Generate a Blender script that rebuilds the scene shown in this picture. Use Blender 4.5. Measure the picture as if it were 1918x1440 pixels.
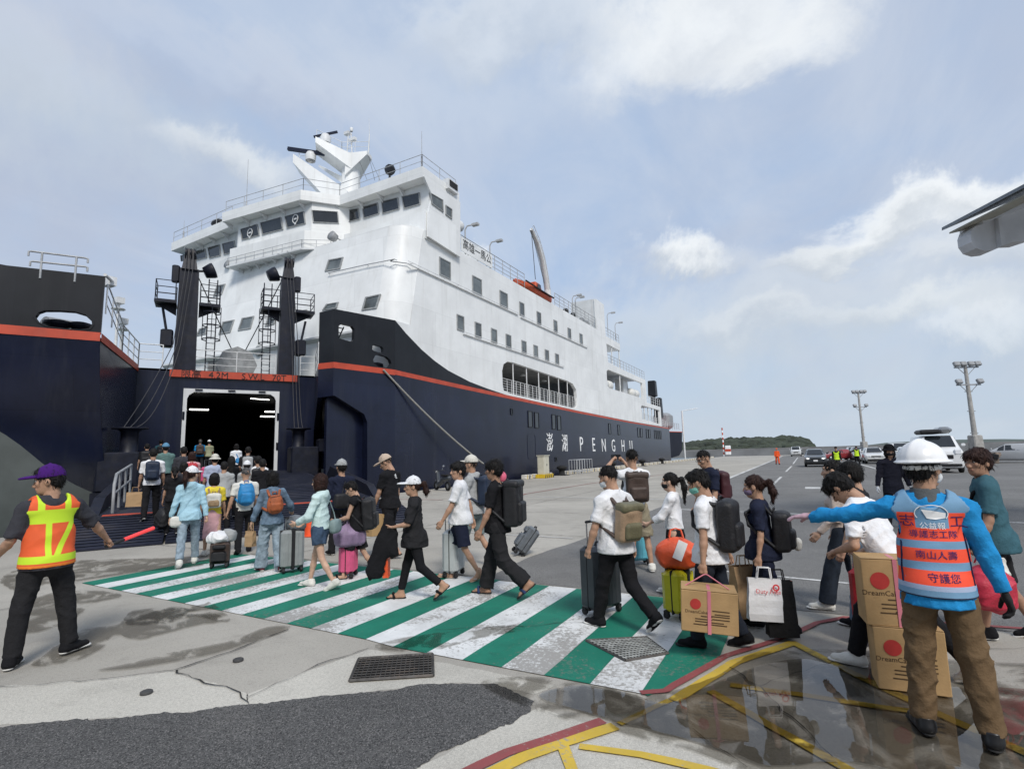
import bpy, bmesh, math, random
import numpy as np
from mathutils import Vector, Matrix
R = math.radians
for o in list(bpy.data.objects): bpy.data.objects.remove(o)
SC = bpy.context.scene
COL = SC.collection
# ------------------------------------------------------------------ camera
EYE = 1.8; FPX = 1000.0; PITCH = math.atan(132 / FPX); YAW = R(28.3); ROLL = R(1.5)
cam_d = bpy.data.cameras.new('camera'); cam = bpy.data.objects.new('camera', cam_d); COL.objects.link(cam)
cam_d.sensor_width = 36; cam_d.lens = 36 * FPX / 1918; cam_d.clip_end = 20000; cam_d.clip_start = 0.05
cam.matrix_world = Matrix.Translation((0, 0, EYE)) @ Matrix.Rotation(YAW, 4, 'Z') @ Matrix.Rotation(R(90) + PITCH, 4, 'X') @ Matrix.Rotation(-ROLL, 4, 'Z')
SC.camera = cam
# ------------------------------------------------------------------ sun and sky
SUN_EL, SUN_AZ = R(46), R(134)            # azimuth clockwise from +Y
w = bpy.data.worlds.new('World'); SC.world = w; w.use_nodes = True
nt = w.node_tree; nt.nodes.clear(); w.cycles.sampling_method = 'MANUAL'; w.cycles.sample_map_resolution = 512
def N(t, typ, loc=None, **kw):
    n = t.nodes.new(typ)
    for k, v in kw.items():
        if k in n.inputs: n.inputs[k].default_value = v
        else: setattr(n, k, v)
    return n
def MATH(t, op, a, b=None, c=None, clamp=False):
    n = t.nodes.new('ShaderNodeMath'); n.operation = op; n.use_clamp = clamp
    for i, x in enumerate((a, b, c)):
        if x is None: continue
        if isinstance(x, (int, float)): n.inputs[i].default_value = x
        else: t.links.new(x, n.inputs[i])
    return n.outputs[0]
def MIX(t, f, a, b, typ='MIX'):
    n = t.nodes.new('ShaderNodeMix'); n.data_type = 'RGBA'; n.blend_type = typ
    for i, x in ((0, f), (6, a), (7, b)):
        if isinstance(x, (int, float)): n.inputs[i].default_value = x
        elif isinstance(x, tuple): n.inputs[i].default_value = (*x[:3], 1)
        else: t.links.new(x, n.inputs[i])
    return n.outputs[2]
def RAMP(t, f, a, b):
    n = t.nodes.new('ShaderNodeMapRange'); n.interpolation_type = 'SMOOTHSTEP'
    n.inputs['From Min'].default_value = a; n.inputs['From Max'].default_value = b
    t.links.new(f, n.inputs['Value']); return n.outputs[0]
def build_sky():
    L = nt.links.new
    out = N(nt, 'ShaderNodeOutputWorld'); bg = N(nt, 'ShaderNodeBackground', Strength=0.1)
    sky = N(nt, 'ShaderNodeTexSky', sky_type='NISHITA', sun_disc=False, sun_elevation=SUN_EL, sun_rotation=SUN_AZ, air_density=1.1, dust_density=2.5, ozone_density=1.6)
    tc = N(nt, 'ShaderNodeTexCoord'); sep = N(nt, 'ShaderNodeSeparateXYZ'); L(tc.outputs['Generated'], sep.inputs[0])
    z = MATH(nt, 'MAXIMUM', sep.outputs[2], 0.0)
    zd = MATH(nt, 'ADD', z, 0.16)
    cv = N(nt, 'ShaderNodeCombineXYZ'); L(MATH(nt, 'DIVIDE', sep.outputs[0], zd), cv.inputs[0]); L(MATH(nt, 'DIVIDE', sep.outputs[1], zd), cv.inputs[1])
    def noise(scale, detail, rough, off, vec=None, dist=0.0, color=False, stretch=(1, 1, 1), rot=0.0):
        mp = N(nt, 'ShaderNodeMapping'); mp.inputs['Location'].default_value = off; mp.inputs['Scale'].default_value = stretch; mp.inputs['Rotation'].default_value = (0, 0, rot)
        L(vec or cv.outputs[0], mp.inputs[0])
        n = N(nt, 'ShaderNodeTexNoise', Scale=scale, Detail=detail, Roughness=rough, Distortion=dist); L(mp.outputs[0], n.inputs['Vector']); return n.outputs[1 if color else 0]
    nrm = N(nt, 'ShaderNodeVectorMath', operation='NORMALIZE'); L(tc.outputs['Generated'], nrm.inputs[0]); nn = nrm.outputs[0]
    veil = RAMP(nt, noise(.7, 7, .58, (3.1, 7.7, 0), dist=.5), .36, .66)                       # broad thin veil
    strk = RAMP(nt, noise(1.3, 8, .62, (9.1, 2.7, 0), dist=.9, stretch=(1, .28, 1), rot=.6), .42, .72)   # drawn-out streaks
    hz = RAMP(nt, z, .30, 0.0)                                                                      # pale air low down
    col = MIX(nt, .75, sky.outputs[0], (4.55, 5.85, 8.0))
    col = MIX(nt, MATH(nt, 'MULTIPLY', veil, .8), col, (4.6, 5.2, 6.4))
    col = MIX(nt, MATH(nt, 'MULTIPLY', strk, .45), col, (6.2, 6.7, 7.5))
    # warped directions for ragged cloud edges
    wc = noise(3.4, 7, .62, (0, 0, 0), nn, .25, True); ws = N(nt, 'ShaderNodeVectorMath', operation='MULTIPLY_ADD'); L(wc, ws.inputs[0]); ws.inputs[1].default_value = (.34,) * 3; ws.inputs[2].default_value = (-.17,) * 3
    wa = N(nt, 'ShaderNodeVectorMath', operation='ADD'); L(nn, wa.inputs[0]); L(ws.outputs[0], wa.inputs[1]); nw = wa.outputs[0]
    fine = noise(9, 7, .62, (2, 5, 1), nn, .2)
    for (d, rgt, upv, rx_, ry_, op, lo_c, hi_c) in CLOUDS:
        sub = N(nt, 'ShaderNodeVectorMath', operation='SUBTRACT'); L(nw, sub.inputs[0]); sub.inputs[1].default_value = d
        def dot(v_):
            q = N(nt, 'ShaderNodeVectorMath', operation='DOT_PRODUCT'); L(sub.outputs[0], q.inputs[0]); q.inputs[1].default_value = v_; return q.outputs['Value']
        a = MATH(nt, 'DIVIDE', dot(rgt), rx_); b_ = MATH(nt, 'DIVIDE', dot(upv), ry_)
        b2 = MATH(nt, 'MULTIPLY', b_, MATH(nt, 'MULTIPLY_ADD', MATH(nt, 'LESS_THAN', b_, 0.0), .35, 1.0))
        r2 = MATH(nt, 'SQRT', MATH(nt, 'ADD', MATH(nt, 'MULTIPLY', a, a), MATH(nt, 'MULTIPLY', b2, b2)))
        r2 = MATH(nt, 'ADD', r2, MATH(nt, 'MULTIPLY', MATH(nt, 'SUBTRACT', fine, .5), .7))
        m = RAMP(nt, r2, 1.05, .35); sh = MIX(nt, RAMP(nt, MATH(nt, 'ADD', b_, MATH(nt, 'MULTIPLY', MATH(nt, 'SUBTRACT', fine, .5), 1.8)), -.55, .5), lo_c, hi_c)
        col = MIX(nt, MATH(nt, 'MULTIPLY', m, op), col, sh)
    col = MIX(nt, MATH(nt, 'MULTIPLY', hz, .65), col, (5.5, 6.3, 7.0))
    L(col, bg.inputs[0]); L(bg.outputs[0], out.inputs[0])
# world direction of a pixel of the photograph, and points on planes (used to measure real positions)
cp_, sp_, cy_, sy_, cr_, sr_ = math.cos(PITCH), math.sin(PITCH), math.cos(YAW), math.sin(YAW), math.cos(ROLL), math.sin(ROLL)
def ray(u, v):
    x0 = (u - 959) / FPX; y0 = (720 - v) / FPX
    x = x0 * cr_ + y0 * sr_; y = -x0 * sr_ + y0 * cr_
    h = cp_ - y * sp_; z = sp_ + y * cp_
    return Vector((x * cy_ - h * sy_, x * sy_ + h * cy_, z))
def G(u, v, z=0.0):
    d = ray(u, v); t = (z - EYE) / d.z; return Vector((d.x * t, d.y * t, z))
def PX(u, v, X):
    d = ray(u, v); t = X / d.x; return Vector((X, d.y * t, EYE + d.z * t))
def PY(u, v, Y):
    d = ray(u, v); t = Y / d.y; return Vector((d.x * t, Y, EYE + d.z * t))
def PN(u, v, p, n):
    d = ray(u, v); p = Vector(p); n = Vector(n); e = Vector((0, 0, EYE)); t = (p - e).dot(n) / d.dot(n); return e + d * t
def PZ(u, v, x, y):
    d = ray(u, v); t = (x * d.x + y * d.y) / (d.x ** 2 + d.y ** 2); return EYE + d.z * t
WHT, CRM, GRY, LVG = (8.6, 8.9, 9.1), (8.0, 8.3, 8.4), (5.4, 5.9, 6.5), (4.3, 4.8, 6.0)
def cloud(u, v, rx_, ry_, op, lo_c=GRY, hi_c=WHT):
    d = ray(u, v).normalized(); r_ = d.cross(Vector((0, 0, 1))).normalized(); return (tuple(d), tuple(r_), tuple(r_.cross(d)), rx_, ry_, op, lo_c, hi_c)
CLOUDS = [cloud(1480, 600, .46, .13, .55, (5.2, 5.8, 6.5), (6.4, 6.9, 7.4)), cloud(1000, 620, .4, .10, .4, (5.2, 5.9, 6.7), (6.4, 6.9, 7.5)), cloud(800, 200, .35, .14, .35, (5.2, 5.8, 6.9), (6.4, 6.9, 7.6)), cloud(150, 330, .42, .20, .55, LVG, GRY), cloud(330, 120, .34, .10, .45, LVG, (6.0, 6.4, 7.2)), cloud(440, 330, .12, .05, .6, GRY, CRM), cloud(30, 130, .2, .1, .4, GRY, (6.6, 6.9, 7.4)),
          cloud(1290, 60, .24, .13, .85, (6.6, 7.0, 7.5), WHT), cloud(1430, 110, .12, .07, .7, (6.6, 7.0, 7.5), WHT), cloud(1010, 30, .25, .08, .45, GRY, CRM), cloud(900, 445, .055, .035, .95, GRY, WHT), cloud(1270, 500, .10, .05, .9, GRY, WHT),
          cloud(1560, 480, .14, .04, .75, GRY, CRM), cloud(1690, 430, .15, .055, .85, GRY, WHT), cloud(1800, 370, .14, .05, .85, GRY, WHT), cloud(1740, 590, .16, .05, .6, GRY, CRM), cloud(1850, 640, .13, .06, .65, GRY, WHT), cloud(1420, 610, .2, .04, .4, GRY, CRM), cloud(1860, 470, .14, .05, .5, GRY, CRM), cloud(620, 420, .2, .05, .35, GRY, CRM)]
build_sky()
sun_d = bpy.data.lights.new('sun', 'SUN'); sun = bpy.data.objects.new('sun', sun_d); COL.objects.link(sun)
sun_d.energy = 2.5; sun_d.angle = R(15); sun_d.color = (1, .955, .89)
sd = Vector((math.sin(SUN_AZ) * math.cos(SUN_EL), math.cos(SUN_AZ) * math.cos(SUN_EL), math.sin(SUN_EL)))
sun.rotation_euler = sd.to_track_quat('Z', 'Y').to_euler()
SC.view_settings.view_transform = 'Standard'; SC.view_settings.look = 'None'; SC.view_settings.exposure = 0.12; SC.view_settings.gamma = 1
SC.cycles.max_bounces = 6; SC.cycles.transparent_max_bounces = 12
# ------------------------------------------------------------------ materials
MT = {}
def srgb(r, g, b):
    f = lambda c: (c / 255 / 12.92) if c <= 10 else ((c / 255 + .055) / 1.055) ** 2.4
    return (f(r), f(g), f(b))
def mat(name, col, rough=.6, var=.18, scale=3.0, bump=0.0, bscale=40.0, metal=0.0, spec=.4, streak=0.0, dirt=None, dscale=1.5, damt=.5, emit=0, stretch=None, coat=0.0, plates=None):
    if name in MT: return MT[name]
    m = bpy.data.materials.new(name); m.use_nodes = True; t = m.node_tree; L = t.links.new
    b = t.nodes['Principled BSDF']; b.inputs['Roughness'].default_value = rough; b.inputs['Metallic'].default_value = metal
    b.inputs['Specular IOR Level'].default_value = spec; b.inputs['Coat Weight'].default_value = coat
    tc = N(t, 'ShaderNodeTexCoord'); vec = tc.outputs['Object']
    if stretch:
        mp = N(t, 'ShaderNodeMapping'); mp.inputs['Scale'].default_value = stretch; L(vec, mp.inputs[0]); vec = mp.outputs[0]
    n1 = N(t, 'ShaderNodeTexNoise', Scale=scale, Detail=6.0, Roughness=.6); L(vec, n1.inputs['Vector'])
    lo = tuple(c * (1 - var) for c in col); hi = tuple(min(1, c * (1 + var)) for c in col)
    c = MIX(t, RAMP(t, n1.outputs[0], .3, .7), lo, hi)
    if streak:
        mp = N(t, 'ShaderNodeMapping'); mp.inputs['Scale'].default_value = (1.3, 1.3, .09); L(tc.outputs['Object'], mp.inputs[0])
        n2 = N(t, 'ShaderNodeTexNoise', Scale=1.6, Detail=5.0, Roughness=.65); L(mp.outputs[0], n2.inputs['Vector'])
        c = MIX(t, MATH(t, 'MULTIPLY', RAMP(t, n2.outputs[0], .5, .78), streak), c, dirt or (.2, .18, .15))
    elif dirt:
        n2 = N(t, 'ShaderNodeTexNoise', Scale=dscale, Detail=8.0, Roughness=.65); L(tc.outputs['Object'], n2.inputs['Vector'])
        c = MIX(t, MATH(t, 'MULTIPLY', RAMP(t, n2.outputs[0], .48, .72), damt), c, dirt)
    if plates:
        sp = N(t, 'ShaderNodeSeparateXYZ'); L(tc.outputs['Object'], sp.inputs[0]); cb_ = N(t, 'ShaderNodeCombineXYZ'); L(MATH(t, 'ADD', sp.outputs[0], sp.outputs[1]), cb_.inputs[0]); L(sp.outputs[2], cb_.inputs[1])
        br = N(t, 'ShaderNodeTexBrick'); L(cb_.outputs[0], br.inputs['Vector']); br.inputs['Scale'].default_value = 1; br.inputs['Brick Width'].default_value = plates[0]; br.inputs['Row Height'].default_value = plates[1]; br.inputs['Mortar Size'].default_value = .014; br.inputs['Mortar Smooth'].default_value = .6
        br.inputs['Color1'].default_value = (.9, .9, .9, 1); br.inputs['Color2'].default_value = (1.06, 1.06, 1.06, 1); br.inputs['Mortar'].default_value = (.72, .72, .72, 1)
        c = MIX(t, plates[2], c, br.outputs['Color'], 'MULTIPLY')
    L(c, b.inputs['Base Color'])
    if bump:
        n3 = N(t, 'ShaderNodeTexNoise', Scale=bscale, Detail=4.0, Roughness=.6); L(vec, n3.inputs['Vector'])
        bp = N(t, 'ShaderNodeBump', Strength=bump, Distance=.02); L(n3.outputs[0], bp.inputs['Height']); L(bp.outputs[0], b.inputs['Normal'])
    if emit:
        b.inputs['Emission Color'].default_value = (*col, 1); b.inputs['Emission Strength'].default_value = emit
    MT[name] = m; return m
# ------------------------------------------------------------------ object helpers
def link(o, parent=None):
    COL.objects.link(o)
    if parent is not None: o.parent = parent
    return o
def tag(o, label, cat, group=None):
    o['label'] = label; o['category'] = cat
    if group: o['group'] = group
    return o
def thing(name, label, cat, loc=(0, 0, 0), rz=0.0, group=None):
    o = bpy.data.objects.new(name, None); link(o); o.location = loc; o.rotation_euler = (0, 0, rz); o.empty_display_size = .2
    return tag(o, label, cat, group)
def copy_tree(o, parent=None):
    c = o.copy(); COL.objects.link(c); c.parent = parent
    for ch in list(o.children): copy_tree(ch, c)
    return c
class MB:
    """collects simple shapes into one mesh"""
    def __init__(s): s.v = []; s.f = []; s.mi = []; s.sm = []
    def add(s, vs, fs, mi=0, smooth=False):
        k = len(s.v); s.v += [tuple(v) for v in vs]
        for f in fs: s.f.append(tuple(i + k for i in f)); s.mi.append(mi); s.sm.append(smooth)
        return s
    def box(s, c, d, rot=None, mi=0, taper=1.0, bev=0.0):
        hx, hy, hz = d[0] / 2, d[1] / 2, d[2] / 2
        if bev > 0:
            b = min(bev, hx * .9, hy * .9, hz * .9); vs = []
            for zz, ins in ((-hz, b), (-hz + b, 0), (hz - b, 0), (hz, b)):
                tp = taper if zz > 0 else 1
                x0, y0 = (hx - ins) * tp, (hy - ins) * tp
                for (px, py) in ((x0 - b, -y0), (x0, -y0 + b), (x0, y0 - b), (x0 - b, y0), (-x0 + b, y0), (-x0, y0 - b), (-x0, -y0 + b), (-x0 + b, -y0)): vs.append(Vector((px, py, zz)))
            fs = [tuple(range(7, -1, -1)), tuple(range(24, 32))]
            for r in range(3):
                for i in range(8): j = (i + 1) % 8; fs.append((r * 8 + i, r * 8 + j, r * 8 + 8 + j, r * 8 + 8 + i))
        else:
            vs = [Vector((x * (taper if z > 0 else 1), y * (taper if z > 0 else 1), z)) for z in (-hz, hz) for x, y in ((-hx, -hy), (hx, -hy), (hx, hy), (-hx, hy))]
            fs = [(3, 2, 1, 0), (4, 5, 6, 7), (0, 1, 5, 4), (1, 2, 6, 5), (2, 3, 7, 6), (3, 0, 4, 7)]
        if rot is not None: vs = [rot @ v for v in vs]
        c = Vector(c); return s.add([v + c for v in vs], fs, mi)
    def bar(s, p, q, r, n=8, r2=None, mi=0, caps=True, smooth=True):
        p, q = Vector(p), Vector(q); d = q - p
        if d.length < 1e-6: return s
        r2 = r if r2 is None else r2
        m = d.to_track_quat('Z', 'Y').to_matrix(); vs = []
        for c, rr in ((p, r), (q, r2)):
            for i in range(n): a = 2 * math.pi * i / n; vs.append(c + m @ Vector((rr * math.cos(a), rr * math.sin(a), 0)))
        s.add(vs, [(i, (i + 1) % n, n + (i + 1) % n, n + i) for i in range(n)], mi, smooth)
        if caps: s.add(vs, [tuple(range(n - 1, -1, -1)), tuple(range(n, 2 * n))], mi)
        return s
    def path(s, pts, r, n=8, mi=0):
        pts = [Vector(p) for p in pts]
        if len(pts) < 2: return s
        rr = r if isinstance(r, (list, tuple)) else [r] * len(pts)
        vs = []; ref = None
        for i, p in enumerate(pts):
            d = (pts[min(i + 1, len(pts) - 1)] - pts[max(i - 1, 0)]).normalized()
            if ref is None: ref = d.orthogonal().normalized()
            ref = (ref - d * ref.dot(d)).normalized(); b = d.cross(ref)
            for k in range(n): a = 2 * math.pi * k / n; vs.append(p + (ref * math.cos(a) + b * math.sin(a)) * rr[i])
        fs = []
        for i in range(len(pts) - 1):
            for k in range(n): j = (k + 1) % n; fs.append((i * n + k, i * n + j, i * n + n + j, i * n + n + k))
        s.add(vs, fs, mi, True); m = (len(pts) - 1) * n
        s.add(vs, [tuple(range(n - 1, -1, -1)), tuple(range(m, m + n))], mi)
        return s
    def prism(s, poly, vec, mi=0):
        poly = [Vector(p) for p in poly]; vec = Vector(vec); n = len(poly)
        vs = poly + [p + vec for p in poly]
        nn = Vector((0, 0, 0))
        for i in range(n): nn += poly[i].cross(poly[(i + 1) % n])
        fl = nn.dot(vec) > 0
        a = tuple(range(n)); b = tuple(range(n, 2 * n))
        fs = [a[::-1] if fl else a, b if fl else b[::-1]]
        for i in range(n):
            j = (i + 1) % n; q = (i, j, n + j, n + i); fs.append(q if fl else q[::-1])
        return s.add(vs, fs, mi)
    def sphere(s, c, r, n=12, m=8, mi=0, rot=None):
        c = Vector(c); r = Vector(r) if not isinstance(r, (int, float)) else Vector((r, r, r)); vs = []
        for i in range(m + 1):
            t = math.pi * i / m
            for k in range(n):
                a = 2 * math.pi * k / n; p = Vector((r.x * math.sin(t) * math.cos(a), r.y * math.sin(t) * math.sin(a), r.z * math.cos(t)))
                vs.append(c + (rot @ p if rot is not None else p))
        fs = []
        for i in range(m):
            for k in range(n): j = (k + 1) % n; fs.append((i * n + k, i * n + n + k, i * n + n + j, i * n + j))
        return s.add(vs, fs, mi, True)
    def lathe(s, prof, c=(0, 0, 0), n=16, mi=0, rot=None, smooth=True):
        c = Vector(c); vs = []
        for (r, z) in prof:
            for k in range(n):
                a = 2 * math.pi * k / n; p = Vector((r * math.cos(a), r * math.sin(a), z)); vs.append(c + (rot @ p if rot is not None else p))
        fs = []
        for i in range(len(prof) - 1):
            for k in range(n): j = (k + 1) % n; fs.append((i * n + k, i * n + j, i * n + n + j, i * n + n + k))
        return s.add(vs, fs, mi, smooth)
    def sheet(s, poly, mi=0): return s.add(poly, [tuple(range(len(poly)))], mi)
    def build(s, name, m, parent=None, tri=False):
        me = bpy.data.meshes.new(name); me.from_pydata(s.v, [], s.f)
        for x in (m if isinstance(m, (list, tuple)) else [m]): me.materials.append(MT[x] if isinstance(x, str) else x)
        me.polygons.foreach_set('material_index', s.mi); me.polygons.foreach_set('use_smooth', s.sm)
        me.update(); o = bpy.data.objects.new(name, me); return link(o, parent)
def plate(outer, holes, vec):
    """polygon with holes, given thickness along vec; returns verts, faces"""
    bm = bmesh.new(); vec = Vector(vec); loops = []
    for lp in [outer] + list(holes):
        vs = [bm.verts.new(p) for p in lp]; loops.append(vs)
        for i in range(len(vs)): bm.edges.new((vs[i], vs[(i + 1) % len(vs)]))
    bmesh.ops.triangle_fill(bm, use_beauty=True, use_dissolve=False, edges=bm.edges[:])
    bm.verts.index_update(); n = len(bm.verts)
    vs = [v.co.copy() for v in bm.verts]; fs = [tuple(v.index for v in f.verts) for f in bm.faces]
    lo = [[v.index for v in lp] for lp in loops]; bm.free()
    out = vs + [v + vec for v in vs]; faces = list(fs) + [tuple(i + n for i in reversed(f)) for f in fs]
    for lp in lo:
        for i in range(len(lp)): a, b = lp[i], lp[(i + 1) % len(lp)]; faces.append((a, b, b + n, a + n))
    return out, faces
def fixn(o):
    bm = bmesh.new(); bm.from_mesh(o.data); bmesh.ops.recalc_face_normals(bm, faces=bm.faces[:]); bm.to_mesh(o.data); bm.free(); return o
def rrect(p, ux, uy, w_, h_, r, n=4):
    """rounded rectangle loop centred at p in the plane ux, uy"""
    p, ux, uy = Vector(p), Vector(ux), Vector(uy); out = []
    for cxs, cys, a0 in ((1, 1, 0), (-1, 1, 90), (-1, -1, 180), (1, -1, 270)):
        for k in range(n + 1):
            a = R(a0 + 90 * k / n); out.append(p + ux * (cxs * (w_ / 2 - r) + r * math.cos(a)) + uy * (cys * (h_ / 2 - r) + r * math.sin(a)))
    return out
def jag(poly, step=.12, amp=.03, seed=1, closed=True):
    rnd = random.Random(seed); out = []
    for i in range(len(poly) - (0 if closed else 1)):
        a, b = Vector(poly[i]), Vector(poly[(i + 1) % len(poly)]); k = max(1, int((b - a).length / step))
        for q in range(k):
            p = a.lerp(b, q / k); out.append(p + Vector((rnd.uniform(-amp, amp), rnd.uniform(-amp, amp), 0)))
    return out
def text_mesh(body, size, mat_, parent, name, mtx, thick=.0, align='CENTER', sx=1.0):
    cu = bpy.data.curves.new(name, 'FONT'); cu.body = body; cu.size = size; cu.align_x = align; cu.align_y = 'CENTER'; cu.extrude = thick; cu.resolution_u = 2
    o = bpy.data.objects.new('tmp', cu); COL.objects.link(o)
    dg = bpy.context.evaluated_depsgraph_get(); me = bpy.data.meshes.new_from_object(o.evaluated_get(dg)); bpy.data.objects.remove(o)
    me.name = name; me.transform(mtx @ Matrix.Diagonal((sx, 1, 1, 1))); me.materials.clear(); me.materials.append(MT[mat_] if isinstance(mat_, str) else mat_)
    return link(bpy.data.objects.new(name, me), parent)
def frame_mtx(p, ux, uy):
    ux = Vector(ux).normalized(); uy = Vector(uy).normalized(); uz = ux.cross(uy)
    m = Matrix((ux, uy, uz)).transposed().to_4x4(); m.translation = Vector(p); return m
# ================================================================== ground
def ground_mat(name, base, spots, fine, stain, rough=.85, agg=0.0, bump=.35):
    m = bpy.data.materials.new(name); m.use_nodes = True; t = m.node_tree; L = t.links.new; b = t.nodes['Principled BSDF']
    tc = N(t, 'ShaderNodeTexCoord'); v = tc.outputs['Object']
    def nz(s, d=6, r=.6, dist=0.0):
        n = N(t, 'ShaderNodeTexNoise', Scale=s, Detail=d, Roughness=r, Distortion=dist); L(v, n.inputs['Vector']); return n.outputs[0]
    c = MIX(t, RAMP(t, nz(.35, 8, .62, .6), .36, .66), tuple(x * .8 for x in base), tuple(x * 1.12 for x in base))
    c = MIX(t, MATH(t, 'MULTIPLY', RAMP(t, nz(1.7, 9, .7, .5), .5, .75), stain), c, spots)
    c = MIX(t, MATH(t, 'MULTIPLY', RAMP(t, nz(.11, 5, .5, .4), .48, .7), stain * .6), c, tuple(x * .62 for x in base))
    c = MIX(t, MATH(t, 'MULTIPLY', RAMP(t, nz(9, 6, .7), .56, .72), .35), c, spots)
    c = MIX(t, MATH(t, 'MULTIPLY', RAMP(t, nz(170, 2, .5), .35, .7), fine), c, tuple(min(1, x * 1.9) for x in base))
    vp = N(t, 'ShaderNodeTexVoronoi', Scale=26.0); L(v, vp.inputs['Vector']); c = MIX(t, MATH(t, 'MULTIPLY', RAMP(t, vp.outputs['Distance'], .16, .06), MATH(t, 'MULTIPLY', RAMP(t, nz(2.2, 3), .48, .66), .75)), c, tuple(x * .4 for x in base))
    c = MIX(t, MATH(t, 'MULTIPLY', RAMP(t, nz(42, 5, .75), .48, .68), .55), c, tuple(x * .66 for x in base))
    if agg:
        vo = N(t, 'ShaderNodeTexVoronoi', Scale=135.0); L(v, vo.inputs['Vector'])
        sp = N(t, 'ShaderNodeSeparateColor'); L(vo.outputs['Color'], sp.inputs[0])
        c = MIX(t, MATH(t, 'MULTIPLY', RAMP(t, sp.outputs[0], .72, .98), agg), c, (.26, .25, .24))
        c = MIX(t, MATH(t, 'MULTIPLY', RAMP(t, sp.outputs[1], .6, .95), agg), c, (.012, .012, .013))
    L(c, b.inputs['Base Color']); b.inputs['Roughness'].default_value = rough; b.inputs['Specular IOR Level'].default_value = .3
    h = MATH(t, 'ADD', nz(60, 4, .6), MATH(t, 'MULTIPLY', nz(220, 2, .5), .5))
    bp = N(t, 'ShaderNodeBump', Strength=bump, Distance=.012); L(h, bp.inputs['Height']); L(bp.outputs[0], b.inputs['Normal'])
    MT[name] = m; return m
def paint_mat(name, col, under, wear=.5, grime=(.2, .2, .18)):
    m = bpy.data.materials.new(name); m.use_nodes = True; t = m.node_tree; L = t.links.new; b = t.nodes['Principled BSDF']
    tc = N(t, 'ShaderNodeTexCoord'); v = tc.outputs['Object']
    def nz(s, d=6, r=.6, dist=0.0):
        n = N(t, 'ShaderNodeTexNoise', Scale=s, Detail=d, Roughness=r, Distortion=dist); L(v, n.inputs['Vector']); return n.outputs[0]
    c = MIX(t, RAMP(t, nz(1.1, 7, .65, .3), .35, .7), tuple(x * .8 for x in col), tuple(min(1, x * 1.08) for x in col))
    c = MIX(t, MATH(t, 'MULTIPLY', RAMP(t, nz(3.3, 9, .75, .6), .53, .7), .55), c, grime)
    big = RAMP(t, nz(.8, 5, .6, .4), .3, .72)
    hole = RAMP(t, MATH(t, 'ADD', nz(26, 9, .78), MATH(t, 'MULTIPLY', big, wear * .3)), .66, .76)
    c = MIX(t, hole, c, under)
    L(c, b.inputs['Base Color']); b.inputs['Roughness'].default_value = .72; b.inputs['Specular IOR Level'].default_value = .3
    bp = N(t, 'ShaderNodeBump', Strength=.25, Distance=.01); L(nz(90, 4, .6), bp.inputs['Height']); L(bp.outputs[0], b.inputs['Normal'])
    MT[name] = m; return m
def water_film(name, tint, gloss_rough, gloss=1.0, edge=2.6, lo_=.41, hi_=.5):
    m = bpy.data.materials.new(name); m.use_nodes = True; t = m.node_tree; L = t.links.new; t.nodes.clear()
    out = N(t, 'ShaderNodeOutputMaterial'); tr = N(t, 'ShaderNodeBsdfTransparent'); gl = N(t, 'ShaderNodeBsdfGlossy', Roughness=gloss_rough); fr = N(t, 'ShaderNodeFresnel', IOR=1.34)
    tr.inputs[0].default_value = (*tint, 1); mx = N(t, 'ShaderNodeMixShader')
    tc = N(t, 'ShaderNodeTexCoord'); n = N(t, 'ShaderNodeTexNoise', Scale=7.0, Detail=2.0); L(tc.outputs['Object'], n.inputs['Vector'])
    bp = N(t, 'ShaderNodeBump', Strength=.012, Distance=.02); L(n.outputs[0], bp.inputs['Height']); L(bp.outputs[0], gl.inputs['Normal'])
    n2 = N(t, 'ShaderNodeTexNoise', Scale=edge, Detail=9.0, Roughness=.68, Distortion=.7); L(tc.outputs['Object'], n2.inputs['Vector']); msk = RAMP(t, n2.outputs[0], lo_, hi_)
    L(MIX(t, msk, (1, 1, 1), tint), tr.inputs[0])
    L(MATH(t, 'MULTIPLY', MATH(t, 'MULTIPLY', fr.outputs[0], gloss), msk), mx.inputs[0]); L(tr.outputs[0], mx.inputs[1]); L(gl.outputs[0], mx.inputs[2]); L(mx.outputs[0], out.inputs[0])
    MT[name] = m; return m
CON = (.355, .335, .295)
ground_mat('concrete', CON, (.2, .185, .165), .4, .9)
ground_mat('concrete_pale', (.46, .44, .39), (.28, .265, .235), .4, .65)
ground_mat('asphalt', (.18, .177, .17), (.11, .108, .105), .3, .6, agg=.5, bump=.7)
ground_mat('asphalt_dark', (.098, .097, .095), (.22, .21, .195), .45, .9, agg=.8, bump=1.0)
ground_mat('quay_wall', (.3, .29, .27), (.12, .12, .11), .2, .7)
paint_mat('paint_white', (.74, .75, .74), (.33, .32, .3), 1.15, (.36, .35, .33))
paint_mat('paint_green', (.012, .19, .125), (.14, .17, .14), .6, (.012, .1, .075))
paint_mat('paint_yellow', (.6, .42, .06), (.33, .31, .27), .55, (.38, .3, .12))
paint_mat('paint_red', (.28, .075, .075), (.3, .25, .22), .5, (.2, .1, .09))
paint_mat('paint_line', (.62, .62, .6), (.2, .2, .2), .8, (.35, .34, .33))
mat('crack', (.035, .033, .03), .95, .3)
water_film('damp_film', (.68, .67, .65), .3, .3)
water_film('puddle_film', (.74, .73, .71), .004, 1.45, 1.5, .3, .38)
mat('grate_iron', (.09, .085, .08), .6, .35, 9, metal=.6, dirt=(.14, .1, .07), dscale=8)
mat('pit_shade_black', (.006, .006, .006), 1, .1)
def struct(o): o['kind'] = 'structure'; return o
QX = -18.7; QY = 150.0
b = MB(); b.sheet([(QX, -70, 0), (400, -70, 0), (400, QY, 0), (QX, QY, 0)])
ground = struct(b.build('ground', 'concrete'))
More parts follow.
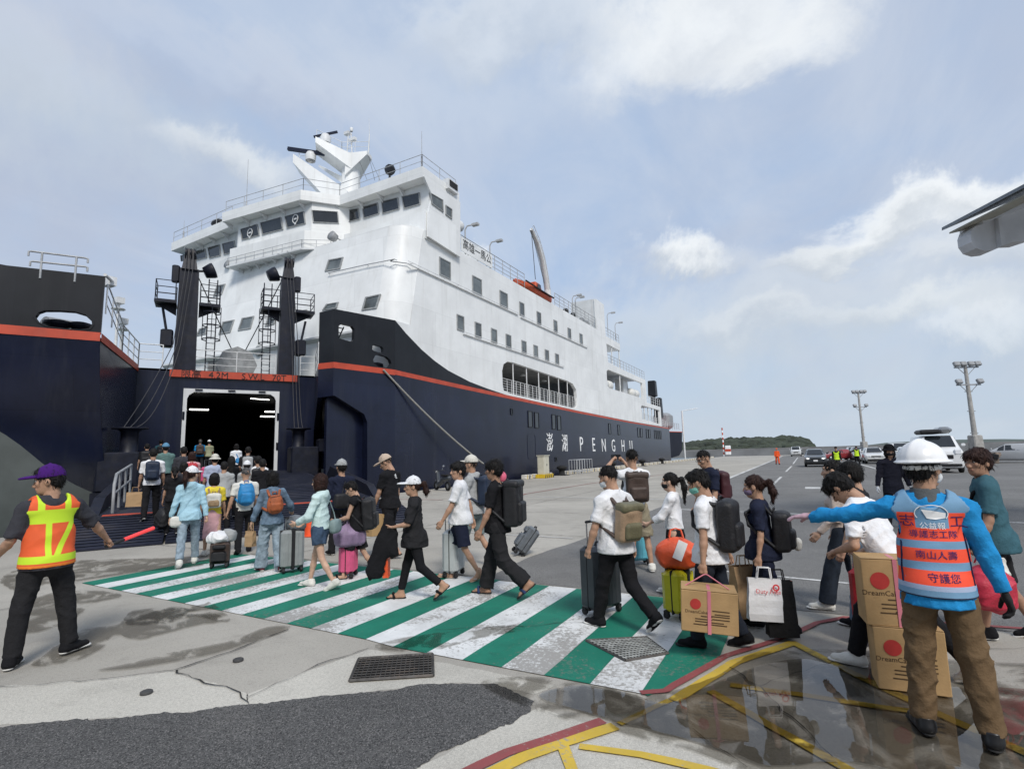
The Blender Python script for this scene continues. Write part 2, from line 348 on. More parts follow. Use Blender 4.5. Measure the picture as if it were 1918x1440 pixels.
b = MB(); b.sheet([(QX, -70, -4), (QX, -70, 0), (QX, QY, 0), (QX, QY, -4)]).sheet([(QX, QY, -4), (QX, QY, 0), (400, QY, 0), (400, QY, -4)])
b.build('quay_face', 'quay_wall', ground)
def sheet_obj(name, poly, z, m, parent=ground):
    ar = sum(poly[i][0] * poly[(i + 1) % len(poly)][1] - poly[(i + 1) % len(poly)][0] * poly[i][1] for i in range(len(poly)))
    if ar < 0: poly = list(poly)[::-1]
    return MB().sheet([(p[0], p[1], z) for p in poly]).build(name, m, parent)
E_ = []
rnd = random.Random(4)
edge = jag([(-4.3, 6.97, 0), (-4.45, 8.6, 0), (-4.25, 11, 0), (-4.25, 34, 0), (-4.2, 138, 0)], .3, .02, 5, False)
sheet_obj('asphalt_lot', [(390, 138, 0), (390, 6.99, 0)] + [(0.6, 6.98, 0)] + edge, .004, 'asphalt')
def smooth_poly(pts, n=5):
    out = []; k = len(pts)
    for i in range(k):
        p0, p1, p2, p3 = (Vector((*pts[(i + j - 1) % k][:2], 0)) for j in range(4))
        for q in range(n):
            t = q / n; out.append(.5 * ((2 * p1) + (p2 - p0) * t + (2 * p0 - 5 * p1 + 4 * p2 - p3) * t * t + (3 * p1 - p0 - 3 * p2 + p3) * t ** 3))
    return out
af = [G(*p) for p in [(-160, 1372), (0, 1358), (230, 1345), (300, 1338), (470, 1322), (640, 1300), (860, 1278), (930, 1284), (1005, 1316), (985, 1335), (955, 1352), (880, 1388), (780, 1440), (740, 1475), (300, 1640), (-300, 1660)]]
sheet_obj('asphalt_patch', jag(jag(af, .16, .035, 8), .025, .012, 18), .004, 'asphalt_dark')
# pale newer concrete: strip between old slab joints and the patch, and round the drain
pale = [G(*p) for p in [(-100, 1290), (0, 1284), (180, 1272), (325, 1256), (395, 1280), (462, 1300), (470, 1321), (300, 1338), (230, 1345), (0, 1358), (-160, 1372)]]
sheet_obj('pale_concrete_strip', jag(jag(pale, .2, .02, 9), .03, .008, 19), .002, 'concrete_pale')
pale2 = [G(*p) for p in [(462, 1300), (560, 1262), (690, 1216), (800, 1235), (940, 1262), (1040, 1285), (1000, 1300), (930, 1284), (860, 1278), (640, 1300), (470, 1321)]]
sheet_obj('pale_concrete_strip', jag(pale2, .1, .012, 10), .002, 'concrete_pale')
pale3 = [G(*p) for p in [(1010, 1325), (1090, 1352), (1200, 1365), (1330, 1400), (1480, 1460), (1100, 1560), (700, 1560), (780, 1440), (880, 1388), (960, 1350)]]
sheet_obj('pale_concrete_strip', jag(pale3, .1, .012, 11), .002, 'concrete_pale')
# ---- crosswalk: alternating stripes, each a part
cw = struct(bpy.data.objects.new('crosswalk', None)); link(cw)
k = 0; x = -.83 - .4
xs = [-1.23 - .4 * i for i in range(24)]
fy = lambda X: 4.19 + (-.02 * (X + 1.2) if X < -4 else 0.0) * 1.0
for i in range(22):
    x1 = xs[i]; x0 = xs[i + 1]; white = i % 2 == 0
    if x0 < -10.9: break
    ya0, ya1 = fy(x0), fy(x1); yb = 6.93 + (.05 if x0 < -4.3 else 0)
    nseg = 7; pts = [(x0 + (x1 - x0) * .001, ya0), (x1, ya1)] + [(x1 + rnd.uniform(-.006, .006), ya1 + (yb - ya1) * q / nseg) for q in range(1, nseg)] + [(x1, yb), (x0, yb)] + [(x0 + rnd.uniform(-.006, .006), yb + (ya0 - yb) * q / nseg) for q in range(1, nseg)]
    sheet_obj('white_stripe' if white else 'green_stripe', pts, .008 if white else .0085, 'paint_white' if white else 'paint_green', cw)
sheet_obj('green_stripe', [(-1.23, 4.2), (-1.17, 4.17), (-.80, 5.0), (-.80, 6.9), (-1.23, 6.9)], .0085, 'paint_green', cw)
# ---- red and yellow kerb-line round the traffic island, yellow hatching
def line_obj(name, pts, wid, z, m, side=0.0, seed=1, parent=ground):
    rn = random.Random(seed); P = [Vector((p[0], p[1], 0)) for p in pts]; Q = []
    for i in range(len(P) - 1):
        kk = max(1, int((P[i + 1] - P[i]).length / .15))
        Q += [P[i].lerp(P[i + 1], q / kk) for q in range(kk)]
    Q.append(P[-1]); a, c = [], []
    for i, p in enumerate(Q):
        d = (Q[min(i + 1, len(Q) - 1)] - Q[max(i - 1, 0)]).normalized(); n = Vector((-d.y, d.x, 0))
        a.append(p + n * (side + wid / 2 + rn.uniform(-.004, .004))); c.append(p + n * (side - wid / 2 + rn.uniform(-.004, .004)))
    b = MB(); n = len(Q); b.add([(p.x, p.y, z) for p in a + c], [(i, n + i, n + i + 1, i + 1) for i in range(n - 1)]); return b.build(name, m, parent)
isl = [G(*p) for p in [(1255, 1312), (1370, 1240), (1482, 1203)]]
line_obj('yellow_line', isl, .095, .012, 'paint_yellow', -.03, 1)
line_obj('red_line', [G(*p) for p in [(1205, 1305), (1255, 1300), (1370, 1233), (1482, 1197), (1540, 1170), (1590, 1160), (1700, 1166), (1900, 1180), (2200, 1200)]], .068, .0125, 'paint_red', .05, 2)
line_obj('yellow_line', [G(*p) for p in [(1482, 1203), (1600, 1264), (1760, 1340), (1918, 1410), (2050, 1470)]], .085, .0115, 'paint_yellow', 0, 3)
line_obj('yellow_line', [G(*p) for p in [(1368, 1284), (1500, 1303), (1650, 1326), (1740, 1338)]], .075, .0115, 'paint_yellow', 0, 4)
line_obj('yellow_line', [G(*p) for p in [(1330, 1296), (1450, 1365), (1600, 1450), (1700, 1510)]], .075, .0118, 'paint_yellow', 0, 5)
line_obj('yellow_line', [G(*p) for p in [(1152, 1362), (1060, 1392), (980, 1420), (880, 1470), (800, 1520)]], .10, .012, 'paint_yellow', 0, 6)
line_obj('red_line', [G(*p) for p in [(1130, 1352), (1040, 1383), (950, 1412), (850, 1460), (770, 1510)]], .085, .0125, 'paint_red', 0, 7)
line_obj('yellow_line', [G(*p) for p in [(1085, 1400), (1200, 1415), (1330, 1445), (1450, 1480)]], .07, .0115, 'paint_yellow', 0, 8)
line_obj('yellow_line', [G(*p) for p in [(1055, 1400), (1070, 1440), (1090, 1500)]], .075, .0117, 'paint_yellow', 0, 9)
line_obj('yellow_line', [G(*p) for p in [(1160, 1358), (1255, 1313)]], .05, .0113, 'paint_yellow', 0, 10)
# ---- lane lines of the lot and apron
for pts, wd in [([(-4.3, 31), (-4.15, 120)], .22), ([(-1.5, 30), (-1.4, 38)], .14), ([(-1.35, 46), (-1.2, 60)], .14), ([(-1.2, 68), (-1.1, 110)], .14), ([(2.1, 48), (2.2, 62)], .14), ([(4.9, 36), (4.6, 100)], .18), ([(1.9, 30), (2.0, 37)], .14),
                ([(-14, 21.1), (-4.6, 20.6)], .13), ([(-3.9, 17.3), (6, 15.9), (20, 14.0)], .15), ([(-1.4, 8.75), (3, 8.25), (9, 7.9)], .075), ([(-7.4, 10.95), (-4.5, 10.9)], .06)]:
    line_obj('white_line', pts, wd, .009, 'paint_line', 0, int(wd * 1000) + len(pts))
line_obj('red_line', [G(*p) for p in [(870, 962), (985, 925), (1110, 905), (1250, 888)]], .1, .0095, 'paint_red', 0, 30)
line_obj('red_line', [G(*p) for p in [(560, 938), (720, 935), (830, 936)]], .1, .0095, 'paint_red', 0, 31)
sheet_obj('yellow_arrow', [G(*p) for p in [(1130, 926), (1165, 916), (1165, 925), (1140, 925.5)]], .0095, 'paint_yellow')
sheet_obj('white_arrow', [(-.1, 27), (.5, 27), (.5, 28.2), (-.1, 28.2)], .0095, 'paint_line')
# ---- joints and cracks
def crack(pts, wd, seed, amp=.02):
    P = jag([Vector((p[0], p[1], 0)) for p in pts], .09, amp, seed, False) + [Vector((pts[-1][0], pts[-1][1], 0))]
    rn = random.Random(seed); a, c = [], []
    for i, p in enumerate(P):
        d = (P[min(i + 1, len(P) - 1)] - P[max(i - 1, 0)]).normalized(); n = Vector((-d.y, d.x, 0)); h = wd * rn.uniform(.1, .5)
        a.append(p + n * h); c.append(p - n * h)
    n = len(P); b = MB(); b.add([(p.x, p.y, .0132) for p in a + c], [(i, n + i, n + i + 1, i + 1) for i in range(n - 1)]); return b.build('crack', 'crack', ground)
px = lambda l: [G(*p) for p in l]
crack(px([(325, 1257), (430, 1222), (540, 1180)]), .022, 1, .008)
crack(px([(325, 1257), (385, 1280), (452, 1298), (466, 1318)]), .018, 2)
crack(px([(-80, 1293), (60, 1284), (200, 1272), (325, 1257)]), .012, 3)
crack(px([(466, 1308), (520, 1282), (600, 1245), (690, 1216)]), .014, 4)
crack(px([(1365, 1252), (1420, 1288), (1500, 1360), (1560, 1420)]), .012, 5)
crack(px([(1420, 1288), (1560, 1240), (1700, 1222), (1918, 1215)]), .01, 6)
crack(px([(820, 1180), (960, 1175), (1110, 1165)]), .012, 7, .03)
crack(px([(1300, 1370), (1400, 1440)]), .009, 8)
for X in (-8.9, -13.6): crack([(X, 6.95), (X, 60)], .03, int(-X * 10), .004)
for Y in (7.05, 11.2, 15.4, 19.6, 24, 29, 35, 42, 50): crack([(QX, Y), (-4.35, Y)], .03, int(Y * 10), .004)
for X in (-13.2, -9.2): crack([(X, -3), (X, 4.2)], .02, int(-X * 10) + 1, .004)
# ---- damp stains and the puddle (thin water films over the paving)
def film(name, pts, z, m, seed, amp=.03, sm=4):
    o = sheet_obj(name, jag(smooth_poly(px(pts), sm), .07, amp * .35, seed), z, m); return struct(o) if False else o
film('damp_stain', [(140, 1190), (175, 1172), (230, 1165), (320, 1140), (400, 1150), (415, 1165), (370, 1172), (300, 1190), (255, 1200), (215, 1190), (190, 1215), (140, 1240), (60, 1248), (110, 1210)], .016, 'damp_film', 1, .04)
film('damp_stain', [(110, 1110), (190, 1108), (230, 1118), (175, 1130), (150, 1150), (90, 1180), (30, 1185), (50, 1150), (60, 1125)], .016, 'damp_film', 2, .04)
film('damp_stain', [(370, 1135), (395, 1130), (430, 1160), (410, 1165), (360, 1155), (320, 1165), (240, 1172), (250, 1145)], .0155, 'damp_film', 3, .03)
film('damp_stain', [(545, 1178), (500, 1176), (440, 1200), (370, 1215), (300, 1228), (240, 1245), (180, 1258), (260, 1252), (330, 1240), (430, 1218)], .016, 'damp_film', 4, .02)
film('damp_stain', [(0, 1085), (60, 1060), (150, 1050), (330, 1045), (420, 1035), (380, 1060), (260, 1072), (150, 1088), (90, 1095), (40, 1110)], .0157, 'damp_film', 5, .05)
film('damp_stain', [(700, 1215), (760, 1196), (880, 1180), (960, 1172), (980, 1182), (900, 1196), (800, 1222)], .016, 'damp_film', 6, .03)
film('damp_stain', [(900, 1282), (990, 1270), (1110, 1282), (1210, 1305), (1340, 1270), (1420, 1225), (1600, 1220), (1800, 1240), (2050, 1270), (2200, 1600), (1500, 1490), (1330, 1420), (1150, 1372), (1010, 1335)], .0155, 'damp_film', 7, .02)
film('puddle', [(1010, 1306), (1070, 1288), (1130, 1292), (1190, 1306), (1250, 1322), (1330, 1288), (1420, 1252), (1500, 1238), (1570, 1250), (1680, 1262), (1760, 1290), (1850, 1290), (2000, 1310), (2100, 1400), (2000, 1520), (1760, 1480), (1640, 1440), (1560, 1432), (1440, 1440), (1380, 1418), (1270, 1385), (1180, 1362), (1110, 1342), (1050, 1325)], .020, 'puddle_film', 8, .02)
# ---- drain grates
def grate(label, corners, nx, ny, th, paint=None):
    c = sum((Vector(p) for p in corners), Vector()) / 4; g = thing('drain_grate', label, 'drain grate', (c.x, c.y, 0))
    C4 = [Vector(p) - c for p in corners]
    bl = lambda s, t: C4[0].lerp(C4[1], s).lerp(C4[3].lerp(C4[2], s), t)
    MB().sheet([(p.x * .99, p.y * .99, .0095) for p in C4]).build('pit', 'pit_shade_black', g)  # flat black sheet painted for the shade below the bars, no hole beneath
    fr = MB()
    for i in range(4): fr.bar(C4[i] + Vector((0, 0, .014)), C4[(i + 1) % 4] + Vector((0, 0, .014)), .014, 4, smooth=False)
    fr.build('frame', 'grate_iron', g)
    for k in range(1, nx):
        a, d = bl(k / nx, 0), bl(k / nx, 1); a.z = d.z = .02; MB().bar(a, d, th, 4, smooth=False).build('bar', paint or 'grate_iron', g)
    for k in range(1, ny):
        a, d = bl(0, k / ny), bl(1, k / ny); a.z = d.z = .018; MB().bar(a, d, th, 4, smooth=False).build('cross_bar', paint or 'grate_iron', g)
    return g
grate('rusty black iron drain grate in pale concrete beside the asphalt patch', px([(672, 1236), (810, 1227), (811, 1268), (655, 1278)]), 17, 9, .0042)
mat('grate_painted', (.25, .26, .25), .7, .4, 12, dirt=(.1, .1, .09), dscale=9)
grate('flat steel drain grate set into the painted crosswalk stripes', px([(1098, 1202), (1172, 1240), (1252, 1226), (1212, 1196)]), 11, 14, .0065, 'grate_painted')
mat('lid', (.05, .05, .05), .7)
# small round hole covers in the pale concrete
for u, v in [(274, 1299), (446, 1238)]:
    p = G(u, v); tag(MB().lathe([(0, .022), (.035, .022), (.045, .016), (.045, 0)], (p.x, p.y, .004), 14).build('iron_plug', 'lid'), 'small round black iron plug in the %s concrete' % ('pale' if u < 300 else 'older grey'), 'iron plug')
# ---- water and far shore
m = bpy.data.materials.new('sea'); m.use_nodes = True; MT['sea'] = m
t = m.node_tree; bs = t.nodes['Principled BSDF']; bs.inputs['Base Color'].default_value = (.09, .13, .15, 1); bs.inputs['Roughness'].default_value = .16
tc = N(t, 'ShaderNodeTexCoord'); n = N(t, 'ShaderNodeTexNoise', Scale=.55, Detail=6.0); t.links.new(tc.outputs['Object'], n.inputs['Vector']); bp = N(t, 'ShaderNodeBump', Strength=.7, Distance=.3); t.links.new(n.outputs[0], bp.inputs['Height']); t.links.new(bp.outputs[0], bs.inputs['Normal'])
struct(MB().sheet([(-9000, -3000, -2.2), (9000, -3000, -2.2), (9000, 14000, -2.2), (-9000, 14000, -2.2)]).build('water', 'sea'))
# ================================================================== ferry
WORLD = set()
_link0 = link
def link(o, parent=None):
    COL.objects.link(o)
    if parent is not None:
        o.parent = parent
        if parent.name in WORLD: o.matrix_parent_inverse = Matrix.Translation(-parent.location)
    return o
mat('hull_navy', (.0085, .0115, .029), .26, .25, .5, .05, 3, streak=.4, dirt=(.034, .036, .047), spec=.4, plates=(5.5, 1.9, .9))
mat('hull_black', (.012, .013, .016), .42, .25, .5, .05, 3, streak=.3, dirt=(.035, .035, .038), spec=.3, plates=(3.2, 2.2, .7))
mat('hull_grey', (.16, .175, .165), .6, .15, .6, streak=.3, dirt=(.1, .11, .1))
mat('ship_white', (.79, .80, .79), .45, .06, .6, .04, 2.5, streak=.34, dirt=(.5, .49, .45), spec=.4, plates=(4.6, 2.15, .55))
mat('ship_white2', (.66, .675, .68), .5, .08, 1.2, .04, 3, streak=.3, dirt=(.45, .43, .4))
mat('stripe_red', (.48, .07, .035), .5, .15, 1.5, streak=.25, dirt=(.3, .1, .08))
mat('navy_steel', (.008, .010, .02), .5, .3, 3, .15, 12, dirt=(.03, .028, .03), dscale=2, damt=.5, spec=.3)
mat('ship_glass', (.018, .022, .026), .06, .3, .8, spec=.7)
mat('cabin_glass', (.11, .125, .125), .1, .5, .55, spec=.6)
mat('window_rim', (.3, .31, .31), .5, .2, 5)
mat('letter_white', (.82, .83, .83), .5, .06, 2)
mat('letter_black', (.015, .015, .016), .6, .1)
mat('rail_white', (.7, .71, .71), .5, .12, 4)
mat('rail_grey', (.4, .41, .42), .5, .15, 4)
mat('deck_green', (.12, .15, .13), .8, .2, 2)
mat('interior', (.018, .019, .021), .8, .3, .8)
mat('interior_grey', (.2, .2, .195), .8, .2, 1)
mat('lifeboat_orange', (.5, .085, .03), .45, .15, 3, .05, 10)
mat('rubber', (.012, .012, .012), .8, .2, 8, .3, 40)
mat('canister', (.68, .68, .65), .5, .1, 4)
mat('rope', (.32, .31, .28), .9, .2, 20, .5, 200)
mat('wire', (.05, .05, .055), .6, .2, 10)
mat('steel_grey', (.27, .28, .29), .5, .2, 4)
mat('lamp_tube', (1, .98, .92), .5, .0, 1, emit=5)
ferry = thing('ferry', 'white car ferry with navy hull and red stripe, PENGHU lettered on its side', 'ferry', (-31, 40, -2.2)); WORLD.add('ferry')
XS = -19.5
def up(poly, x=XS): return [Vector((x, y, z)) for y, z in poly]
ST = [(22.62, 6.5), (27.1, 6.39), (35, 6.21), (49.6, 5.89), (68.2, 5.62), (91, 5.5)]
def stz(y):
    for (a, za), (b_, zb) in zip(ST, ST[1:]):
        if y <= b_: return za + (zb - za) * (y - a) / (b_ - a)
    return ST[-1][1]
ys = [22.62, 25, 27.1, 31, 35, 42, 49.6, 58, 68.2, 80, 91]
# aft hull side below the stripe, stripe, black bulwark, white side
MB().prism(up([(22.62, -2.6), (91, -2.6)] + [(y, stz(y) - .02) for y in ys[::-1]]), (-.3, 0, 0)).build('hull_side', 'hull_navy', ferry)
b = MB(); n = len(ys); b.add([(XS + .012, y, stz(y) + d * (1 - .5 * max(0, y - 30) / 61)) for d in (-.13, .13) for y in ys], [(i, i + 1, n + i + 1, n + i) for i in range(n - 1)]); b.build('red_stripe', 'stripe_red', ferry)
curve = [(22.62, 9.44), (23.6, 8.85), (25, 8.15), (26.3, 7.65), (27.7, 7.24), (30.2, 6.79), (32.5, 6.55), (35.2, stz(35) + .13)]
MB().prism(up(curve + [(y, stz(y) + .13) for y in (31, 27.1, 25, 22.62)]), (-.25, 0, 0)).build('bulwark', 'hull_black', ferry)
# white side with the promenade and aft openings cut through
prom = [Vector((XS, *p)) for p in [(34.9, 6.62), (34.75, 7.0), (34.7, 8.1), (34.95, 8.65), (35.6, 8.95), (36.6, 9.0), (47.6, 8.75), (48.9, 8.6), (49.7, 8.1), (49.85, 7.3), (49.8, 6.5), (49.3, 6.22), (36, 6.5)]]
op2 = [Vector((XS, *p)) for p in [(59.7, 9.5), (59.6, 11.2), (60.2, 11.5), (75.6, 11.5), (75.6, 9.3), (60.4, 9.3)]]
op3 = [Vector((XS, *p)) for p in [(74.2, 6.3), (74.1, 8.0), (74.5, 8.25), (85.2, 8.2), (85.2, 6.0)]]
side = curve + [(42, stz(42) + .13), (49.6, stz(49.6) + .13), (60, stz(60) + .13), (68.2, stz(68.2) + .13), (86, stz(86) + .13), (86, 8.75), (77.5, 8.85), (77.3, 12.15), (66, 12.25), (60.4, 12.4), (60.2, 13.3), (59.9, 16.4), (59.8, 19.3), (57.2, 19.3), (57.2, 15.7), (25.15, 15.7), (24.4, 12.0), (23.93, 9.44)]
v_, f_ = plate(up(side), [prom, op2, op3], (-.3, 0, 0)); fixn(MB().add(v_, f_).build('side_wall', 'ship_white', ferry))
# front wall of the superstructure, raked back, with a rounded corner
def yf(z): return 22.4 if z < 9.2 else 22.4 + (z - 9.2) * .2
lev = [6.4, 8.9, 9.2, 12.4, 15.75]
prof = [(-41.8, 0, 26), (-41.8, 0, 1.2), (-41.4, 0, .3), (-40.6, 0, 0), (-20.9, 0, 0), (-20.2, 0, .22), (-19.72, 0, .75), (-19.52, 0, 1.45)]
b = MB(); k = len(prof)
for z in lev:
    for (x, _, dy) in prof: b.v.append((x, min(yf(z) + dy, 30) if dy < 5 else 40, z))
for i in range(len(lev) - 1):
    for j in range(k - 1): b.f.append((i * k + j, i * k + j + 1, i * k + k + j + 1, i * k + k + j)); b.mi.append(0); b.sm.append(j > 3)
b.build('front_wall', 'ship_white', ferry)
fixn(MB().prism([(-41.8, 23.7, 15.66), (-20.9, 23.7, 15.66), (-20.2, 23.92, 15.66), (-19.72, 24.45, 15.66), (-19.53, 25.15, 15.66), (-19.53, 29, 15.66), (-41.8, 29, 15.66)], (0, 0, .09)).build('front_wall_cap', 'ship_white', ferry))
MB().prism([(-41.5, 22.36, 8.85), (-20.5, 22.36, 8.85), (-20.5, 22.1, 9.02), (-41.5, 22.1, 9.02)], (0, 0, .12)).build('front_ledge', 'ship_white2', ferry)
MB().sheet([(-41.8, 25.4, 15.72), (XS - .05, 25.4, 15.72), (XS - .05, 57.2, 15.72), (-41.8, 57.2, 15.72)]).build('boat_deck', 'deck_green', ferry)
# far side, stern closing walls, decks aft
MB().prism([(-41.8, 40, 6), (-41.8, 59.8, 6), (-41.8, 59.8, 15.7), (-41.8, 40, 15.7)], (.3, 0, 0)).build('far_wall', 'ship_white', ferry)
MB().prism([(-42.5, 20, -2.6), (-42.5, 91, -2.6), (-42.5, 91, 5.6), (-42.5, 20, 6.4)], (.3, 0, 0)).build('far_hull', 'hull_navy', ferry)
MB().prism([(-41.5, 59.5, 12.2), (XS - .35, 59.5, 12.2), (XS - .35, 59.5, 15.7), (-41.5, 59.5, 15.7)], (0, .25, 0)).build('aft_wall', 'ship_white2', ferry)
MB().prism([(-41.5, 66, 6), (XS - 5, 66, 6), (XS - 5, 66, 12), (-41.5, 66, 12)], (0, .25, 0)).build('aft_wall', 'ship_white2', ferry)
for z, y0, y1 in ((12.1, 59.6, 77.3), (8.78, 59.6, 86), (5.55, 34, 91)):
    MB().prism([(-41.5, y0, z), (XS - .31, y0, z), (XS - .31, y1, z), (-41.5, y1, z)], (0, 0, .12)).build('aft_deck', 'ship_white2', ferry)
MB().prism([(-41.5, 91, -2.6), (XS, 91, -2.6), (XS, 91, 5.5), (-41.5, 91, 5.5)], (0, .3, 0)).build('transom', 'hull_navy', ferry)
# tall casing box on the side
MB().box((-21.2, 58.6, 17.6), (3.0, 2.6, 3.6)).build('casing', 'ship_white2', ferry)
# promenade room behind the opening
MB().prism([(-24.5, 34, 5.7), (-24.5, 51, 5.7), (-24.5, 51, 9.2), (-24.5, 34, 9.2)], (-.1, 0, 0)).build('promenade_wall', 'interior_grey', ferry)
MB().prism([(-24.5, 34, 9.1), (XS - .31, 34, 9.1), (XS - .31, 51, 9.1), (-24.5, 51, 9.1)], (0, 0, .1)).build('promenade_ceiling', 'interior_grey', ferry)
def rail(pts, h=1.1, bars=3, sp=1.5, r=.022, m='rail_white', parent=None, name='railing', vec=Vector((0, 0, 1))):
    b = MB(); pts = [Vector(p) for p in pts]
    for a, c in zip(pts, pts[1:]):
        for q in range(1, bars + 1): b.bar(a + vec * h * q / bars, c + vec * h * q / bars, r if q == bars else r * .7, 5)
        kk = max(1, round((c - a).length / sp))
        for q in range(kk + 1): p = a.lerp(c, q / kk); b.bar(p, p + vec * h, r, 5)
    return b.build(name, m, parent or ferry)
for y in (36.65, 39.0, 41.3, 43.4, 45.6, 47.7): MB().bar((XS - .12, y, 6.3), (XS - .12, y, 9.0), .05, 6).build('promenade_post', 'rail_white', ferry)
rail([(XS - .12, 34.9, 6.45), (XS - .12, 49.7, 6.2)], 1.15, 6, .75, .025, name='promenade_railing')
for y in (37.5, 41.8, 46.3):
    MB().lathe([(.0, 0), (.28, .02), (.2, .14), (.05, .2)], (-21.4, y, 8.72), 12).build('ceiling_lamp', 'ship_white', ferry)
# windows ---------------------------------------------------------------
def quad_window(c4, nrm, parent=ferry, glass='cabin_glass', rim='window_rim', rw=.07, name='window', proud=.02):
    nrm = Vector(nrm).normalized(); P = [Vector(p) for p in c4]; c = sum(P, Vector()) / 4
    f = MB(); inner = [p + (c - p).normalized() * rw * 1.4 for p in P]
    for i in range(4):
        j = (i + 1) % 4; f.prism([P[i] - nrm * .01, P[j] - nrm * .01, inner[j] - nrm * .01, inner[i] - nrm * .01], nrm * (proud + .05))
    o = f.build(name, rim, parent)
    MB().prism([p - nrm * .01 for p in inner], nrm * (proud + .012)).build('pane', glass, o); return o
def side_win(u, v, w_, h_):
    p = PX(u, v, XS); quad_window([(XS, p.y - w_ / 2, p.z - h_ / 2), (XS, p.y + w_ / 2, p.z - h_ / 2), (XS, p.y + w_ / 2, p.z + h_ / 2), (XS, p.y - w_ / 2, p.z + h_ / 2)], (1, 0, 0))
for u, v in [(833, 503), (893, 535), (943, 561)]: side_win(u, v, 1.25, 1.2)
for u, v in [(977, 579), (1009, 596), (1040, 611), (1066, 625), (1088, 635)]: side_win(u, v, .85, 1.12)
for u, v in [(862, 605), (895, 618), (925, 629), (952, 639), (981, 650), (1003, 658), (1024, 666), (1043, 673)]: side_win(u, v, .85, 1.05)
# long handrails / gutters under the window rows
for (y0, y1, z) in ((23.6, 37.4, 13.05), (37.9, 53.3, 12.95), (29.4, 46.6, 9.95)):
    b = MB(); b.box((XS + .06, (y0 + y1) / 2, z), (.1, y1 - y0, .05)); b.bar((XS + .13, y0, z + .14), (XS + .13, y1, z + .1), .02, 5)
    y = y0 + .4
    while y < y1: b.bar((XS, y, z - .02), (XS + .13, y, z + .12), .015, 4); y += 1.6
    b.build('gutter_rail', 'rail_white', ferry)
# narrow dark ports in the hull
def port(u, v, w_, h_):
    p = PX(u, v, XS); quad_window([(XS, p.y - w_ / 2, p.z - h_ / 2), (XS, p.y + w_ / 2, p.z - h_ / 2), (XS, p.y + w_ / 2, p.z + h_ / 2), (XS, p.y - w_ / 2, p.z + h_ / 2)], (1, 0, 0), glass='ship_glass', rim='hull_black', rw=.06, name='hull_port')
for u, v, w_, h_ in [(993, 785, .8, 1.35), (1005, 787, .8, 1.35), (1037, 790, .8, 1.35), (1047, 792, .8, 1.35), (1142, 803, .7, 1.25), (1159, 805, .7, 1.25), (1196, 810, .8, 1.3), (1201.5, 810.5, .8, 1.3), (1212, 812, .8, 1.3), (1216.5, 812.5, .8, 1.3), (1227, 813.5, .7, 1.3), (1230.5, 814, .7, 1.3), (1234, 814.3, .7, 1.3), (1237.5, 814.6, .7, 1.3), (958, 771, .3, .5), (1041, 860, .35, .4)]: port(u, v, w_, h_)
# weld seams on the hull
for zoff, y0, y1 in ((-2.05, 30, 91), (-3.3, 22.8, 91)):
    MB().prism(up([(y, stz(y) + zoff + d) for y, d in ((y0, 0), (y1, 0), (y1, .035), (y0, .035))]), (.012, 0, 0)).build('weld_seam', 'hull_navy', ferry)
MB().add(*plate(rrect((XS + .001, 39.3, 2.45), (0, 1, 0), (0, 0, 1), 1.5, 2.1, .35), [rrect((XS + .001, 39.3, 2.45), (0, 1, 0), (0, 0, 1), 1.42, 2.02, .32)], (.02, 0, 0))).build('shell_door', 'hull_navy', ferry)
# name on the side
lm = lambda u, v: frame_mtx(PX(u, v, XS + .02), (0, 1, 0), (0, 0, 1))
for ch, u, v, s, sx in [('澎', 1030, 831, 1.75, .82), ('湖', 1058, 832, 1.75, .82), ('P', 1089, 833, 2.05, .98), ('E', 1112, 834, 2.05, .98), ('N', 1131, 835, 2.05, .98), ('G', 1149, 835.5, 2.05, .98), ('H', 1167, 836, 2.05, .98), ('U', 1182, 836.5, 2.05, .98)]:
    text_mesh(ch, s, 'letter_white', ferry, 'name_letter', lm(u, v), .012, sx=sx)
# ---- bow wing by the quay: black bulwark with openings, chamfered navy underside
K1, K2, K3 = Vector((-19.5, 22.62, 0)), Vector((-20.28, 18.93, 0)), Vector((-21.23, 18.81, 0))
kn = Vector((-(K2 - K1).y, (K2 - K1).x, 0)).normalized(); kn = kn if kn.x > 0 else -kn
ks = lambda s, z: K1.lerp(K2, s) + Vector((0, 0, z))
zk2 = PZ(633, 579, K2.x, K2.y); zk3 = PZ(598, 585, K3.x, K3.y)
kp = lambda u, v: PN(u, v, K1, kn)
def px_hole(l): return [kp(*p) for p in l]
h1 = px_hole([(634, 611), (640, 606), (660, 611), (664, 617), (663, 636), (658, 640), (636, 634), (633, 630)])
h2 = px_hole([(698, 648), (701, 645), (715, 649), (718, 653), (718, 659), (714, 661), (700, 657), (697, 654)])
h3 = px_hole([(699, 682), (703, 674), (709, 672), (724, 676), (731, 682), (733, 689), (730, 695), (722, 697), (708, 694), (701, 689)])
v_, f_ = plate([ks(0, 6.63), ks(1, 6.63), ks(1, zk2), ks(0, 9.44)], [h1, h2], -kn * .22)
v_, f_ = plate([ks(0, 6.63), ks(.32, 6.63), ks(1, 6.63), ks(1, zk2), ks(0, 9.44)], [h1, h2, h3] if min(p.z for p in h3) > 6.66 else [h1, h2, [p + Vector((0, 0, 6.68 - min(q.z for q in h3))) for p in h3]], -kn * .22)
fixn(MB().add(v_, f_).build('bow_bulwark', 'hull_black', ferry))
fixn(MB().prism([K2 + Vector((0, 0, 6.63)), K3 + Vector((0, 0, 6.63)), K3 + Vector((0, 0, zk3)), K2 + Vector((0, 0, zk2))], Vector((.05, .25, 0))).build('bow_bulwark', 'hull_black', ferry))
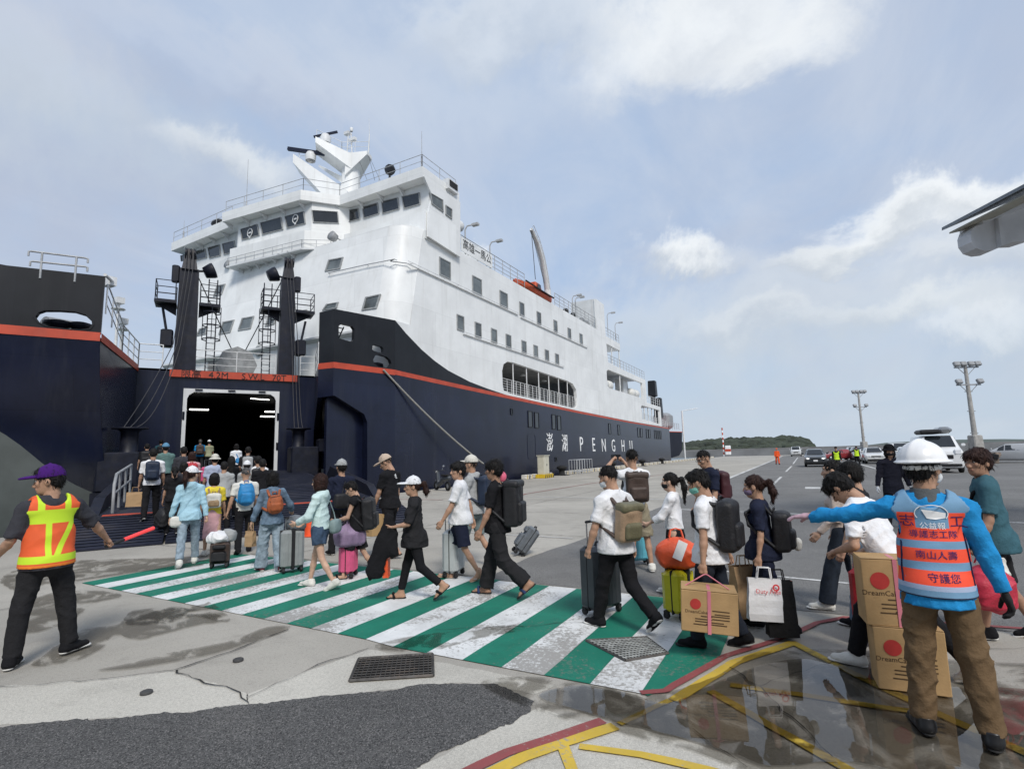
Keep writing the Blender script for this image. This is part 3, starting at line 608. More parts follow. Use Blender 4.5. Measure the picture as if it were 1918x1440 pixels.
MB().add([ks(0, 6.34) + kn * .012, ks(1, 6.34) + kn * .012, ks(1, 6.64) + kn * .012, ks(0, 6.64) + kn * .012, K3 + Vector((0, -.012, 6.34)), K3 + Vector((0, -.012, 6.64))], [(0, 1, 2, 3), (1, 4, 5, 2)]).build('red_stripe', 'stripe_red', ferry)
v_, f_ = plate([ks(0, -2.6), ks(0, 6.35), ks(1, 6.35), ks(1, 5.0), ks(.52, 4.1), ks(.47, 3.7), ks(.45, -2.6)], [], -kn * .3); fixn(MB().add(v_, f_).build('bow_shell', 'hull_navy', ferry))
I1, I2 = Vector((-28.48, 14.08, 0)), Vector((-24.15, 21.18, 0))
fixn(MB().prism([K3 + Vector((0, 0, 4.9)), I2 + Vector((0, 0, 3.5)), I2 + Vector((0, 0, 6.45)), K3 + Vector((0, 0, 6.6))], Vector((.12, .2, 0))).build('notch_wall', 'hull_navy', ferry))
fixn(MB().prism([K2 + Vector((0, 0, 4.95)), K3 + Vector((0, 0, 4.9)), K3 + Vector((0, 0, 6.6)), K2 + Vector((0, 0, 6.4))], Vector((.03, .15, 0))).build('notch_wall', 'hull_navy', ferry))
fixn(MB().prism([Vector((-20.05, 21, -2.6)), Vector((-24.4, 22, -2.6)), Vector((-24.4, 22, 5.2)), Vector((-20.05, 21.0, 5.2))], Vector((0, .3, 0))).build('notch_wall', 'hull_navy', ferry))
fixn(MB().prism([ks(.36, -2.6) - kn * .55, ks(.36, 5.3) - kn * .55, ks(1, 5.3) - kn * .55, ks(1, -2.6) - kn * .55], -kn * .2).build('notch_panel', 'hull_navy', ferry))
# ladder and fittings seen through the bulwark openings
b = MB(); p0 = kp(640, 634) - kn * .7; p1 = kp(652, 610) - kn * .7
for s in (-.22, .22): b.bar(p0 + Vector((0, s, 0)), p1 + Vector((0, s, .1)), .035, 5)
for q in range(4): p = p0.lerp(p1, q / 3); b.bar(p + Vector((0, -.22, 0)), p + Vector((0, .22, 0)), .03, 5)
b.build('bulwark_ladder', 'navy_steel', ferry)
for u in (707, 722):
    p = kp(u, 693) - kn * .9; MB().lathe([(.3, -.6), (.28, .05), (.42, .12), (.42, .25), (.3, .3), (0, .3)], (p.x, p.y, 6.75), 12).build('mooring_bitt', 'navy_steel', ferry)
MB().sheet([(K1.x - .2, K1.y, 6.55), (K2.x - .2, K2.y, 6.55), (K3.x, K3.y, 6.55), (I2.x, I2.y, 6.55), (I1.x, I1.y, 6.55), (-23, 10.2, 6.55), (-30, 0, 6.55), (-41, 10, 6.55), (-41, 23, 6.55), (XS - .3, 23.5, 6.55)]).build('fore_deck', 'deck_green', ferry)
# ---- far bow wing with stem
LP = [Vector((-22.5, 9.79, 0)), Vector((-23.77, 7.38, 0)), Vector((-25.5, 4.6, 0)), Vector((-28.0, 1.2, 0)), Vector((-31.4, -2.8, 0))]
zl1 = PZ(181, 515, LP[0].x, LP[0].y); zl2 = PZ(0, 495, LP[1].x, LP[1].y)
TOP = [zl1, zl2, zl2 + .35, zl2 + .8, zl2 + 1.3]; ln = Vector((LP[0] - LP[1]).normalized()); ln = Vector((ln.y, -ln.x, 0))
lpn = lambda u, v: PN(u, v, LP[0], ln)
hz = lambda p, z: Vector((p.x, p.y, z))
oval = [lpn(*p) for p in [(66, 598), (72, 590), (84, 586), (110, 586), (140, 588), (160, 594), (171, 604), (172, 612), (166, 620), (150, 622), (120, 620), (90, 616), (74, 609)]]
mn = min(p.z for p in oval); oval = [p + Vector((0, 0, max(0, 6.72 - mn))) for p in oval]
v_, f_ = plate([hz(LP[0], 6.66), hz(LP[1], 6.66), hz(LP[1], TOP[1]), hz(LP[0], TOP[0])], [oval], -ln * .3); b = MB().add(v_, f_)
for i in range(1, 4): b.prism([hz(LP[i], 6.66), hz(LP[i + 1], 6.66 + .3 * i), hz(LP[i + 1], TOP[i + 1]), hz(LP[i], TOP[i])], -ln * .3)
fixn(b.build('bow_bulwark', 'hull_black', ferry))
ob = MB(); cen = sum(oval, Vector()) / len(oval); kk = len(oval)
ob.add([p + ln * .03 for p in oval] + [cen + (p - cen) * 1.09 + ln * .03 for p in oval], [(i, (i + 1) % kk, kk + (i + 1) % kk, kk + i) for i in range(kk)]); ob.build('fairlead_rim', 'hull_black', ferry)
b = MB(); v2 = [hz(p, 6.36 + .0 * i) + ln * .012 for i, p in enumerate(LP)] + [hz(p, 6.68) + ln * .012 for p in LP]
b.add(v2, [(i, i + 1, 6 + i, 5 + i) for i in range(4)]); b.build('red_stripe', 'stripe_red', ferry)
inw = Vector((-.72, .69, 0))
def lowpt(i, z):                                  # flared bow: the shell draws in towards the waterline
    d = (6.4 - z); return hz(LP[i], z) + inw * (.055 * d * d * .62 + .10 * d)
LQ = [LP[0], LP[0].lerp(LP[1], .33), LP[0].lerp(LP[1], .66)] + LP[1:]; BZ = [.55, 1.05, 1.9, 3.25, 5.0, 5.9, 6.2]
rows = 7; b = MB(); g = MB()
LP0 = LP; LP = LQ
for i in range(7):
    for r in range(rows): b.v.append(tuple(lowpt(i, 6.38 + (BZ[i] - 6.38) * r / (rows - 1))))
    for r in range(rows): g.v.append(tuple(lowpt(i, BZ[i] + (-2.6 - BZ[i]) * r / (rows - 1))))
for i in range(6):
    for r in range(rows - 1):
        q = (i * rows + r, i * rows + r + 1, (i + 1) * rows + r + 1, (i + 1) * rows + r)
        for M_ in (b, g): M_.f.append(q); M_.mi.append(0); M_.sm.append(True)
def subdiv_curve(ob_):  # finer surface so the paint boundary runs as a curve
    md = ob_.modifiers.new('s', 'SUBSURF'); md.levels = md.render_levels = 2; md.boundary_smooth = 'ALL' if False else 'PRESERVE_CORNERS'; return ob_
subdiv_curve(b.build('bow_shell', 'hull_navy', ferry)); subdiv_curve(g.build('bow_bottom', 'hull_grey', ferry))
zz = [6.5, 4.5, 2.5, .5, -2.6]; b = MB()
for z in zz: b.v.append(tuple(lowpt(0, z))); b.v.append((I1.x, I1.y, z))
for i in range(len(zz) - 1): b.f.append((2 * i, 2 * i + 1, 2 * i + 3, 2 * i + 2)); b.mi.append(0); b.sm.append(False)
b.build('notch_wall', 'hull_navy', ferry)
i1h = hz(I1, 6.36); l1h = hz(LP[0], 6.36); e = Vector((.03, .02, 0))
MB().add([l1h + e, i1h + e, i1h + e + Vector((0, 0, .3)), l1h + e + Vector((0, 0, .3))], [(0, 1, 2, 3)]).build('red_stripe', 'stripe_red', ferry)
for u, s in ((100, .42), (143, .36)):
    p = lpn(u, 615) - ln * 1.0; MB().lathe([(s * .8, -.5), (s * .7, .15), (s * 1.1, .22), (s * 1.1, .34), (s * .6, .4), (0, .4)], (p.x, p.y, 6.8), 14).build('mooring_bitt', 'navy_steel', ferry)
p = lpn(98, 600) - ln * 2.6; MB().lathe([(.62, -.6), (.62, .6)], p, 18, rot=Matrix.Rotation(R(90), 3, 'X')).lathe([(0, .6), (.62, .6)], p, 18, rot=Matrix.Rotation(R(90), 3, 'X')).build('rope_drum', 'steel_grey', ferry)
# railings on the far wing
tp = [lpn(57, 501), lpn(165, 508)]
b = MB()
for p, q in ((lpn(54, 470), lpn(165, 484)), (lpn(57, 489), lpn(164, 500))):
    b.path([p + Vector((0, 0, -.18)), p + Vector((0, 0, -.02)), p.lerp(q, .04), q.lerp(p, .04), q + Vector((0, 0, -.02)), q + Vector((0, 0, -.18))], .035, 6)
for f_ in (.22, .8): p = lpn(54, 470).lerp(lpn(165, 484), f_); b.bar(p, p - Vector((0, 0, .95)), .035, 6)
b.build('top_railing', 'rail_grey', ferry)
rail([hz(LP[0], 6.6) + Vector((-.3, .25, .9)), hz(LP[0].lerp(I1, .5), 6.65), hz(I1, 6.6), hz(I1.lerp(I2, .12), 6.6)], 1.15, 3, 1.1, .03, name='deck_railing')
MB().box(hz(LP[0].lerp(I1, .15), 9.0) + Vector((-.2, 0, 0)), (.5, .3, .35)).bar(hz(LP[0], 8.9), hz(LP[0].lerp(I1, .15), 9.0), .06, 6).build('bow_lamp', 'rail_white', ferry)
for f_, hh in ((.75, 3.4), (.9, 2.6)):
    p = hz(LP[0].lerp(I1, f_) + Vector((-2.5, .5, 0)), 6.55); MB().bar(p, p + Vector((0, 0, hh)), .07, 8).box(p + Vector((0, 0, hh)), (.45, .35, .3)).lathe([(.0, hh - .5), (.3, hh - .45), (.3, hh - .4)], p, 10).build('deck_lamp', 'rail_white', ferry)
# ---- ramp bulkhead with the car-deck door
bn = Vector((.8538, -.5207, 0)); bt = (I2 - I1).normalized(); bpn = lambda u, v, off=0.0: PN(u, v, I1 + bn * off, bn)
d0 = bpn(351, 736); d1 = bpn(517, 736); DZ = 5.42
dl = hz(d0, 0); dr = hz(d1, 0); DB = 1.3
hole = [hz(dl, DB), hz(dl, DZ - .35), hz(dl.lerp(dr, .02), DZ - .15), hz(dl.lerp(dr, .07), DZ), hz(dl.lerp(dr, .93), DZ), hz(dl.lerp(dr, .98), DZ - .15), hz(dr, DZ - .35), hz(dr, DB)]
v_, f_ = plate([hz(I1, -2.6), hz(I2, -2.6), hz(I2, 6.45), hz(I1, 6.45)], [hole], -bn * .35); fixn(MB().add(v_, f_).build('ramp_bulkhead', 'hull_navy', ferry))
ex = .17; oh = [hz(dl - bt * ex, DB), hz(dl - bt * ex, DZ + ex), hz(dr + bt * ex, DZ + ex), hz(dr + bt * ex, DB)]
v_, f_ = plate(oh[::1], [], bn * .01); b = MB()
ring_o = oh; ring = oh + hole[::-1]
v_, f_ = plate([p + bn * .06 for p in ring], [], -bn * .2); dfm = fixn(MB().add(v_, f_).build('door_frame', 'ship_white2', ferry))
for f_ in (.12, .48, .83):
    p = hz(dl.lerp(dr, f_), DZ + .12) + bn * .1; MB().box(p, (.08, .34, .05), Matrix.Rotation(math.atan2(bt.y, bt.x) - R(90), 3, 'Z')).build('frame_cleat', 'navy_steel', dfm)
for s, z in ((-1, 4.2), (-1, 2.4), (1, 4.2), (1, 2.6)):
    p = hz(dl if s < 0 else dr, z) + bt * s * .12 + bn * .07; MB().box(p, (.07, .07, .4)).build('frame_cleat', 'navy_steel', dfm)
q0 = bpn(318, 697); q1 = bpn(556, 710); sr0, sr1 = hz(q0, 6.16), hz(q1, 6.16)
v_, f_ = plate([sr0 + bn * .12, sr1 + bn * .12, sr1 + bn * .12 + Vector((0, 0, .36)), sr0 + bn * .12 + Vector((0, 0, .36))], [], -bn * .3); rs = fixn(MB().add(v_, f_).build('limit_board', 'stripe_red', ferry))
for tx, f_ in (('限高', .155), ('4.2M', .36), ('S.W.L', .63), ('70T', .845)):
    text_mesh(tx, .46, 'letter_black', rs, 'board_text', frame_mtx(sr0.lerp(sr1, f_) + bn * .135 + Vector((0, 0, .15)), bt, (0, 0, 1)), .004)
# garage inside: floor, walls, ceiling, columns, lit tubes
gi = lambda a, d, z: hz(dl.lerp(dr, .5) + bt * a - bn * d, z)
b = MB(); b.sheet([gi(-7, .3, DB), gi(7, .3, DB), gi(7, 26, DB), gi(-7, 26, DB)]).sheet([gi(-7, .3, 5.9), gi(7, .3, 5.9), gi(7, 26, 5.9), gi(-7, 26, 5.9)])
b.sheet([gi(-7, 26, DB), gi(7, 26, DB), gi(7, 26, 5.9), gi(-7, 26, 5.9)]).sheet([gi(-7, .3, DB), gi(-7, 26, DB), gi(-7, 26, 5.9), gi(-7, .3, 5.9)]).sheet([gi(7, .3, DB), gi(7, 26, DB), gi(7, 26, 5.9), gi(7, .3, 5.9)])
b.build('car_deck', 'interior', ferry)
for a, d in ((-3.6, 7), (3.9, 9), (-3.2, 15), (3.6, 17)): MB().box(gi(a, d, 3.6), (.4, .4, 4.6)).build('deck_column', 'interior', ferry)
for u, v, dd in ((373, 767, 5.5), (487, 747, 7), (512, 771, 6.0), (506, 780, 9.0)):
    p = PN(u, v, dl - bn * dd, bn); MB().box(p, (.1, 1.0 if dd < 7 else 1.25, .07), Matrix.Rotation(math.atan2(bt.y, bt.x) - R(90) + (0 if v > 750 else R(25)), 3, 'Z')).build('lamp_tube', 'lamp_tube', ferry)
# ---- ramp
RC = (dl + dr) / 2
def ramp_z(t): return DB + (.5 - DB) * min(t, 14.5) / 14.5 if t <= 14.5 else .5 - (min(t, 16.9) - 14.5) / 2.4 * .47
def rp(a, t, dz=0.0): p = RC + bt * a + bn * t; return Vector((p.x, p.y, ramp_z(t) + dz))
mat('ramp_steel', (.012, .015, .03), .55, .3, 1.2, .2, 8, spec=.3, dirt=(.05, .045, .045), dscale=1.2, damt=.6)
rampo = MB().add([rp(-3.4, -.2), rp(3.4, -.2), rp(3.6, 14.45), rp(-3.6, 14.45), rp(-3.4, -.2, -.5), rp(3.4, -.2, -.5), rp(3.6, 14.45, -.42), rp(-3.6, 14.45, -.42)], [(0, 1, 2, 3)[::-1], (4, 5, 6, 7), (0, 4, 7, 3), (1, 2, 6, 5), (3, 7, 6, 2)]).build('ramp', 'ramp_steel', ferry)
for k in range(26): t = .4 + k * .5; MB().bar(rp(-3.3, t, .012), rp(3.3, t, .012), .016, 4, smooth=False).build('tread_bar', 'ramp_steel', rampo)
for i, (a0, a1) in enumerate([(-4.1, -2.05), (-2.0, .02), (.07, 2.05), (2.1, 4.1)]):
    fl = MB().add([rp(a0, 14.5, .02), rp(a1, 14.5, .02), rp(a1, 16.9, .02), rp(a0, 16.9, .02), rp(a0, 14.5, -.2), rp(a1, 14.5, -.2), rp(a1, 16.9, -.02), rp(a0, 16.9, -.02)], [(0, 3, 2, 1), (0, 4, 7, 3), (3, 7, 6, 2), (1, 2, 6, 5), (0, 1, 5, 4)]).build('ramp_flap', 'ramp_steel', ferry)
    for k in range(11): t = 14.65 + k * .21; MB().bar(rp(a0 + .03, t, .034), rp(a1 - .03, t, .034), .014, 4, smooth=False).build('tread_bar', 'ramp_steel', fl)
MB().add([rp(-3.5, 14.1, .02), rp(3.5, 14.1, .02), rp(3.5, 14.4, .02), rp(-3.5, 14.4, .02)], [(0, 3, 2, 1)]).build('warning_strip', 'stripe_red', rampo)
# ramp handrail by the quay end
b = MB(); P_ = [rp(-3.35, 13.7), rp(-3.35, 9.8)]
b.path([P_[0], P_[0] + Vector((0, 0, .75)), P_[0].lerp(P_[1], .08) + Vector((0, 0, 1.0)), P_[1] + Vector((0, 0, 1.05))], .04, 8); b.path([P_[0] + Vector((0, 0, .5)), P_[1] + Vector((0, 0, .55))], .03, 8)
for f_ in (.3, .65, 1.0): p = P_[0].lerp(P_[1], f_); b.bar(p, p + Vector((0, 0, 1.04)), .035, 8)
b.build('ramp_handrail', 'steel_grey', rampo)
# hydraulic end gear on both sides of the ramp
for s in (-1, 1):
    a = -4.1 if s < 0 else 3.3; b = MB(); rz = Matrix.Rotation(math.atan2(bt.y, bt.x), 3, 'Z'); base = rp(a, 5.5 if s < 0 else 1.6)
    b.box(base + Vector((0, 0, .55)), (1.35, 1.5, 1.5), rz, bev=.06).box(base + Vector((0, 0, -.45)), (1.5, 2.0, .5), rz)
    b.box(base + bt * s * 1.05 + Vector((0, 0, 1.35)), (.7, .8, .7), rz, bev=.05).bar(base + bt * s * 1.2 + Vector((0, 0, 1.2)), base + bt * s * 1.25 + Vector((0, 0, -2)), .08, 8)
    b.lathe([(.42, 1.2), (.3, 1.35), (.3, 2.1), (.4, 2.2), (.62, 2.22), (.62, 2.28), (0, 2.28)], base - bt * s * .25, 16)
    b.build('ramp_gear', 'navy_steel', ferry)
    b = MB(); b.prism([rp(s * 3.6, 6, 0), rp(s * 3.6, 14, 0), rp(s * 3.6, 13, .35), rp(s * 3.6, 7, .6)], bt * s * .25); b.build('ramp_side_beam', 'navy_steel', ferry)
# ---- the two hoisting masts
def hoist_mast(base, h, wd, side):
    b = MB(); rz = Matrix.Rotation(math.atan2(bt.y, bt.x), 3, 'Z'); z1 = base.z + h
    b.box(base + Vector((0, 0, h * .42)), (wd, wd, h * .84), rz, taper=.86).box(base + Vector((0, 0, h * .92)), (wd * .72, wd * 1.1, h * .18), rz, taper=.55)
    m_ = b.build('hoist_mast', 'navy_steel', ferry)
    b = MB()
    for dx in (-.2, 0, .2): b.lathe([(.0, -.04), (.3, -.04), (.24, 0), (.3, .04), (0, .04)], Vector((base.x, base.y, z1 - .2)) + bt * dx + bn * .35, 14, rot=rz @ Matrix.Rotation(R(90), 3, 'Y'))
    b.build('sheave', 'navy_steel', m_)
    lamp = base + Vector((0, 0, h * .86)) + bt * side * wd * .95
    MB().lathe([(.0, -.3), (.3, -.3), (.42, .1), (.42, .2), (0, .2)], lamp, 12, rot=rz @ Matrix.Rotation(R(65), 3, 'Y')).bar(lamp, base + Vector((0, 0, h * .84)), .06, 6).build('floodlight', 'navy_steel', m_)
    MB().box(base + Vector((0, 0, h * .8)) - bt * side * wd * .62, (.35, .4, .9), rz, bev=.05).build('sheave_box', 'navy_steel', m_)
    zp = base.z + h * .545
    for s, wl in ((-1, .95), (1, 1.0)):
        c = Vector((base.x, base.y, zp)) + bt * s * (wd / 2 + wl / 2)
        p = MB().box(c, (wl, 1.3, .14), rz).prism([c + bt * s * wl * .45 + Vector((0, 0, -.07)), c - bt * s * wl * .5 + Vector((0, 0, -.07)), c - bt * s * wl * .5 + Vector((0, 0, -.6))], bn * .06).build('mast_platform', 'navy_steel', m_)
        k4 = [c + bt * s * (-wl * .45) + bn * .6, c + bt * s * wl * .46 + bn * .6, c + bt * s * wl * .46 - bn * .6, c + bt * s * (-wl * .45) - bn * .6]
        rr = MB()
        for q in range(3):
            for z in (.4, .75, 1.1): rr.bar(k4[q] + Vector((0, 0, z)), k4[q + 1] + Vector((0, 0, z)), .022, 5)
        for q in range(4): rr.bar(k4[q], k4[q] + Vector((0, 0, 1.1)), .025, 5)
        rr.build('platform_railing', 'navy_steel', p)
    # caged ladder on one side
    lc = Vector((base.x, base.y, 0)) + bt * side * (wd / 2 + .62); b = MB()
    for s in (-.2, .2): b.bar(lc + bt * s + Vector((0, 0, base.z)), lc + bt * s + Vector((0, 0, zp + 1.6)), .03, 5)
    z = base.z + .3
    while z < zp + 1.4: b.bar(lc - bt * .2 + Vector((0, 0, z)), lc + bt * .2 + Vector((0, 0, z)), .018, 5); z += .33
    for z in (base.z + 1.75, base.z + 2.5, base.z + 3.2):
        ring = [lc + bt * (.42 * math.cos(R(a))) + bn * (.42 * math.sin(R(a)) + .3) + Vector((0, 0, z)) for a in range(-60, 241, 25)]; b.path(ring, .03, 5)
    for a in (0, 90, 180): p = lc + bt * (.42 * math.cos(R(a))) + bn * (.42 * math.sin(R(a)) + .3); b.bar(p + Vector((0, 0, base.z + 1.7)), p + Vector((0, 0, zp)), .02, 5)
    b.build('caged_ladder', 'navy_steel', m_)
    p = Vector((base.x, base.y, base.z + 1.7)) - bt * side * (wd / 2 + .35)
    MB().box(p, (.55, .6, .9), rz, bev=.06).bar(p + Vector((0, 0, .2)), p + Vector((0, 0, 1.6)) - bt * side * .25, .07, 6).build('latch_gear', 'navy_steel', m_)
    return Vector((base.x, base.y, z1))
mb1 = hz(bpn(345, 700, -.5), 6.5); mb2 = hz(bpn(534, 706, -.5), 6.5)
MT1 = hoist_mast(mb1, PZ(352, 472, mb1.x, mb1.y) - 6.5, 1.0, 1)
MT2 = hoist_mast(mb2, PZ(533, 488, mb2.x, mb2.y) - 6.5, .82, -1)
def sag(p, q, s, n=14): p, q = Vector(p), Vector(q); return [p.lerp(q, i / n) - Vector((0, 0, s * 4 * (i / n) * (1 - i / n))) for i in range(n + 1)]
for MTp, sd_ in ((MT1, -1), (MT2, 1)):
    gear = rp(-4.1 if sd_ < 0 else 3.3, 5.5 if sd_ < 0 else 1.6, 2.3) - bt * sd_ * .25
    for k in range(3):
        o_ = bt * (k - 1) * .16; mid = MTp + bn * .95 + o_ + Vector((0, 0, -5.2)) + bt * sd_ * .35
        MB().path([MTp + bn * .5 + o_ + Vector((0, 0, -.2))] + sag(MTp + bn * .75 + o_ + Vector((0, 0, -1)), mid, 0, 3) + sag(mid, gear + o_ * 1.3, .35 * (k % 3) + .2, 10)[1:], .02, 5).build('hoist_wire', 'wire', ferry)
dk = hz(bpn(447, 672, -3.4), 7.6)
for MTp in (MT1, MT2): MB().path(sag(MTp + Vector((0, 0, -.4)), dk, .05, 4), .03, 5).build('stay_wire', 'wire', ferry)
# deck railing above the door, winch, door in the white front
rail([hz(bpn(365, 696, -.2), 6.52), hz(bpn(515, 704, -.2), 6.52)], 1.15, 3, 1.9, .022)
rail([hz(bpn(562, 706, -.2), 6.52), hz(I2, 6.52), hz(K3, 6.6)], 1.15, 3, 1.2, .022)
wc = hz(bpn(442, 690, -3.2), 7.35); b = MB(); rzz = Matrix.Rotation(math.atan2(bt.y, bt.x), 3, 'Z')
b.lathe([(0, -.9), (1.05, -.9), (1.05, -.8), (.5, -.78), (.5, .78), (1.05, .8), (1.05, .9), (0, .9)], wc, 8, rot=rzz @ Matrix.Rotation(R(90), 3, 'X'), smooth=False)
b.box(wc - Vector((0, 0, .75)), (2.6, 1.5, .3), rzz).prism([wc + bn * 1.0 + bt * s_ + Vector((0, 0, z_)) for s_, z_ in ((-.9, -.9), (.9, -.9), (.25, .25), (-.25, .25))], bn * .08).build('deck_winch', 'steel_grey', ferry)
MB().box(hz(bpn(465, 660, -3.5), 7.9), (.45, .4, .5), rzz).build('deck_box', 'navy_steel', ferry)
fz = lambda u, v: PY(u, v, 22.38)
quad_window([fz(390, 699), fz(412, 697), fz(412, 669), fz(390, 672)], (0, -1, 0), glass='interior_grey', name='front_door', rw=.1)
p = fz(486, 657); MB().lathe([(.0, .0), (.36, .0), (.36, .1), (.28, .12), (0, .12)], p, 16, rot=Matrix.Rotation(R(90), 3, 'X')).build('round_vent', 'window_rim', ferry)
# windows of the raked front
def fwin(c4):
    P = []
    for u, v in c4:
        p = PY(u, v, 23.0)
        for _ in range(4): p = PY(u, v, yf(p.z))
        P.append(p)
    quad_window(P, (0, -1, .2), rw=.1)
for c4 in [[(609, 509), (638, 504), (644, 482), (616, 487)], [(400, 556), (416, 552), (423, 532), (407, 535)], [(410, 627), (432, 623), (440, 599), (418, 603)], [(446, 620), (470, 616), (477, 592), (454, 596)], [(678, 582), (706, 578), (714, 551), (685, 557)], [(604, 582), (632, 577), (635, 566), (612, 570)], [(368, 630), (386, 626), (390, 612), (374, 616)], [(497, 612), (515, 607), (519, 588), (503, 592)], [(555, 600), (573, 596), (576, 580), (560, 583)]]: fwin(c4)
pts = []
for u, v in [(618, 513), (690, 497), (742, 487)]:
    p = PY(u, v, 23); p = PY(u, v, yf(p.z)); pts.append(p + Vector((0, -.15, 0)))
b = MB(); b.path(pts + [Vector((-20.3, 23.1, 13.2)), Vector((-19.45, 24, 13.15))], .03, 6)
for p in pts: b.bar(p, p + Vector((0, .25, 0)), .02, 5)
b.build('handrail', 'rail_grey', ferry)
# ---- bridge
roof = [(-44.1, 23.7), (-35.7, 23.3), (-35.6, 22.5), (-28.1, 23.1), (-26.5, 25.0), (-19.35, 24.95), (-19.35, 29.0), (-44.1, 30)]
wall = [(-43.3, 24.5), (-35.0, 24.1), (-34.9, 23.3), (-27.8, 23.8), (-26.2, 25.7), (-19.45, 25.7), (-19.45, 28.95), (-43.3, 29.9)]
def pr(poly, z0, z1, name, m, par=ferry): return fixn(MB().prism([(x, y, z0) for x, y in poly], (0, 0, z1 - z0)).build(name, m, par))
fasc = MB(); n = len(roof)
for i in range(n - 2):   # sloping fascia, wider at the top
    pass
rf = pr(roof, 19.05, 19.75, 'bridge_roof', 'ship_white')
pr(wall, 15.7, 19.04, 'bridge_wall', 'ship_white')
apron = [(-43.2, 24.15), (-35.15, 23.75), (-35.05, 22.85), (-28.0, 23.4), (-26.35, 25.3), (-19.4, 25.3), (-19.4, 28.9), (-43.2, 29)]
pr(apron, 15.72, 17.0, 'bridge_apron', 'ship_white')
# sloping corner panel of the near bridge wing and its box below
fixn(MB().prism([(-19.36, 24.95, 19.04), (-19.36, 25.75, 18.2), (-19.36, 25.4, 16.9), (-19.36, 25.35, 15.3), (-19.36, 28.9, 15.1), (-19.36, 28.95, 19.04)], (.12, 0, 0)).build('wing_side', 'ship_white', ferry))
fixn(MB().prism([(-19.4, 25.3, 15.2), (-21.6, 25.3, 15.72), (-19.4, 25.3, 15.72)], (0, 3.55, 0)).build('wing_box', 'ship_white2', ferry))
# under-roof brackets
for x in np.arange(-42.5, -20, 1.75):
    i = [k for k in range(5) if roof[k][0] <= x <= roof[k + 1][0]]
    if not i: continue
    (xa, ya), (xb, yb) = roof[i[0]], roof[i[0] + 1]; y = ya + (yb - ya) * (x - xa) / max(xb - xa, .01)
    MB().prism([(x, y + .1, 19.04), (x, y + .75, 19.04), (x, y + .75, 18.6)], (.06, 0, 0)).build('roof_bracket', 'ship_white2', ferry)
b = MB()
for x in np.arange(-34.6, -28.4, .9): b.prism([(x, 23.0, 15.7), (x, 23.75, 15.7), (x, 23.75, 15.2)], (.06, 0, 0))
b.prism([(-35.2, 22.7, 15.6), (-28.0, 23.2, 15.6), (-26.6, 24.2, 15.6), (-26.6, 24.6, 15.6), (-35.2, 24.0, 15.6)], (0, 0, .1)).build('bridge_gallery', 'ship_white2', ferry)
rail([(-35.1, 22.75, 15.72), (-28.0, 23.22, 15.72), (-26.5, 24.3, 15.72)], .55, 2, .9, .018, 'rail_grey')
def face(i):
    (x0, y0), (x1, y1) = wall[i], wall[i + 1]; p = Vector((x0, y0, 0)); d = Vector((x1 - x0, y1 - y0, 0)).normalized(); return p, Vector((d.y, -d.x, 0))
def bwin(i, c4):
    p, nn = face(i); quad_window([PN(u, v, p + nn * .01, nn) for u, v in c4], nn, glass='ship_glass', rim='window_rim', rw=.05, name='bridge_window', proud=.03)
for c4 in [[(369, 488), (388, 483), (385, 466), (365, 471)], [(393, 484), (414, 479), (412, 458), (390, 464)], [(420, 477), (442, 472), (440, 451), (417, 457)], [(340, 490), (360, 486), (358, 475), (339, 479)]]: bwin(0, c4)
for c4 in [[(454, 450), (487, 441), (483, 420), (451, 430)], [(492, 440), (531, 430), (527, 407), (488, 418)], [(538, 428), (573, 419), (570, 396), (534, 406)]]: bwin(2, c4)
bwin(3, [(586, 417), (635, 419), (633, 397), (583, 394)])
for c4 in [[(647, 418), (675, 411), (672, 390), (643, 396)], [(682, 410), (711, 401), (708, 380), (679, 388)], [(717, 401), (749, 392), (746, 370), (715, 378)], [(757, 392), (788, 383), (786, 361), (753, 369)]]: bwin(4, c4)
wsp = lambda u, v: PX(u, v, -19.23)
for c4 in [[(808, 382), (830, 398), (829, 375), (805, 361)], [(834, 402), (846, 411), (846, 392), (834, 384)]]: quad_window([wsp(*p) for p in c4], (1, 0, 0), glass='cabin_glass', rim='window_rim', rw=.06, name='wing_window')
# small ring logos on two bridge windows
for u, v in ((468, 436), (553, 410)):
    p, nn = face(2); q = PN(u, v, p + nn * .06, nn); b = MB(); ring = [q + Vector((math.cos(R(a)) * .26, 0, math.sin(R(a)) * .3)) for a in range(0, 361, 20)]
    b.path(ring, .035, 5).box(q + Vector((0, -.0, -.35)), (.14, .03, .12)).box(q, (.26, .03, .1)).build('window_emblem', 'letter_white', ferry)
q = wsp(846, 350); MB().box(q + Vector((-.1, 0, 0)), (.5, 1.1, .7)).build('wing_lamp_box', 'ship_white2', ferry); MB().box(q + Vector((.16, 0, .05)), (.05, .9, .42)).build('lamp_recess', 'interior', ferry)
# railings, aerials and fittings on the bridge roof
rail([(-44, 23.8, 19.75), (-35.8, 23.4, 19.75)], .9, 2, 2.0, .022, 'rail_grey'); rail([(-35.5, 22.7, 19.75), (-28.1, 23.3, 19.75), (-26.6, 25.1, 19.75), (-19.5, 25.1, 19.75), (-19.5, 28.8, 19.75)], .9, 2, 2.0, .022, 'rail_grey')
for (x, y, h) in ((-34.2, 23.4, 4.2), (-19.6, 25.2, 2.6), (-43, 24, 1.8)): MB().bar((x, y, 19.7), (x, y, 19.7 + h), .03, 6, .012).bar((x, y, 19.7), (x, y, 20.6), .06, 6).build('whip_aerial', 'rail_grey', ferry)
p = PY(730, 318, 26.5); MB().lathe([(0, -.25), (.32, -.25), (.4, 0), (.3, .22), (0, .25)], p, 8, smooth=False, rot=Matrix.Rotation(R(80), 3, 'X')).bar(p, (p.x, p.y, 19.7), .08, 6).build('searchlight', 'hull_black', ferry)
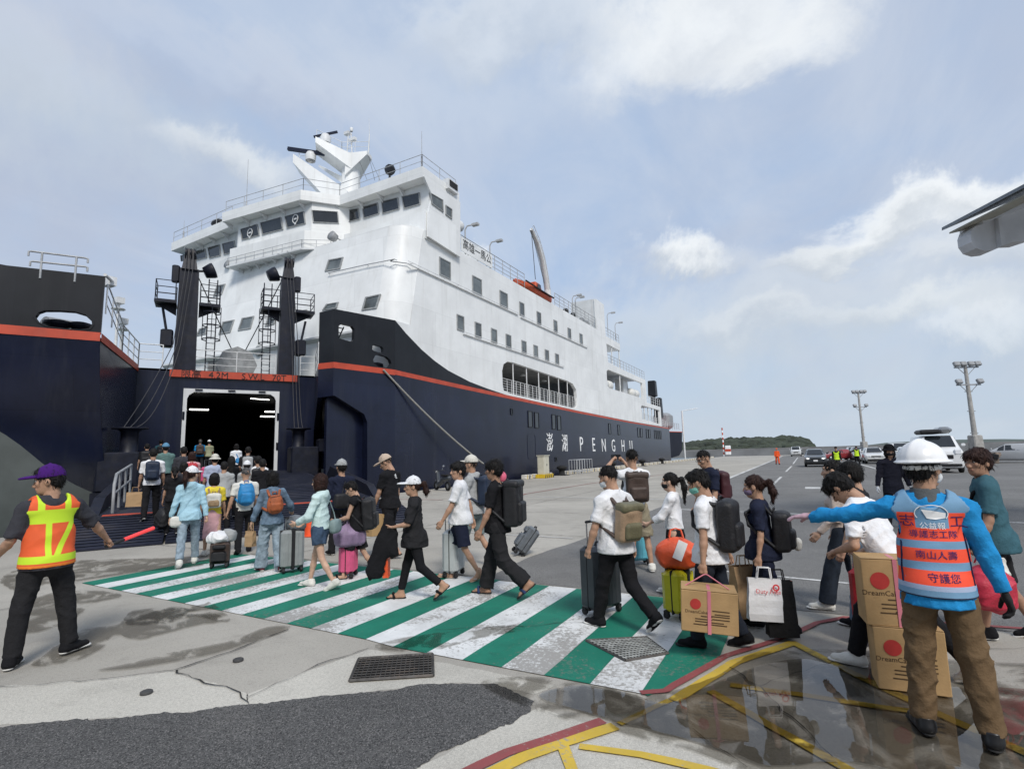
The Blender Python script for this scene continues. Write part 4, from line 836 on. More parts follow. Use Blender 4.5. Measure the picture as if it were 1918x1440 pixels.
p = PY(408, 418, 24.5); MB().sphere(p, (.7, .4, .3), 10, 6).build('searchlight', 'hull_black', ferry)
for u, v, Y in ((623, 443, 24.2), (428, 496, 23.8)):
    p = PY(u, v, Y); MB().lathe([(0, -.25), (.28, -.25), (.34, .15), (0, .15)], p, 10, rot=Matrix.Rotation(R(75), 3, 'X')).bar(p, p + Vector((0, .8, 0)), .04, 6).build('floodlight', 'steel_grey', ferry)
# radar mast
mx, my = -31.6, 31.0
b = MB(); b.lathe([(1.15, 19.6), (.95, 22), (.8, 24.6), (.7, 27)], (mx, my, 0), 10); b.build('radar_mast', 'ship_white', ferry)
mk = lambda u, v, Y=31.0: PY(u, v, Y)
def arm(p, q, w0, w1, h0, h1):
    p, q = Vector(p), Vector(q); d = (q - p); nn = Vector((-d.y, d.x, 0)).normalized() if abs(d.x) + abs(d.y) > .01 else Vector((1, 0, 0))
    vs = [p - nn * w0, p + nn * w0, q + nn * w1, q - nn * w1]; vs = vs + [vs[0] - Vector((0, 0, h0)), vs[1] - Vector((0, 0, h0)), vs[2] - Vector((0, 0, h1)), vs[3] - Vector((0, 0, h1))]
    return vs, [(0, 1, 2, 3), (7, 6, 5, 4), (0, 4, 5, 1), (1, 5, 6, 2), (2, 6, 7, 3), (3, 7, 4, 0)]
b = MB()
b.add(*arm((mx, my, 23.6), mk(556, 300, 28.6), 1.1, .95, 2.6, .75)).add(*arm((mx, my, 26.9), mk(592, 268, 29), 1.0, .95, 1.3, .5)).add(*arm((mx, my, 26.9), mk(692, 288, 31.5), 1.0, .45, 1.9, .3)).add(*arm((mx, my, 25.0), mk(606, 313, 31.5), .6, .5, .6, .2))
fixn(b.build('mast_arm', 'ship_white', ferry))
for (u, v, Y, l, sl, rr) in ((582, 285, 29.0, 3.9, -.18, .17), (610, 252, 29.2, 2.0, .2, .1)):
    c = mk(u, v, Y); dv = Vector((math.cos(YAW), math.sin(YAW), 0)); dv = (dv + Vector((0, 0, sl))).normalized()
    MB().box(c, (l, rr * 1.5, rr * 1.6), Matrix.Rotation(YAW, 3, 'Z') @ Matrix.Rotation(-math.asin(dv.z), 3, 'Y')).build('radar_scanner', 'hull_navy', ferry)
    MB().lathe([(.4, -.75), (.45, -.3), (.3, 0)], c + Vector((0, 0, -.05)), 12).build('radar_motor', 'ship_white2', ferry)
b = MB(); top = Vector((mx, my, 27)); tpm = mk(655, 248, 31)
for dx in (-.35, .35): b.bar((tpm.x + dx, my, 26.9), (tpm.x + dx * .4, my, tpm.z), .05, 6)
for z in np.arange(27.2, tpm.z, .4): b.bar((tpm.x - .3, my, z), (tpm.x + .3, my, z), .03, 5)
b.box((tpm.x - .3, my, tpm.z), (.5, .3, .25)).box((tpm.x + .4, my, tpm.z - .8), (.6, .3, .25)).lathe([(.12, 0), (.16, .3), (0, .4)], (tpm.x + .2, my, tpm.z), 8)
pr_ = mk(690, 288, 31.5); b.bar(pr_, mk(692, 252, 31.5), .07, 6, .04).bar(mk(692, 252, 31.5), mk(691, 222, 31.5), .025, 5, .012)
b.build('mast_top_lamps', 'rail_white', ferry)
rail([mk(593, 262, 29), mk(640, 285, 30.5), mk(690, 284, 31.5)], .9, 2, 1.0, .025); rail([mk(560, 302, 28.6), mk(605, 300, 30)], .9, 2, 1.0, .025)
for u in (700, 690, 676): MB().bar(mk(690 if u > 680 else 668, 290, 31.5), (PY(u + 12, 338, 29)).to_tuple(), .015, 4).build('stay_wire', 'wire', ferry)
# satellite dome, deck lamps, rails and banner along the boat deck
p = PX(859, 424, -20.2); MB().sphere(p, .42, 12, 8).bar(p, p - Vector((0, 0, 1.4)), .12, 8).build('satellite_dome', 'ship_white2', ferry)
rail([(XS - .15, 29.2, 15.72), (XS - .15, 39.2, 15.72)], 1.3, 4, 1.2, .028, 'rail_grey'); rail([(XS - .15, 45.5, 15.72), (XS - .15, 57, 15.72)], 1.3, 4, 1.2, .028, 'rail_grey')
bnr = MB().box((XS - .08, 31.6, 16.35), (.04, 4.2, 1.05)).build('banner', 'ship_white', ferry)
text_mesh('高雄一馬公', .78, 'letter_black', bnr, 'banner_text', frame_mtx((XS - .05, 31.6, 16.38), (0, 1, 0), (0, 0, 1)), .004)
for (y, z) in ((30.2, 15.72), (33.6, 15.72), (50.2, 15.72), (51.0, 15.72), (61.5, 16.4), (64.5, 15.8)):
    MB().path([(XS - .2, y, z), (XS - .2, y, z + 1.9), (XS - .1, y + .1, z + 2.2), (XS + .3, y + .3, z + 2.3)], .05, 6).box((XS + .45, y + .35, z + 2.28), (.5, .3, .16)).build('deck_lamp', 'rail_grey', ferry)
for y in (49.5, 51.5, 54, 55.5): MB().sphere((XS - .7, y, 16.1), (.35, .45, .45), 8, 6).build('vent_cowl', 'steel_grey' if y > 53 else 'rubber', ferry)
# aft decks: canopy deck, posts, rails, funnel pipe, lattice
MB().prism([(XS - 6, 60.1, 14.6), (XS - .02, 60.1, 14.6), (XS - .02, 65.6, 14.6), (XS - 6, 65.6, 14.6)], (0, 0, .9)).build('aft_canopy', 'ship_white', ferry)
rail([(XS - .1, 60.1, 15.5), (XS - .1, 65.5, 15.5)], 1.1, 3, 1.2, .028, 'rail_grey')
for y in (62.4, 65.4): MB().bar((XS - .15, y, 12.2), (XS - .15, y, 14.6), .07, 6).build('aft_post', 'rail_white', ferry)
rail([(XS - .1, 60.5, 12.25), (XS - .1, 77.2, 12.2)], 1.15, 3, 1.3, .028, 'rail_grey')
rail([(XS - .1, 77.6, 8.85), (XS - .1, 85.9, 8.8)], 1.15, 3, 1.3, .03, 'rail_white'); rail([(XS - .1, 74.4, 6.1), (XS - .1, 90.5, 5.55)], 1.1, 4, 1.2, .03, 'rail_white')
for y in (65.3, 77.0): MB().bar((XS - .2, y, 8.9), (XS - .2, y, 12.1), .09, 6).build('aft_post', 'rail_white', ferry)
for y in (76.4, 78.6, 80.8, 83, 85): MB().bar((XS - .2, y, 5.6), (XS - .2, y, 8.78), .08, 6).build('aft_post', 'rail_white', ferry)
MB().prism([(-23, 74, 5.7), (-23, 88, 5.7), (-23, 88, 8.7), (-23, 74, 8.7)], (-.1, 0, 0)).build('aft_cabin_wall', 'ship_white2', ferry)
for y in (75, 76.6, 78.2, 79.8, 81.4): quad_window([(-23, y - .4, 6.7), (-23, y + .4, 6.7), (-23, y + .4, 8), (-23, y - .4, 8)], (1, 0, 0))
MB().bar((-22.5, 78.5, 8.8), (-22.5, 77.5, 13.2), .22, 8).build('aft_crane_boom', 'steel_grey', ferry)
for (u0, v0, hh_) in ((1222, 728, 2.6), (1233, 764, 3.4)):
    q_ = PX(u0, v0, -21.2); MB().box((-21.2, q_.y, q_.z), (1.3, 1.4, hh_), taper=.9, bev=.08).box((-21.2, q_.y, q_.z - hh_ * .7), (.7, .7, hh_ * .6)).build('funnel', 'hull_black', ferry)
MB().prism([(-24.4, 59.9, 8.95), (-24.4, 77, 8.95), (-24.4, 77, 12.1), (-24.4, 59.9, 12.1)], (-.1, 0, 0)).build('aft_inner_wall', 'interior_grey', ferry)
MB().prism([(-23, 60, 12.35), (-23, 66, 12.35), (-23, 66, 14.6), (-23, 60, 14.6)], (-.1, 0, 0)).build('aft_inner_wall', 'ship_white2', ferry)
MB().box((XS - 1.6, 70.5, 10.5), (1.2, 1.8, 2.2), bev=.08).build('deck_locker', 'ship_white2', ferry)
# stern quarter beyond the step
mat('stern_navy', (.004, .006, .017), .6, .2, 1, spec=.15); MB().prism([(-20.5, 92, .4), (-20.5, 103, .9), (-20.5, 106, 1.8), (-20.5, 107.2, 5.3), (-20.5, 92, 5.0)], (-8, 0, 0)).build('stern_ramp', 'stern_navy', ferry)
MB().prism([(-20.45, 92, 5.0), (-20.45, 107.2, 5.3), (-20.45, 107.2, 5.45), (-20.45, 92, 5.15)], (-8.1, 0, 0)).build('stern_stripe', 'stripe_red', ferry)
rail([(-21, 93, 5.5), (-21, 107, 5.8)], 1.2, 3, 2, .04, 'rail_grey'); MB().box((-23, 103, 7.4), (3, 4, 3), bev=.5).build('stern_winch', 'steel_grey', ferry)
MB().bar((-20.4, 107.9, .2), (-20.4, 107.9, 9.5), .18, 6).bar((-20.4, 107.9, 9.5), (-17.8, 110, 10.0), .08, 6).build('stern_lamp_post', 'rail_white', ferry)
# lettered raft canisters, lifeboat and davit are things of their own
for i, (y, lab) in enumerate([(61.6, 'row of white life raft canisters nearest the white side wall on the aft deck'), (73.5, 'white life raft canister farther aft by the open deck edge')]):
    c = thing('life_raft_canister', lab, 'life raft', (XS - .9, y, 9.2), 0, 'life raft canisters on the aft deck')
    for k in range(2 if i == 0 else 2):
        yy = (k - .5) * 1.75; MB().lathe([(0, -.8), (.5, -.75), (.62, -.5), (.62, .5), (.5, .75), (0, .8)], (0, yy, .7), 14, rot=Matrix.Rotation(R(90), 3, 'X')).build('canister', 'canister', c)
        MB().box((0, yy - .5, .1), (1.0, .12, .25)).box((0, yy + .5, .1), (1.0, .12, .25)).build('cradle', 'rail_white', c)
lb = thing('rescue_boat', 'orange rescue boat hanging on the white davit along the boat deck', 'boat', (XS - .75, 41.6, 15.45)); lb.scale = (.85, .92, .9)
b = MB(); L_ = 3.4; sec = []
for i in range(13):
    y = -L_ + 2 * L_ * i / 12; t = y / L_; wd = 1.05 * (1 - max(0, -t) ** 3 * .9 - max(0, t) ** 6 * .25); kl = .32 * max(0, -t) ** 2; sh = .95 + .25 * max(0, -t) ** 2
    sec.append([(-wd, y, sh), (-wd * .92, y, .55 + kl * .5), (-wd * .45, y, .15 + kl), (0, y, kl), (wd * .45, y, .15 + kl), (wd * .92, y, .55 + kl * .5), (wd, y, sh), (wd * .9, y, sh + .02), (0, y, sh - .1), (-wd * .9, y, sh + .02)])
for s_ in sec: b.v += s_
k = 10
for i in range(12):
    for j in range(k): jj = (j + 1) % k; b.f.append((i * k + j, i * k + jj, i * k + k + jj, i * k + k + j)); b.mi.append(0); b.sm.append(True)
b.add(sec[0], [tuple(range(k))]).add(sec[-1], [tuple(range(k))[::-1]])
fixn(b.build('hull', 'lifeboat_orange', lb))
MB().box((0, .9, 1.5), (1.1, 1.5, .9), taper=.8, bev=.1).build('cabin', 'lifeboat_orange', lb)
MB().box((.56, .9, 1.55), (.03, .7, .4)).build('cabin_window', 'ship_glass', lb)
MB().path([(1.08, -3.0, .95), (1.12, 0, .85), (1.08, 3.2, .85)], .08, 8).build('fender_rail', 'rubber', lb)
MB().box((0, 3.45, .6), (.4, .4, .8), bev=.05).build('outboard', 'rubber', lb)
dv = thing('davit', 'curved white davit crane arm standing over the orange rescue boat', 'davit', (XS - .7, 45.2, 15.72))
MB().lathe([(.45, 0), (.4, .3), (.32, 1.2), (.3, 1.6)], (0, 0, 0), 12).build('pedestal', 'ship_white2', dv)
pp = [(0, 0, 1.4), (0, -.3, 2.6), (.05, -1.1, 4.2), (.1, -2.2, 5.5), (.2, -3.6, 6.3)]
b = MB(); b.path(pp, [.32, .32, .3, .26, .2], 4); b.build('arm', 'ship_white2', dv)
b = MB(); b.path([(x + .3, y - .1, z + .25) for x, y, z in pp], .03, 5)
for a in np.linspace(0, 1, 12):
    i = min(3, int(a * 4)); q = Vector(pp[i]).lerp(Vector(pp[i + 1]), a * 4 - i); b.bar(q, q + Vector((.3, -.1, .25)), .02, 4)
b.build('arm_ladder', 'rail_white', dv); MB().bar((.2, -3.6, 6.2), (.5, -3.7, 1.5), .03, 5).bar((.2, -3.6, 6.2), (.2, -1.2, 1.9), .02, 5).build('fall_wire', 'wire', dv)
mr = thing('mooring_rope', 'pale mooring rope running from the bow fairlead down to the quay', 'rope', (-17.6, 30, 0))
a_ = kp(716, 693) + kn * .1; e_ = G(905, 868, .35)
e_ = Vector((-18.2, a_.y + 9.0, .3))
e_ = PN(905, 868, (-18.3, 0, 0), (1, 0, 0)); WORLD.add('mooring_rope')
MB().path(sag(a_, e_, .25, 20), .055, 7).build('rope', 'rope', mr)
# ================================================================== people (signed-distance bodies turned into meshes)
def surfnet(F, org, h):
    S = F < 0; nx, ny, nz = F.shape
    cnt = np.zeros((nx - 1, ny - 1, nz - 1), np.int8)
    for i in (0, 1):
        for j in (0, 1):
            for k in (0, 1): cnt += S[i:nx - 1 + i, j:ny - 1 + j, k:nz - 1 + k]
    cells = np.argwhere((cnt > 0) & (cnt < 8)); n = len(cells)
    if n == 0: return np.zeros((0, 3)), np.zeros((0, 4), int)
    idx = -np.ones(cnt.shape, np.int32); ci, cj, ck = cells.T; idx[ci, cj, ck] = np.arange(n)
    pos = np.zeros((n, 3)); num = np.zeros(n)
    corners = [(i, j, k) for i in (0, 1) for j in (0, 1) for k in (0, 1)]
    val = {c: F[ci + c[0], cj + c[1], ck + c[2]] for c in corners}
    for a in corners:
        for ax in range(3):
            if a[ax]: continue
            b = list(a); b[ax] = 1; b = tuple(b); va, vb = val[a], val[b]; m = (va < 0) != (vb < 0)
            t = np.where(m, va / np.where(m, va - vb, 1), 0)
            p = np.zeros((n, 3)) + np.array(a); p[:, ax] = t; pos[m] += p[m]; num += m
    pos = (cells + pos / num[:, None]) * h + org
    quads = []
    for ax in range(3):
        sl = [slice(None)] * 3; s2 = [slice(None)] * 3; sl[ax] = slice(0, -1); s2[ax] = slice(1, None)
        o1, o2 = [a for a in range(3) if a != ax]
        A, B = S[tuple(sl)], S[tuple(s2)]; e = np.argwhere(A != B)
        lim = [nx - 1, ny - 1, nz - 1]; ok = (e[:, o1] > 0) & (e[:, o2] > 0) & (e[:, o1] < lim[o1]) & (e[:, o2] < lim[o2]); e = e[ok]
        if len(e) == 0: continue
        def cid(d1, d2): q = e.copy(); q[:, o1] += d1; q[:, o2] += d2; return idx[q[:, 0], q[:, 1], q[:, 2]]
        q = np.stack([cid(-1, -1), cid(0, -1), cid(0, 0), cid(-1, 0)], 1); flip = ~A[e[:, 0], e[:, 1], e[:, 2]]
        if ax == 1: flip = ~flip
        q[flip] = q[flip][:, ::-1]; quads.append(q)
    return pos, np.concatenate(quads)
V3 = lambda *a: np.array(a, float)
def cone(a, b, ra, rb, k=.03, caps=(), sub=False, sq=None): return dict(t='c', a=np.array(a, float), b=np.array(b, float), ra=ra, rb=rb, k=k, caps=caps, sub=sub, sq=sq)
def ell(c, r, k=.03, rot=None, sub=False, caps=()): return dict(t='e', c=np.array(c, float), r=np.array(r, float), k=k, rot=rot, sub=sub, caps=caps)
def rbox(c, hs, rr=.03, k=.02, rot=None, sub=False): return dict(t='b', c=np.array(c, float), r=np.array(hs, float), rr=rr, k=k, rot=rot, sub=sub, caps=())
def prim_box(p):
    if p['t'] == 'c':
        m = max(p['ra'], p['rb']); return np.minimum(p['a'], p['b']) - m, np.maximum(p['a'], p['b']) + m
    m = p['r'].max() * (1.75 if p['t'] == 'b' else 1.0); return p['c'] - m, p['c'] + m
def prim_eval(p, X, Y, Z):
    if p['t'] == 'c':
        a, d = p['a'], p['b'] - p['a']; L2 = max(d @ d, 1e-9)
        x, y, z = X - a[0], Y - a[1], Z - a[2]
        t = np.clip((x * d[0] + y * d[1] + z * d[2]) / L2, 0, 1)
        ex, ey, ez = x - t * d[0], y - t * d[1], z - t * d[2]
        if p['sq'] is not None:     # squash: flattened along a direction
            q, f = p['sq']; dq = ex * q[0] + ey * q[1] + ez * q[2]; e2 = ex * ex + ey * ey + ez * ez + dq * dq * (1 / f ** 2 - 1)
            r = (np.sqrt(e2) - (p['ra'] + (p['rb'] - p['ra']) * t)) * (f ** .5)
        else: r = np.sqrt(ex * ex + ey * ey + ez * ez) - (p['ra'] + (p['rb'] - p['ra']) * t)
    else:
        x, y, z = X - p['c'][0], Y - p['c'][1], Z - p['c'][2]
        if p['rot'] is not None:
            M = p['rot']; x, y, z = x * M[0, 0] + y * M[1, 0] + z * M[2, 0], x * M[0, 1] + y * M[1, 1] + z * M[2, 1], x * M[0, 2] + y * M[1, 2] + z * M[2, 2]
        r_ = p['r']
        if p['t'] == 'e':
            k0 = np.sqrt((x / r_[0]) ** 2 + (y / r_[1]) ** 2 + (z / r_[2]) ** 2); k1 = np.sqrt((x / r_[0] ** 2) ** 2 + (y / r_[1] ** 2) ** 2 + (z / r_[2] ** 2) ** 2)
            r = k0 * (k0 - 1) / np.maximum(k1, 1e-6)
        else:
            qx, qy, qz = np.abs(x) - r_[0] + p['rr'], np.abs(y) - r_[1] + p['rr'], np.abs(z) - r_[2] + p['rr']
            r = np.sqrt(np.maximum(qx, 0) ** 2 + np.maximum(qy, 0) ** 2 + np.maximum(qz, 0) ** 2) + np.minimum(np.maximum(qx, np.maximum(qy, qz)), 0) - p['rr']
    for cpt, cn in p['caps']: r = np.maximum(r, (X - cpt[0]) * cn[0] + (Y - cpt[1]) * cn[1] + (Z - cpt[2]) * cn[2])
    return r
def poly(prims, h, fold=0.0, seed=0, ff=45.0, cuts=()):
    """union of primitives -> (verts, quads)"""
    bb = [prim_box(p) for p in prims if not p['sub']]; lo = np.min([b[0] for b in bb], 0) - 2.5 * h - fold * 2; hi = np.max([b[1] for b in bb], 0) + 2.5 * h + fold * 2
    n = np.ceil((hi - lo) / h).astype(int) + 1; F = np.full(n, .2, np.float32)
    ax = [lo[i] + h * np.arange(n[i]) for i in range(3)]
    for p in prims:
        b0, b1 = prim_box(p); mg = p['k'] + 3 * h + fold
        i0 = np.maximum(((b0 - mg - lo) / h).astype(int), 0); i1 = np.minimum(((b1 + mg - lo) / h).astype(int) + 2, n)
        if (i1 <= i0).any(): continue
        sl = tuple(slice(i0[q], i1[q]) for q in range(3)); X, Y, Z = np.ix_(*(ax[q][sl[q]] for q in range(3)))
        d = prim_eval(p, X, Y, Z).astype(np.float32); A = F[sl]; k = max(p['k'], 1e-4)
        if p['sub']:
            d = -d; t = np.clip(.5 - .5 * (d - A) / k, 0, 1) if False else None; F[sl] = np.maximum(A, d)
        else:
            t = np.clip(.5 + .5 * (A - d) / k, 0, 1); F[sl] = A + (d - A) * t - k * t * (1 - t)
    X, Y, Z = np.ix_(*ax)
    if fold:
        r = np.random.RandomState(seed); D = 0
        for q in range(4):
            w_ = r.uniform(-1, 1, 3) * np.array([1, 1, 1.1]); w_ = w_ / np.linalg.norm(w_) * ff * r.uniform(.7, 1.5); ph = r.uniform(0, 6.28, 4); w2 = r.uniform(-1, 1, 3) * ff * .4; w3 = r.uniform(-1, 1, 3) * ff * .3
            wave = np.sin((X * w_[0] + Y * w_[1] + Z * w_[2] + ph[0]) * .5 + 1.3 * np.sin(X * w2[0] + Y * w2[1] + Z * w2[2] + ph[1])); mod = .5 + .5 * np.sin(X * w3[0] + Y * w3[1] + Z * w3[2] + ph[2])
            D = D + ((1 - np.abs(wave)) ** 2 - .33) * mod * 1.6
        D = -D
        F += (fold * .5 * D).astype(np.float32)
    for cpt, cn in cuts: F[...] = np.maximum(F, (X - cpt[0]) * cn[0] + (Y - cpt[1]) * cn[1] + (Z - cpt[2]) * cn[2])
    return surfnet(F, lo, h)
def np_mesh(name, parts, mats, parent, smooth=True):
    """parts: list of (verts, quads, material index)"""
    vs, fs, mi, k = [], [], [], 0
    for v, f, m in parts:
        if len(f) == 0: continue
        vs.append(v); fs.append(np.asarray(f) + k); mi.append(np.full(len(f), m)); k += len(v)
    V = np.concatenate(vs); Q = np.concatenate(fs); M_ = np.concatenate(mi).astype(np.int32); me = bpy.data.meshes.new(name)
    me.vertices.add(len(V)); me.vertices.foreach_set('co', V.astype(np.float32).ravel()); me.loops.add(Q.size); me.loops.foreach_set('vertex_index', Q.astype(np.int32).ravel())
    me.polygons.add(len(Q)); me.polygons.foreach_set('loop_start', np.arange(0, Q.size, 4, dtype=np.int32)); me.polygons.foreach_set('loop_total', np.full(len(Q), 4, np.int32))
    for x in mats: me.materials.append(MT[x] if isinstance(x, str) else x)
    me.polygons.foreach_set('material_index', M_); me.polygons.foreach_set('use_smooth', np.full(len(Q), smooth)); me.update(calc_edges=True); me.validate()
    return link(bpy.data.objects.new(name, me), parent)
def rx(a): c, s = math.cos(a), math.sin(a); return np.array([[1, 0, 0], [0, c, -s], [0, s, c]])
def ry(a): c, s = math.cos(a), math.sin(a); return np.array([[c, 0, s], [0, 1, 0], [-s, 0, c]])
def rz(a): c, s = math.cos(a), math.sin(a); return np.array([[c, -s, 0], [s, c, 0], [0, 0, 1]])
def cloth(name, col, kind='cotton'):
    """fabric materials"""
    if name in MT: return name
    if kind == 'denim': mat(name, col, .85, .3, 14, .5, 240, spec=.2, dirt=tuple(min(1, c * 1.7) for c in col), dscale=4, damt=.5)
    elif kind == 'nylon': mat(name, col, .5, .2, 9, .35, 60, spec=.4)
    elif kind == 'shell': mat(name, col, .32, .1, 5, .05, 90, spec=.5, dirt=tuple(c * .6 for c in col), dscale=6, damt=.3)
    elif kind == 'leather': mat(name, col, .55, .25, 8, .3, 120, spec=.4)
    else: mat(name, col, .88, .1, 6, .55, 24, spec=.15)
    return name
for i, c in enumerate([(.50, .31, .215), (.43, .255, .17), (.36, .205, .135), (.56, .36, .26)]): mat('skin%d' % i, c, .5, .1, 22, .12, 150, spec=.35, dirt=tuple(x * .82 for x in c), dscale=9, damt=.5)
mat('hair_black', (.008, .007, .0066), .58, .35, 40, .5, 90, spec=.22, stretch=(1, 1, .25)); mat('hair_brown', (.026, .011, .008), .58, .35, 40, .5, 90, spec=.22, stretch=(1, 1, .25)); mat('hair_grey', (.06, .057, .055), .5, .5, 30, .6, 60, stretch=(1, 1, .25))
mat('eye_white', (.62, .6, .58), .3, .05); mat('eye_dark', (.012, .008, .006), .25, .1); mat('lip', (.33, .13, .105), .5, .1, 30); mat('brow', (.02, .015, .012), .8, .2)
mat('sole_white', (.68, .67, .64), .7, .1, 10); mat('sole_black', (.02, .02, .02), .8, .2, 10)
def ik(sh, tgt, l1, l2, pole):
    d = tgt - sh; L = np.linalg.norm(d); L = min(max(L, .05), (l1 + l2) * .995); dn = d / np.linalg.norm(d); tgt = sh + dn * L
    a = (l1 * l1 - l2 * l2 + L * L) / (2 * L); hh = math.sqrt(max(l1 * l1 - a * a, 0)); pv = pole - dn * (pole @ dn); pv = pv / max(np.linalg.norm(pv), 1e-6)
    return sh + dn * a + pv * hh, tgt
POSES = dict(
    stand=dict(L=(2, 3, 5), R=(-2, 2, 5)), stand_wide=dict(L=(4, 2, 11), R=(-4, 3, 11)),
    walkL=dict(L=(18, 6, 2), R=(-11, 20, 2)), walkR=dict(L=(-11, 20, 2), R=(18, 6, 2)), stepL=dict(L=(13, 6, 3), R=(-10, 14, 3)), stepR=dict(L=(-10, 14, 3), R=(13, 6, 3)),
    strideR=dict(L=(-13, 36, 2), R=(17, 4, 2)), strideL=dict(L=(17, 4, 2), R=(-13, 36, 2)))
class Person:
    def __init__(s, label, u, v, vt, head=-90, pose='stand', H=None, base=None, dist=None, group=None, lean=0, roll=0, arms=None, skin=0, sex='m', bulk=1.07, hyaw=0, hpitch=0, hroll=0, cat='person', twist=0, pos=None):
        s.z0 = 0.0
        if pos is not None: g = Vector(pos); s.z0 = g.z
        elif base is not None: g = G(u, v, base); s.z0 = base
        else: g = G(u, v)
        s.g = g; s.d = math.hypot(g.x, g.y)
        s.H = H or min(1.86, max(1.2, PZ(u, vt, g.x, g.y) - s.z0)); s.S = s.H / 1.75
        away = math.atan2(g.x, g.y); th = away + R(head)        # heading clockwise from +Y
        s.ob = thing('person', label, cat, (g.x, g.y, s.z0 + .012), -th, group); s.th = th
        S = s.S; s.lod = 0 if s.d < 6.5 else 1 if s.d < 12 else 2 if s.d < 26 else 3
        s.h = [.0125, .0145, .019, .034][s.lod]; s.sex = sex; s.bulk = bulk if bulk > 1.08 else bulk * (.97 + .09 * ((u * 7) % 11) / 10); f = sex == 'f'
        sw = (.163 if f else .188) * S; hw = .088 * S; s.skin = 'skin%d' % skin; s.rs = np.random.RandomState(int(abs(u * 7 + v * 13)) % 99991)
        P = POSES[pose] if isinstance(pose, str) else pose
        Rt = rx(-R(lean)) @ ry(R(roll)) @ rz(R(twist)); s.Rt = Rt; up_, ri, fw = Rt[:, 2], Rt[:, 0], Rt[:, 1]; s.up, s.ri, s.fw = up_, ri, fw
        pel = V3(0, 0, .93 * S)
        s.leg = {}
        for sd, sg in (('L', -1), ('R', 1)):
            hp, kn_, ab = P[sd]; hip = pel + V3(sg * hw, 0, -.02 * S); M = ry(-R(ab) * sg) @ rx(R(hp)); kd = M @ V3(0, 0, -1); knee = hip + kd * .43 * S
            M2 = ry(-R(ab) * sg * .6) @ rx(R(hp - kn_)); ad = M2 @ V3(0, 0, -1); ank = knee + ad * .41 * S; pit = (hp - kn_); s.leg[sd] = [hip, knee, ank, pit]
        lowest = min(l[2][2] - .075 * S - (max(0, -l[3] - 8) / 100 * .0) * S for l in s.leg.values()); dz = -lowest; pel[2] += dz
        for l in s.leg.values():
            for i in range(3): l[i][2] += dz
        s.pel = pel; s.waist = pel + up_ * .16 * S; s.chest = pel + up_ * .36 * S; s.neck = pel + up_ * .545 * S
        s.sh = {'L': s.neck - up_ * .085 * S - ri * sw, 'R': s.neck - up_ * .085 * S + ri * sw}
        s.arm = {}
        arms = arms or {}
        for sd, sg in (('L', -1), ('R', 1)):
            a = arms.get(sd, (8, 8, 12)); l1, l2 = .29 * S, .25 * S
            if len(a) == 4 and a[0] == 'to':       # hand target in the person's frame, metres at the person's scale
                el, wr = ik(s.sh[sd], V3(*a[1:]) * S, l1, l2, V3(sg * .5, -.6, -.6))
            else:
                M = Rt @ ry(-R(a[1]) * sg) @ rx(R(a[0])); ud = M @ V3(0, 0, -1); el = s.sh[sd] + ud * l1
                M2 = M @ rx(R(a[2])) if len(a) < 4 else M @ rz(R(a[3]) * sg) @ rx(R(a[2])); wr = el + (M2 @ V3(0, 0, -1)) * l2
            s.arm[sd] = [s.sh[sd].copy(), el, wr]
        s.Rh = Rt @ rz(-R(hyaw)) @ rx(-R(hpitch)) @ ry(R(hroll))
        hb = s.neck + up_ * .06 * S + fw * .01 * S; s.hc = hb + s.Rh @ V3(0, .022, .095) * S; s.hscale = S * (1.06 if s.H > 1.4 else 1.12)
        s.bare = dict(arm=1.0, leg=1.0)
    def hp(s, *p): return s.hc + s.Rh @ (V3(*p) * s.hscale)
    def tp(s, x, y, z): return s.pel + s.Rt @ (V3(x, y, z) * s.S)        # torso-frame point above the pelvis
    def w2(s, p): return Vector(s.ob.matrix_basis @ Vector(p))
    # ---- anatomy
    def limbs(s, inf=0.0):
        S, b = s.S, s.bulk; out = []; f = s.sex == 'f'
        for sd in 'LR':
            a, e, w_ = s.arm[sd]; k = (.86 if f else 1) * b ** .5
            m_ = e * .72 + w_ * .28; out += [cone(a, e, .05 * S * k + inf, .04 * S * k + inf, .03), cone(e, m_, .040 * S * k + inf, .0435 * S * k + inf, .015), cone(m_, w_, .0435 * S * k + inf, .027 * S * k + inf, .015)]
            h_, kn_, an, _ = s.leg[sd]
            out += [cone(h_, kn_, .08 * S * b ** .5 + inf, .053 * S + inf, .03), cone(kn_, kn_ * .62 + an * .38, .05 * S + inf, .05 * S + inf, .02), cone(kn_ * .62 + an * .38, an, .05 * S + inf, .033 * S + inf, .02)]
        return out
    def build_body(s, arms=True, legs=True):
        S = s.S; pr_ = []
        T = [cone(s.neck - s.up * .05 * S, s.hc - s.up * .03 * S, .056 * S * (.9 if s.sex == 'f' else 1.05), .052 * S * (.9 if s.sex == 'f' else 1.05), .02),
             cone(s.chest, s.waist, .105 * S, .09 * S, .05, sq=(s.fw, .7)), cone(s.waist, s.pel, .09 * S, .1 * S, .05, sq=(s.fw, .75))]
        for sd in 'LR': T.append(cone(s.neck - s.up * .05 * S, s.sh[sd], .05 * S, .05 * S, .04))
        pr_ = T + s.limbs(-.004 * S)
        parts = [(*poly(pr_, s.h), 0)]
        # feet (bare parts inside shoes)
        hh = [.0062, .0075, .011, .03][s.lod] * (S if S < 1 else 1)
        # head
        hs = s.hscale; E = lambda c, r, k=.012, **kw: ell(s.hp(*c), np.array(r) * hs, k * hs, s.Rh, **kw)
        H_ = [E((0, -.012, .038), (.077, .094, .092), .02), E((0, .022, -.03), (.062, .066, .082), .04), E((0, .05, -.082), (.034, .034, .03), .04), cone(s.hp(0, -.02, -.05), s.hp(0, -.025, -.15), .052 * hs, .054 * hs, .03)]
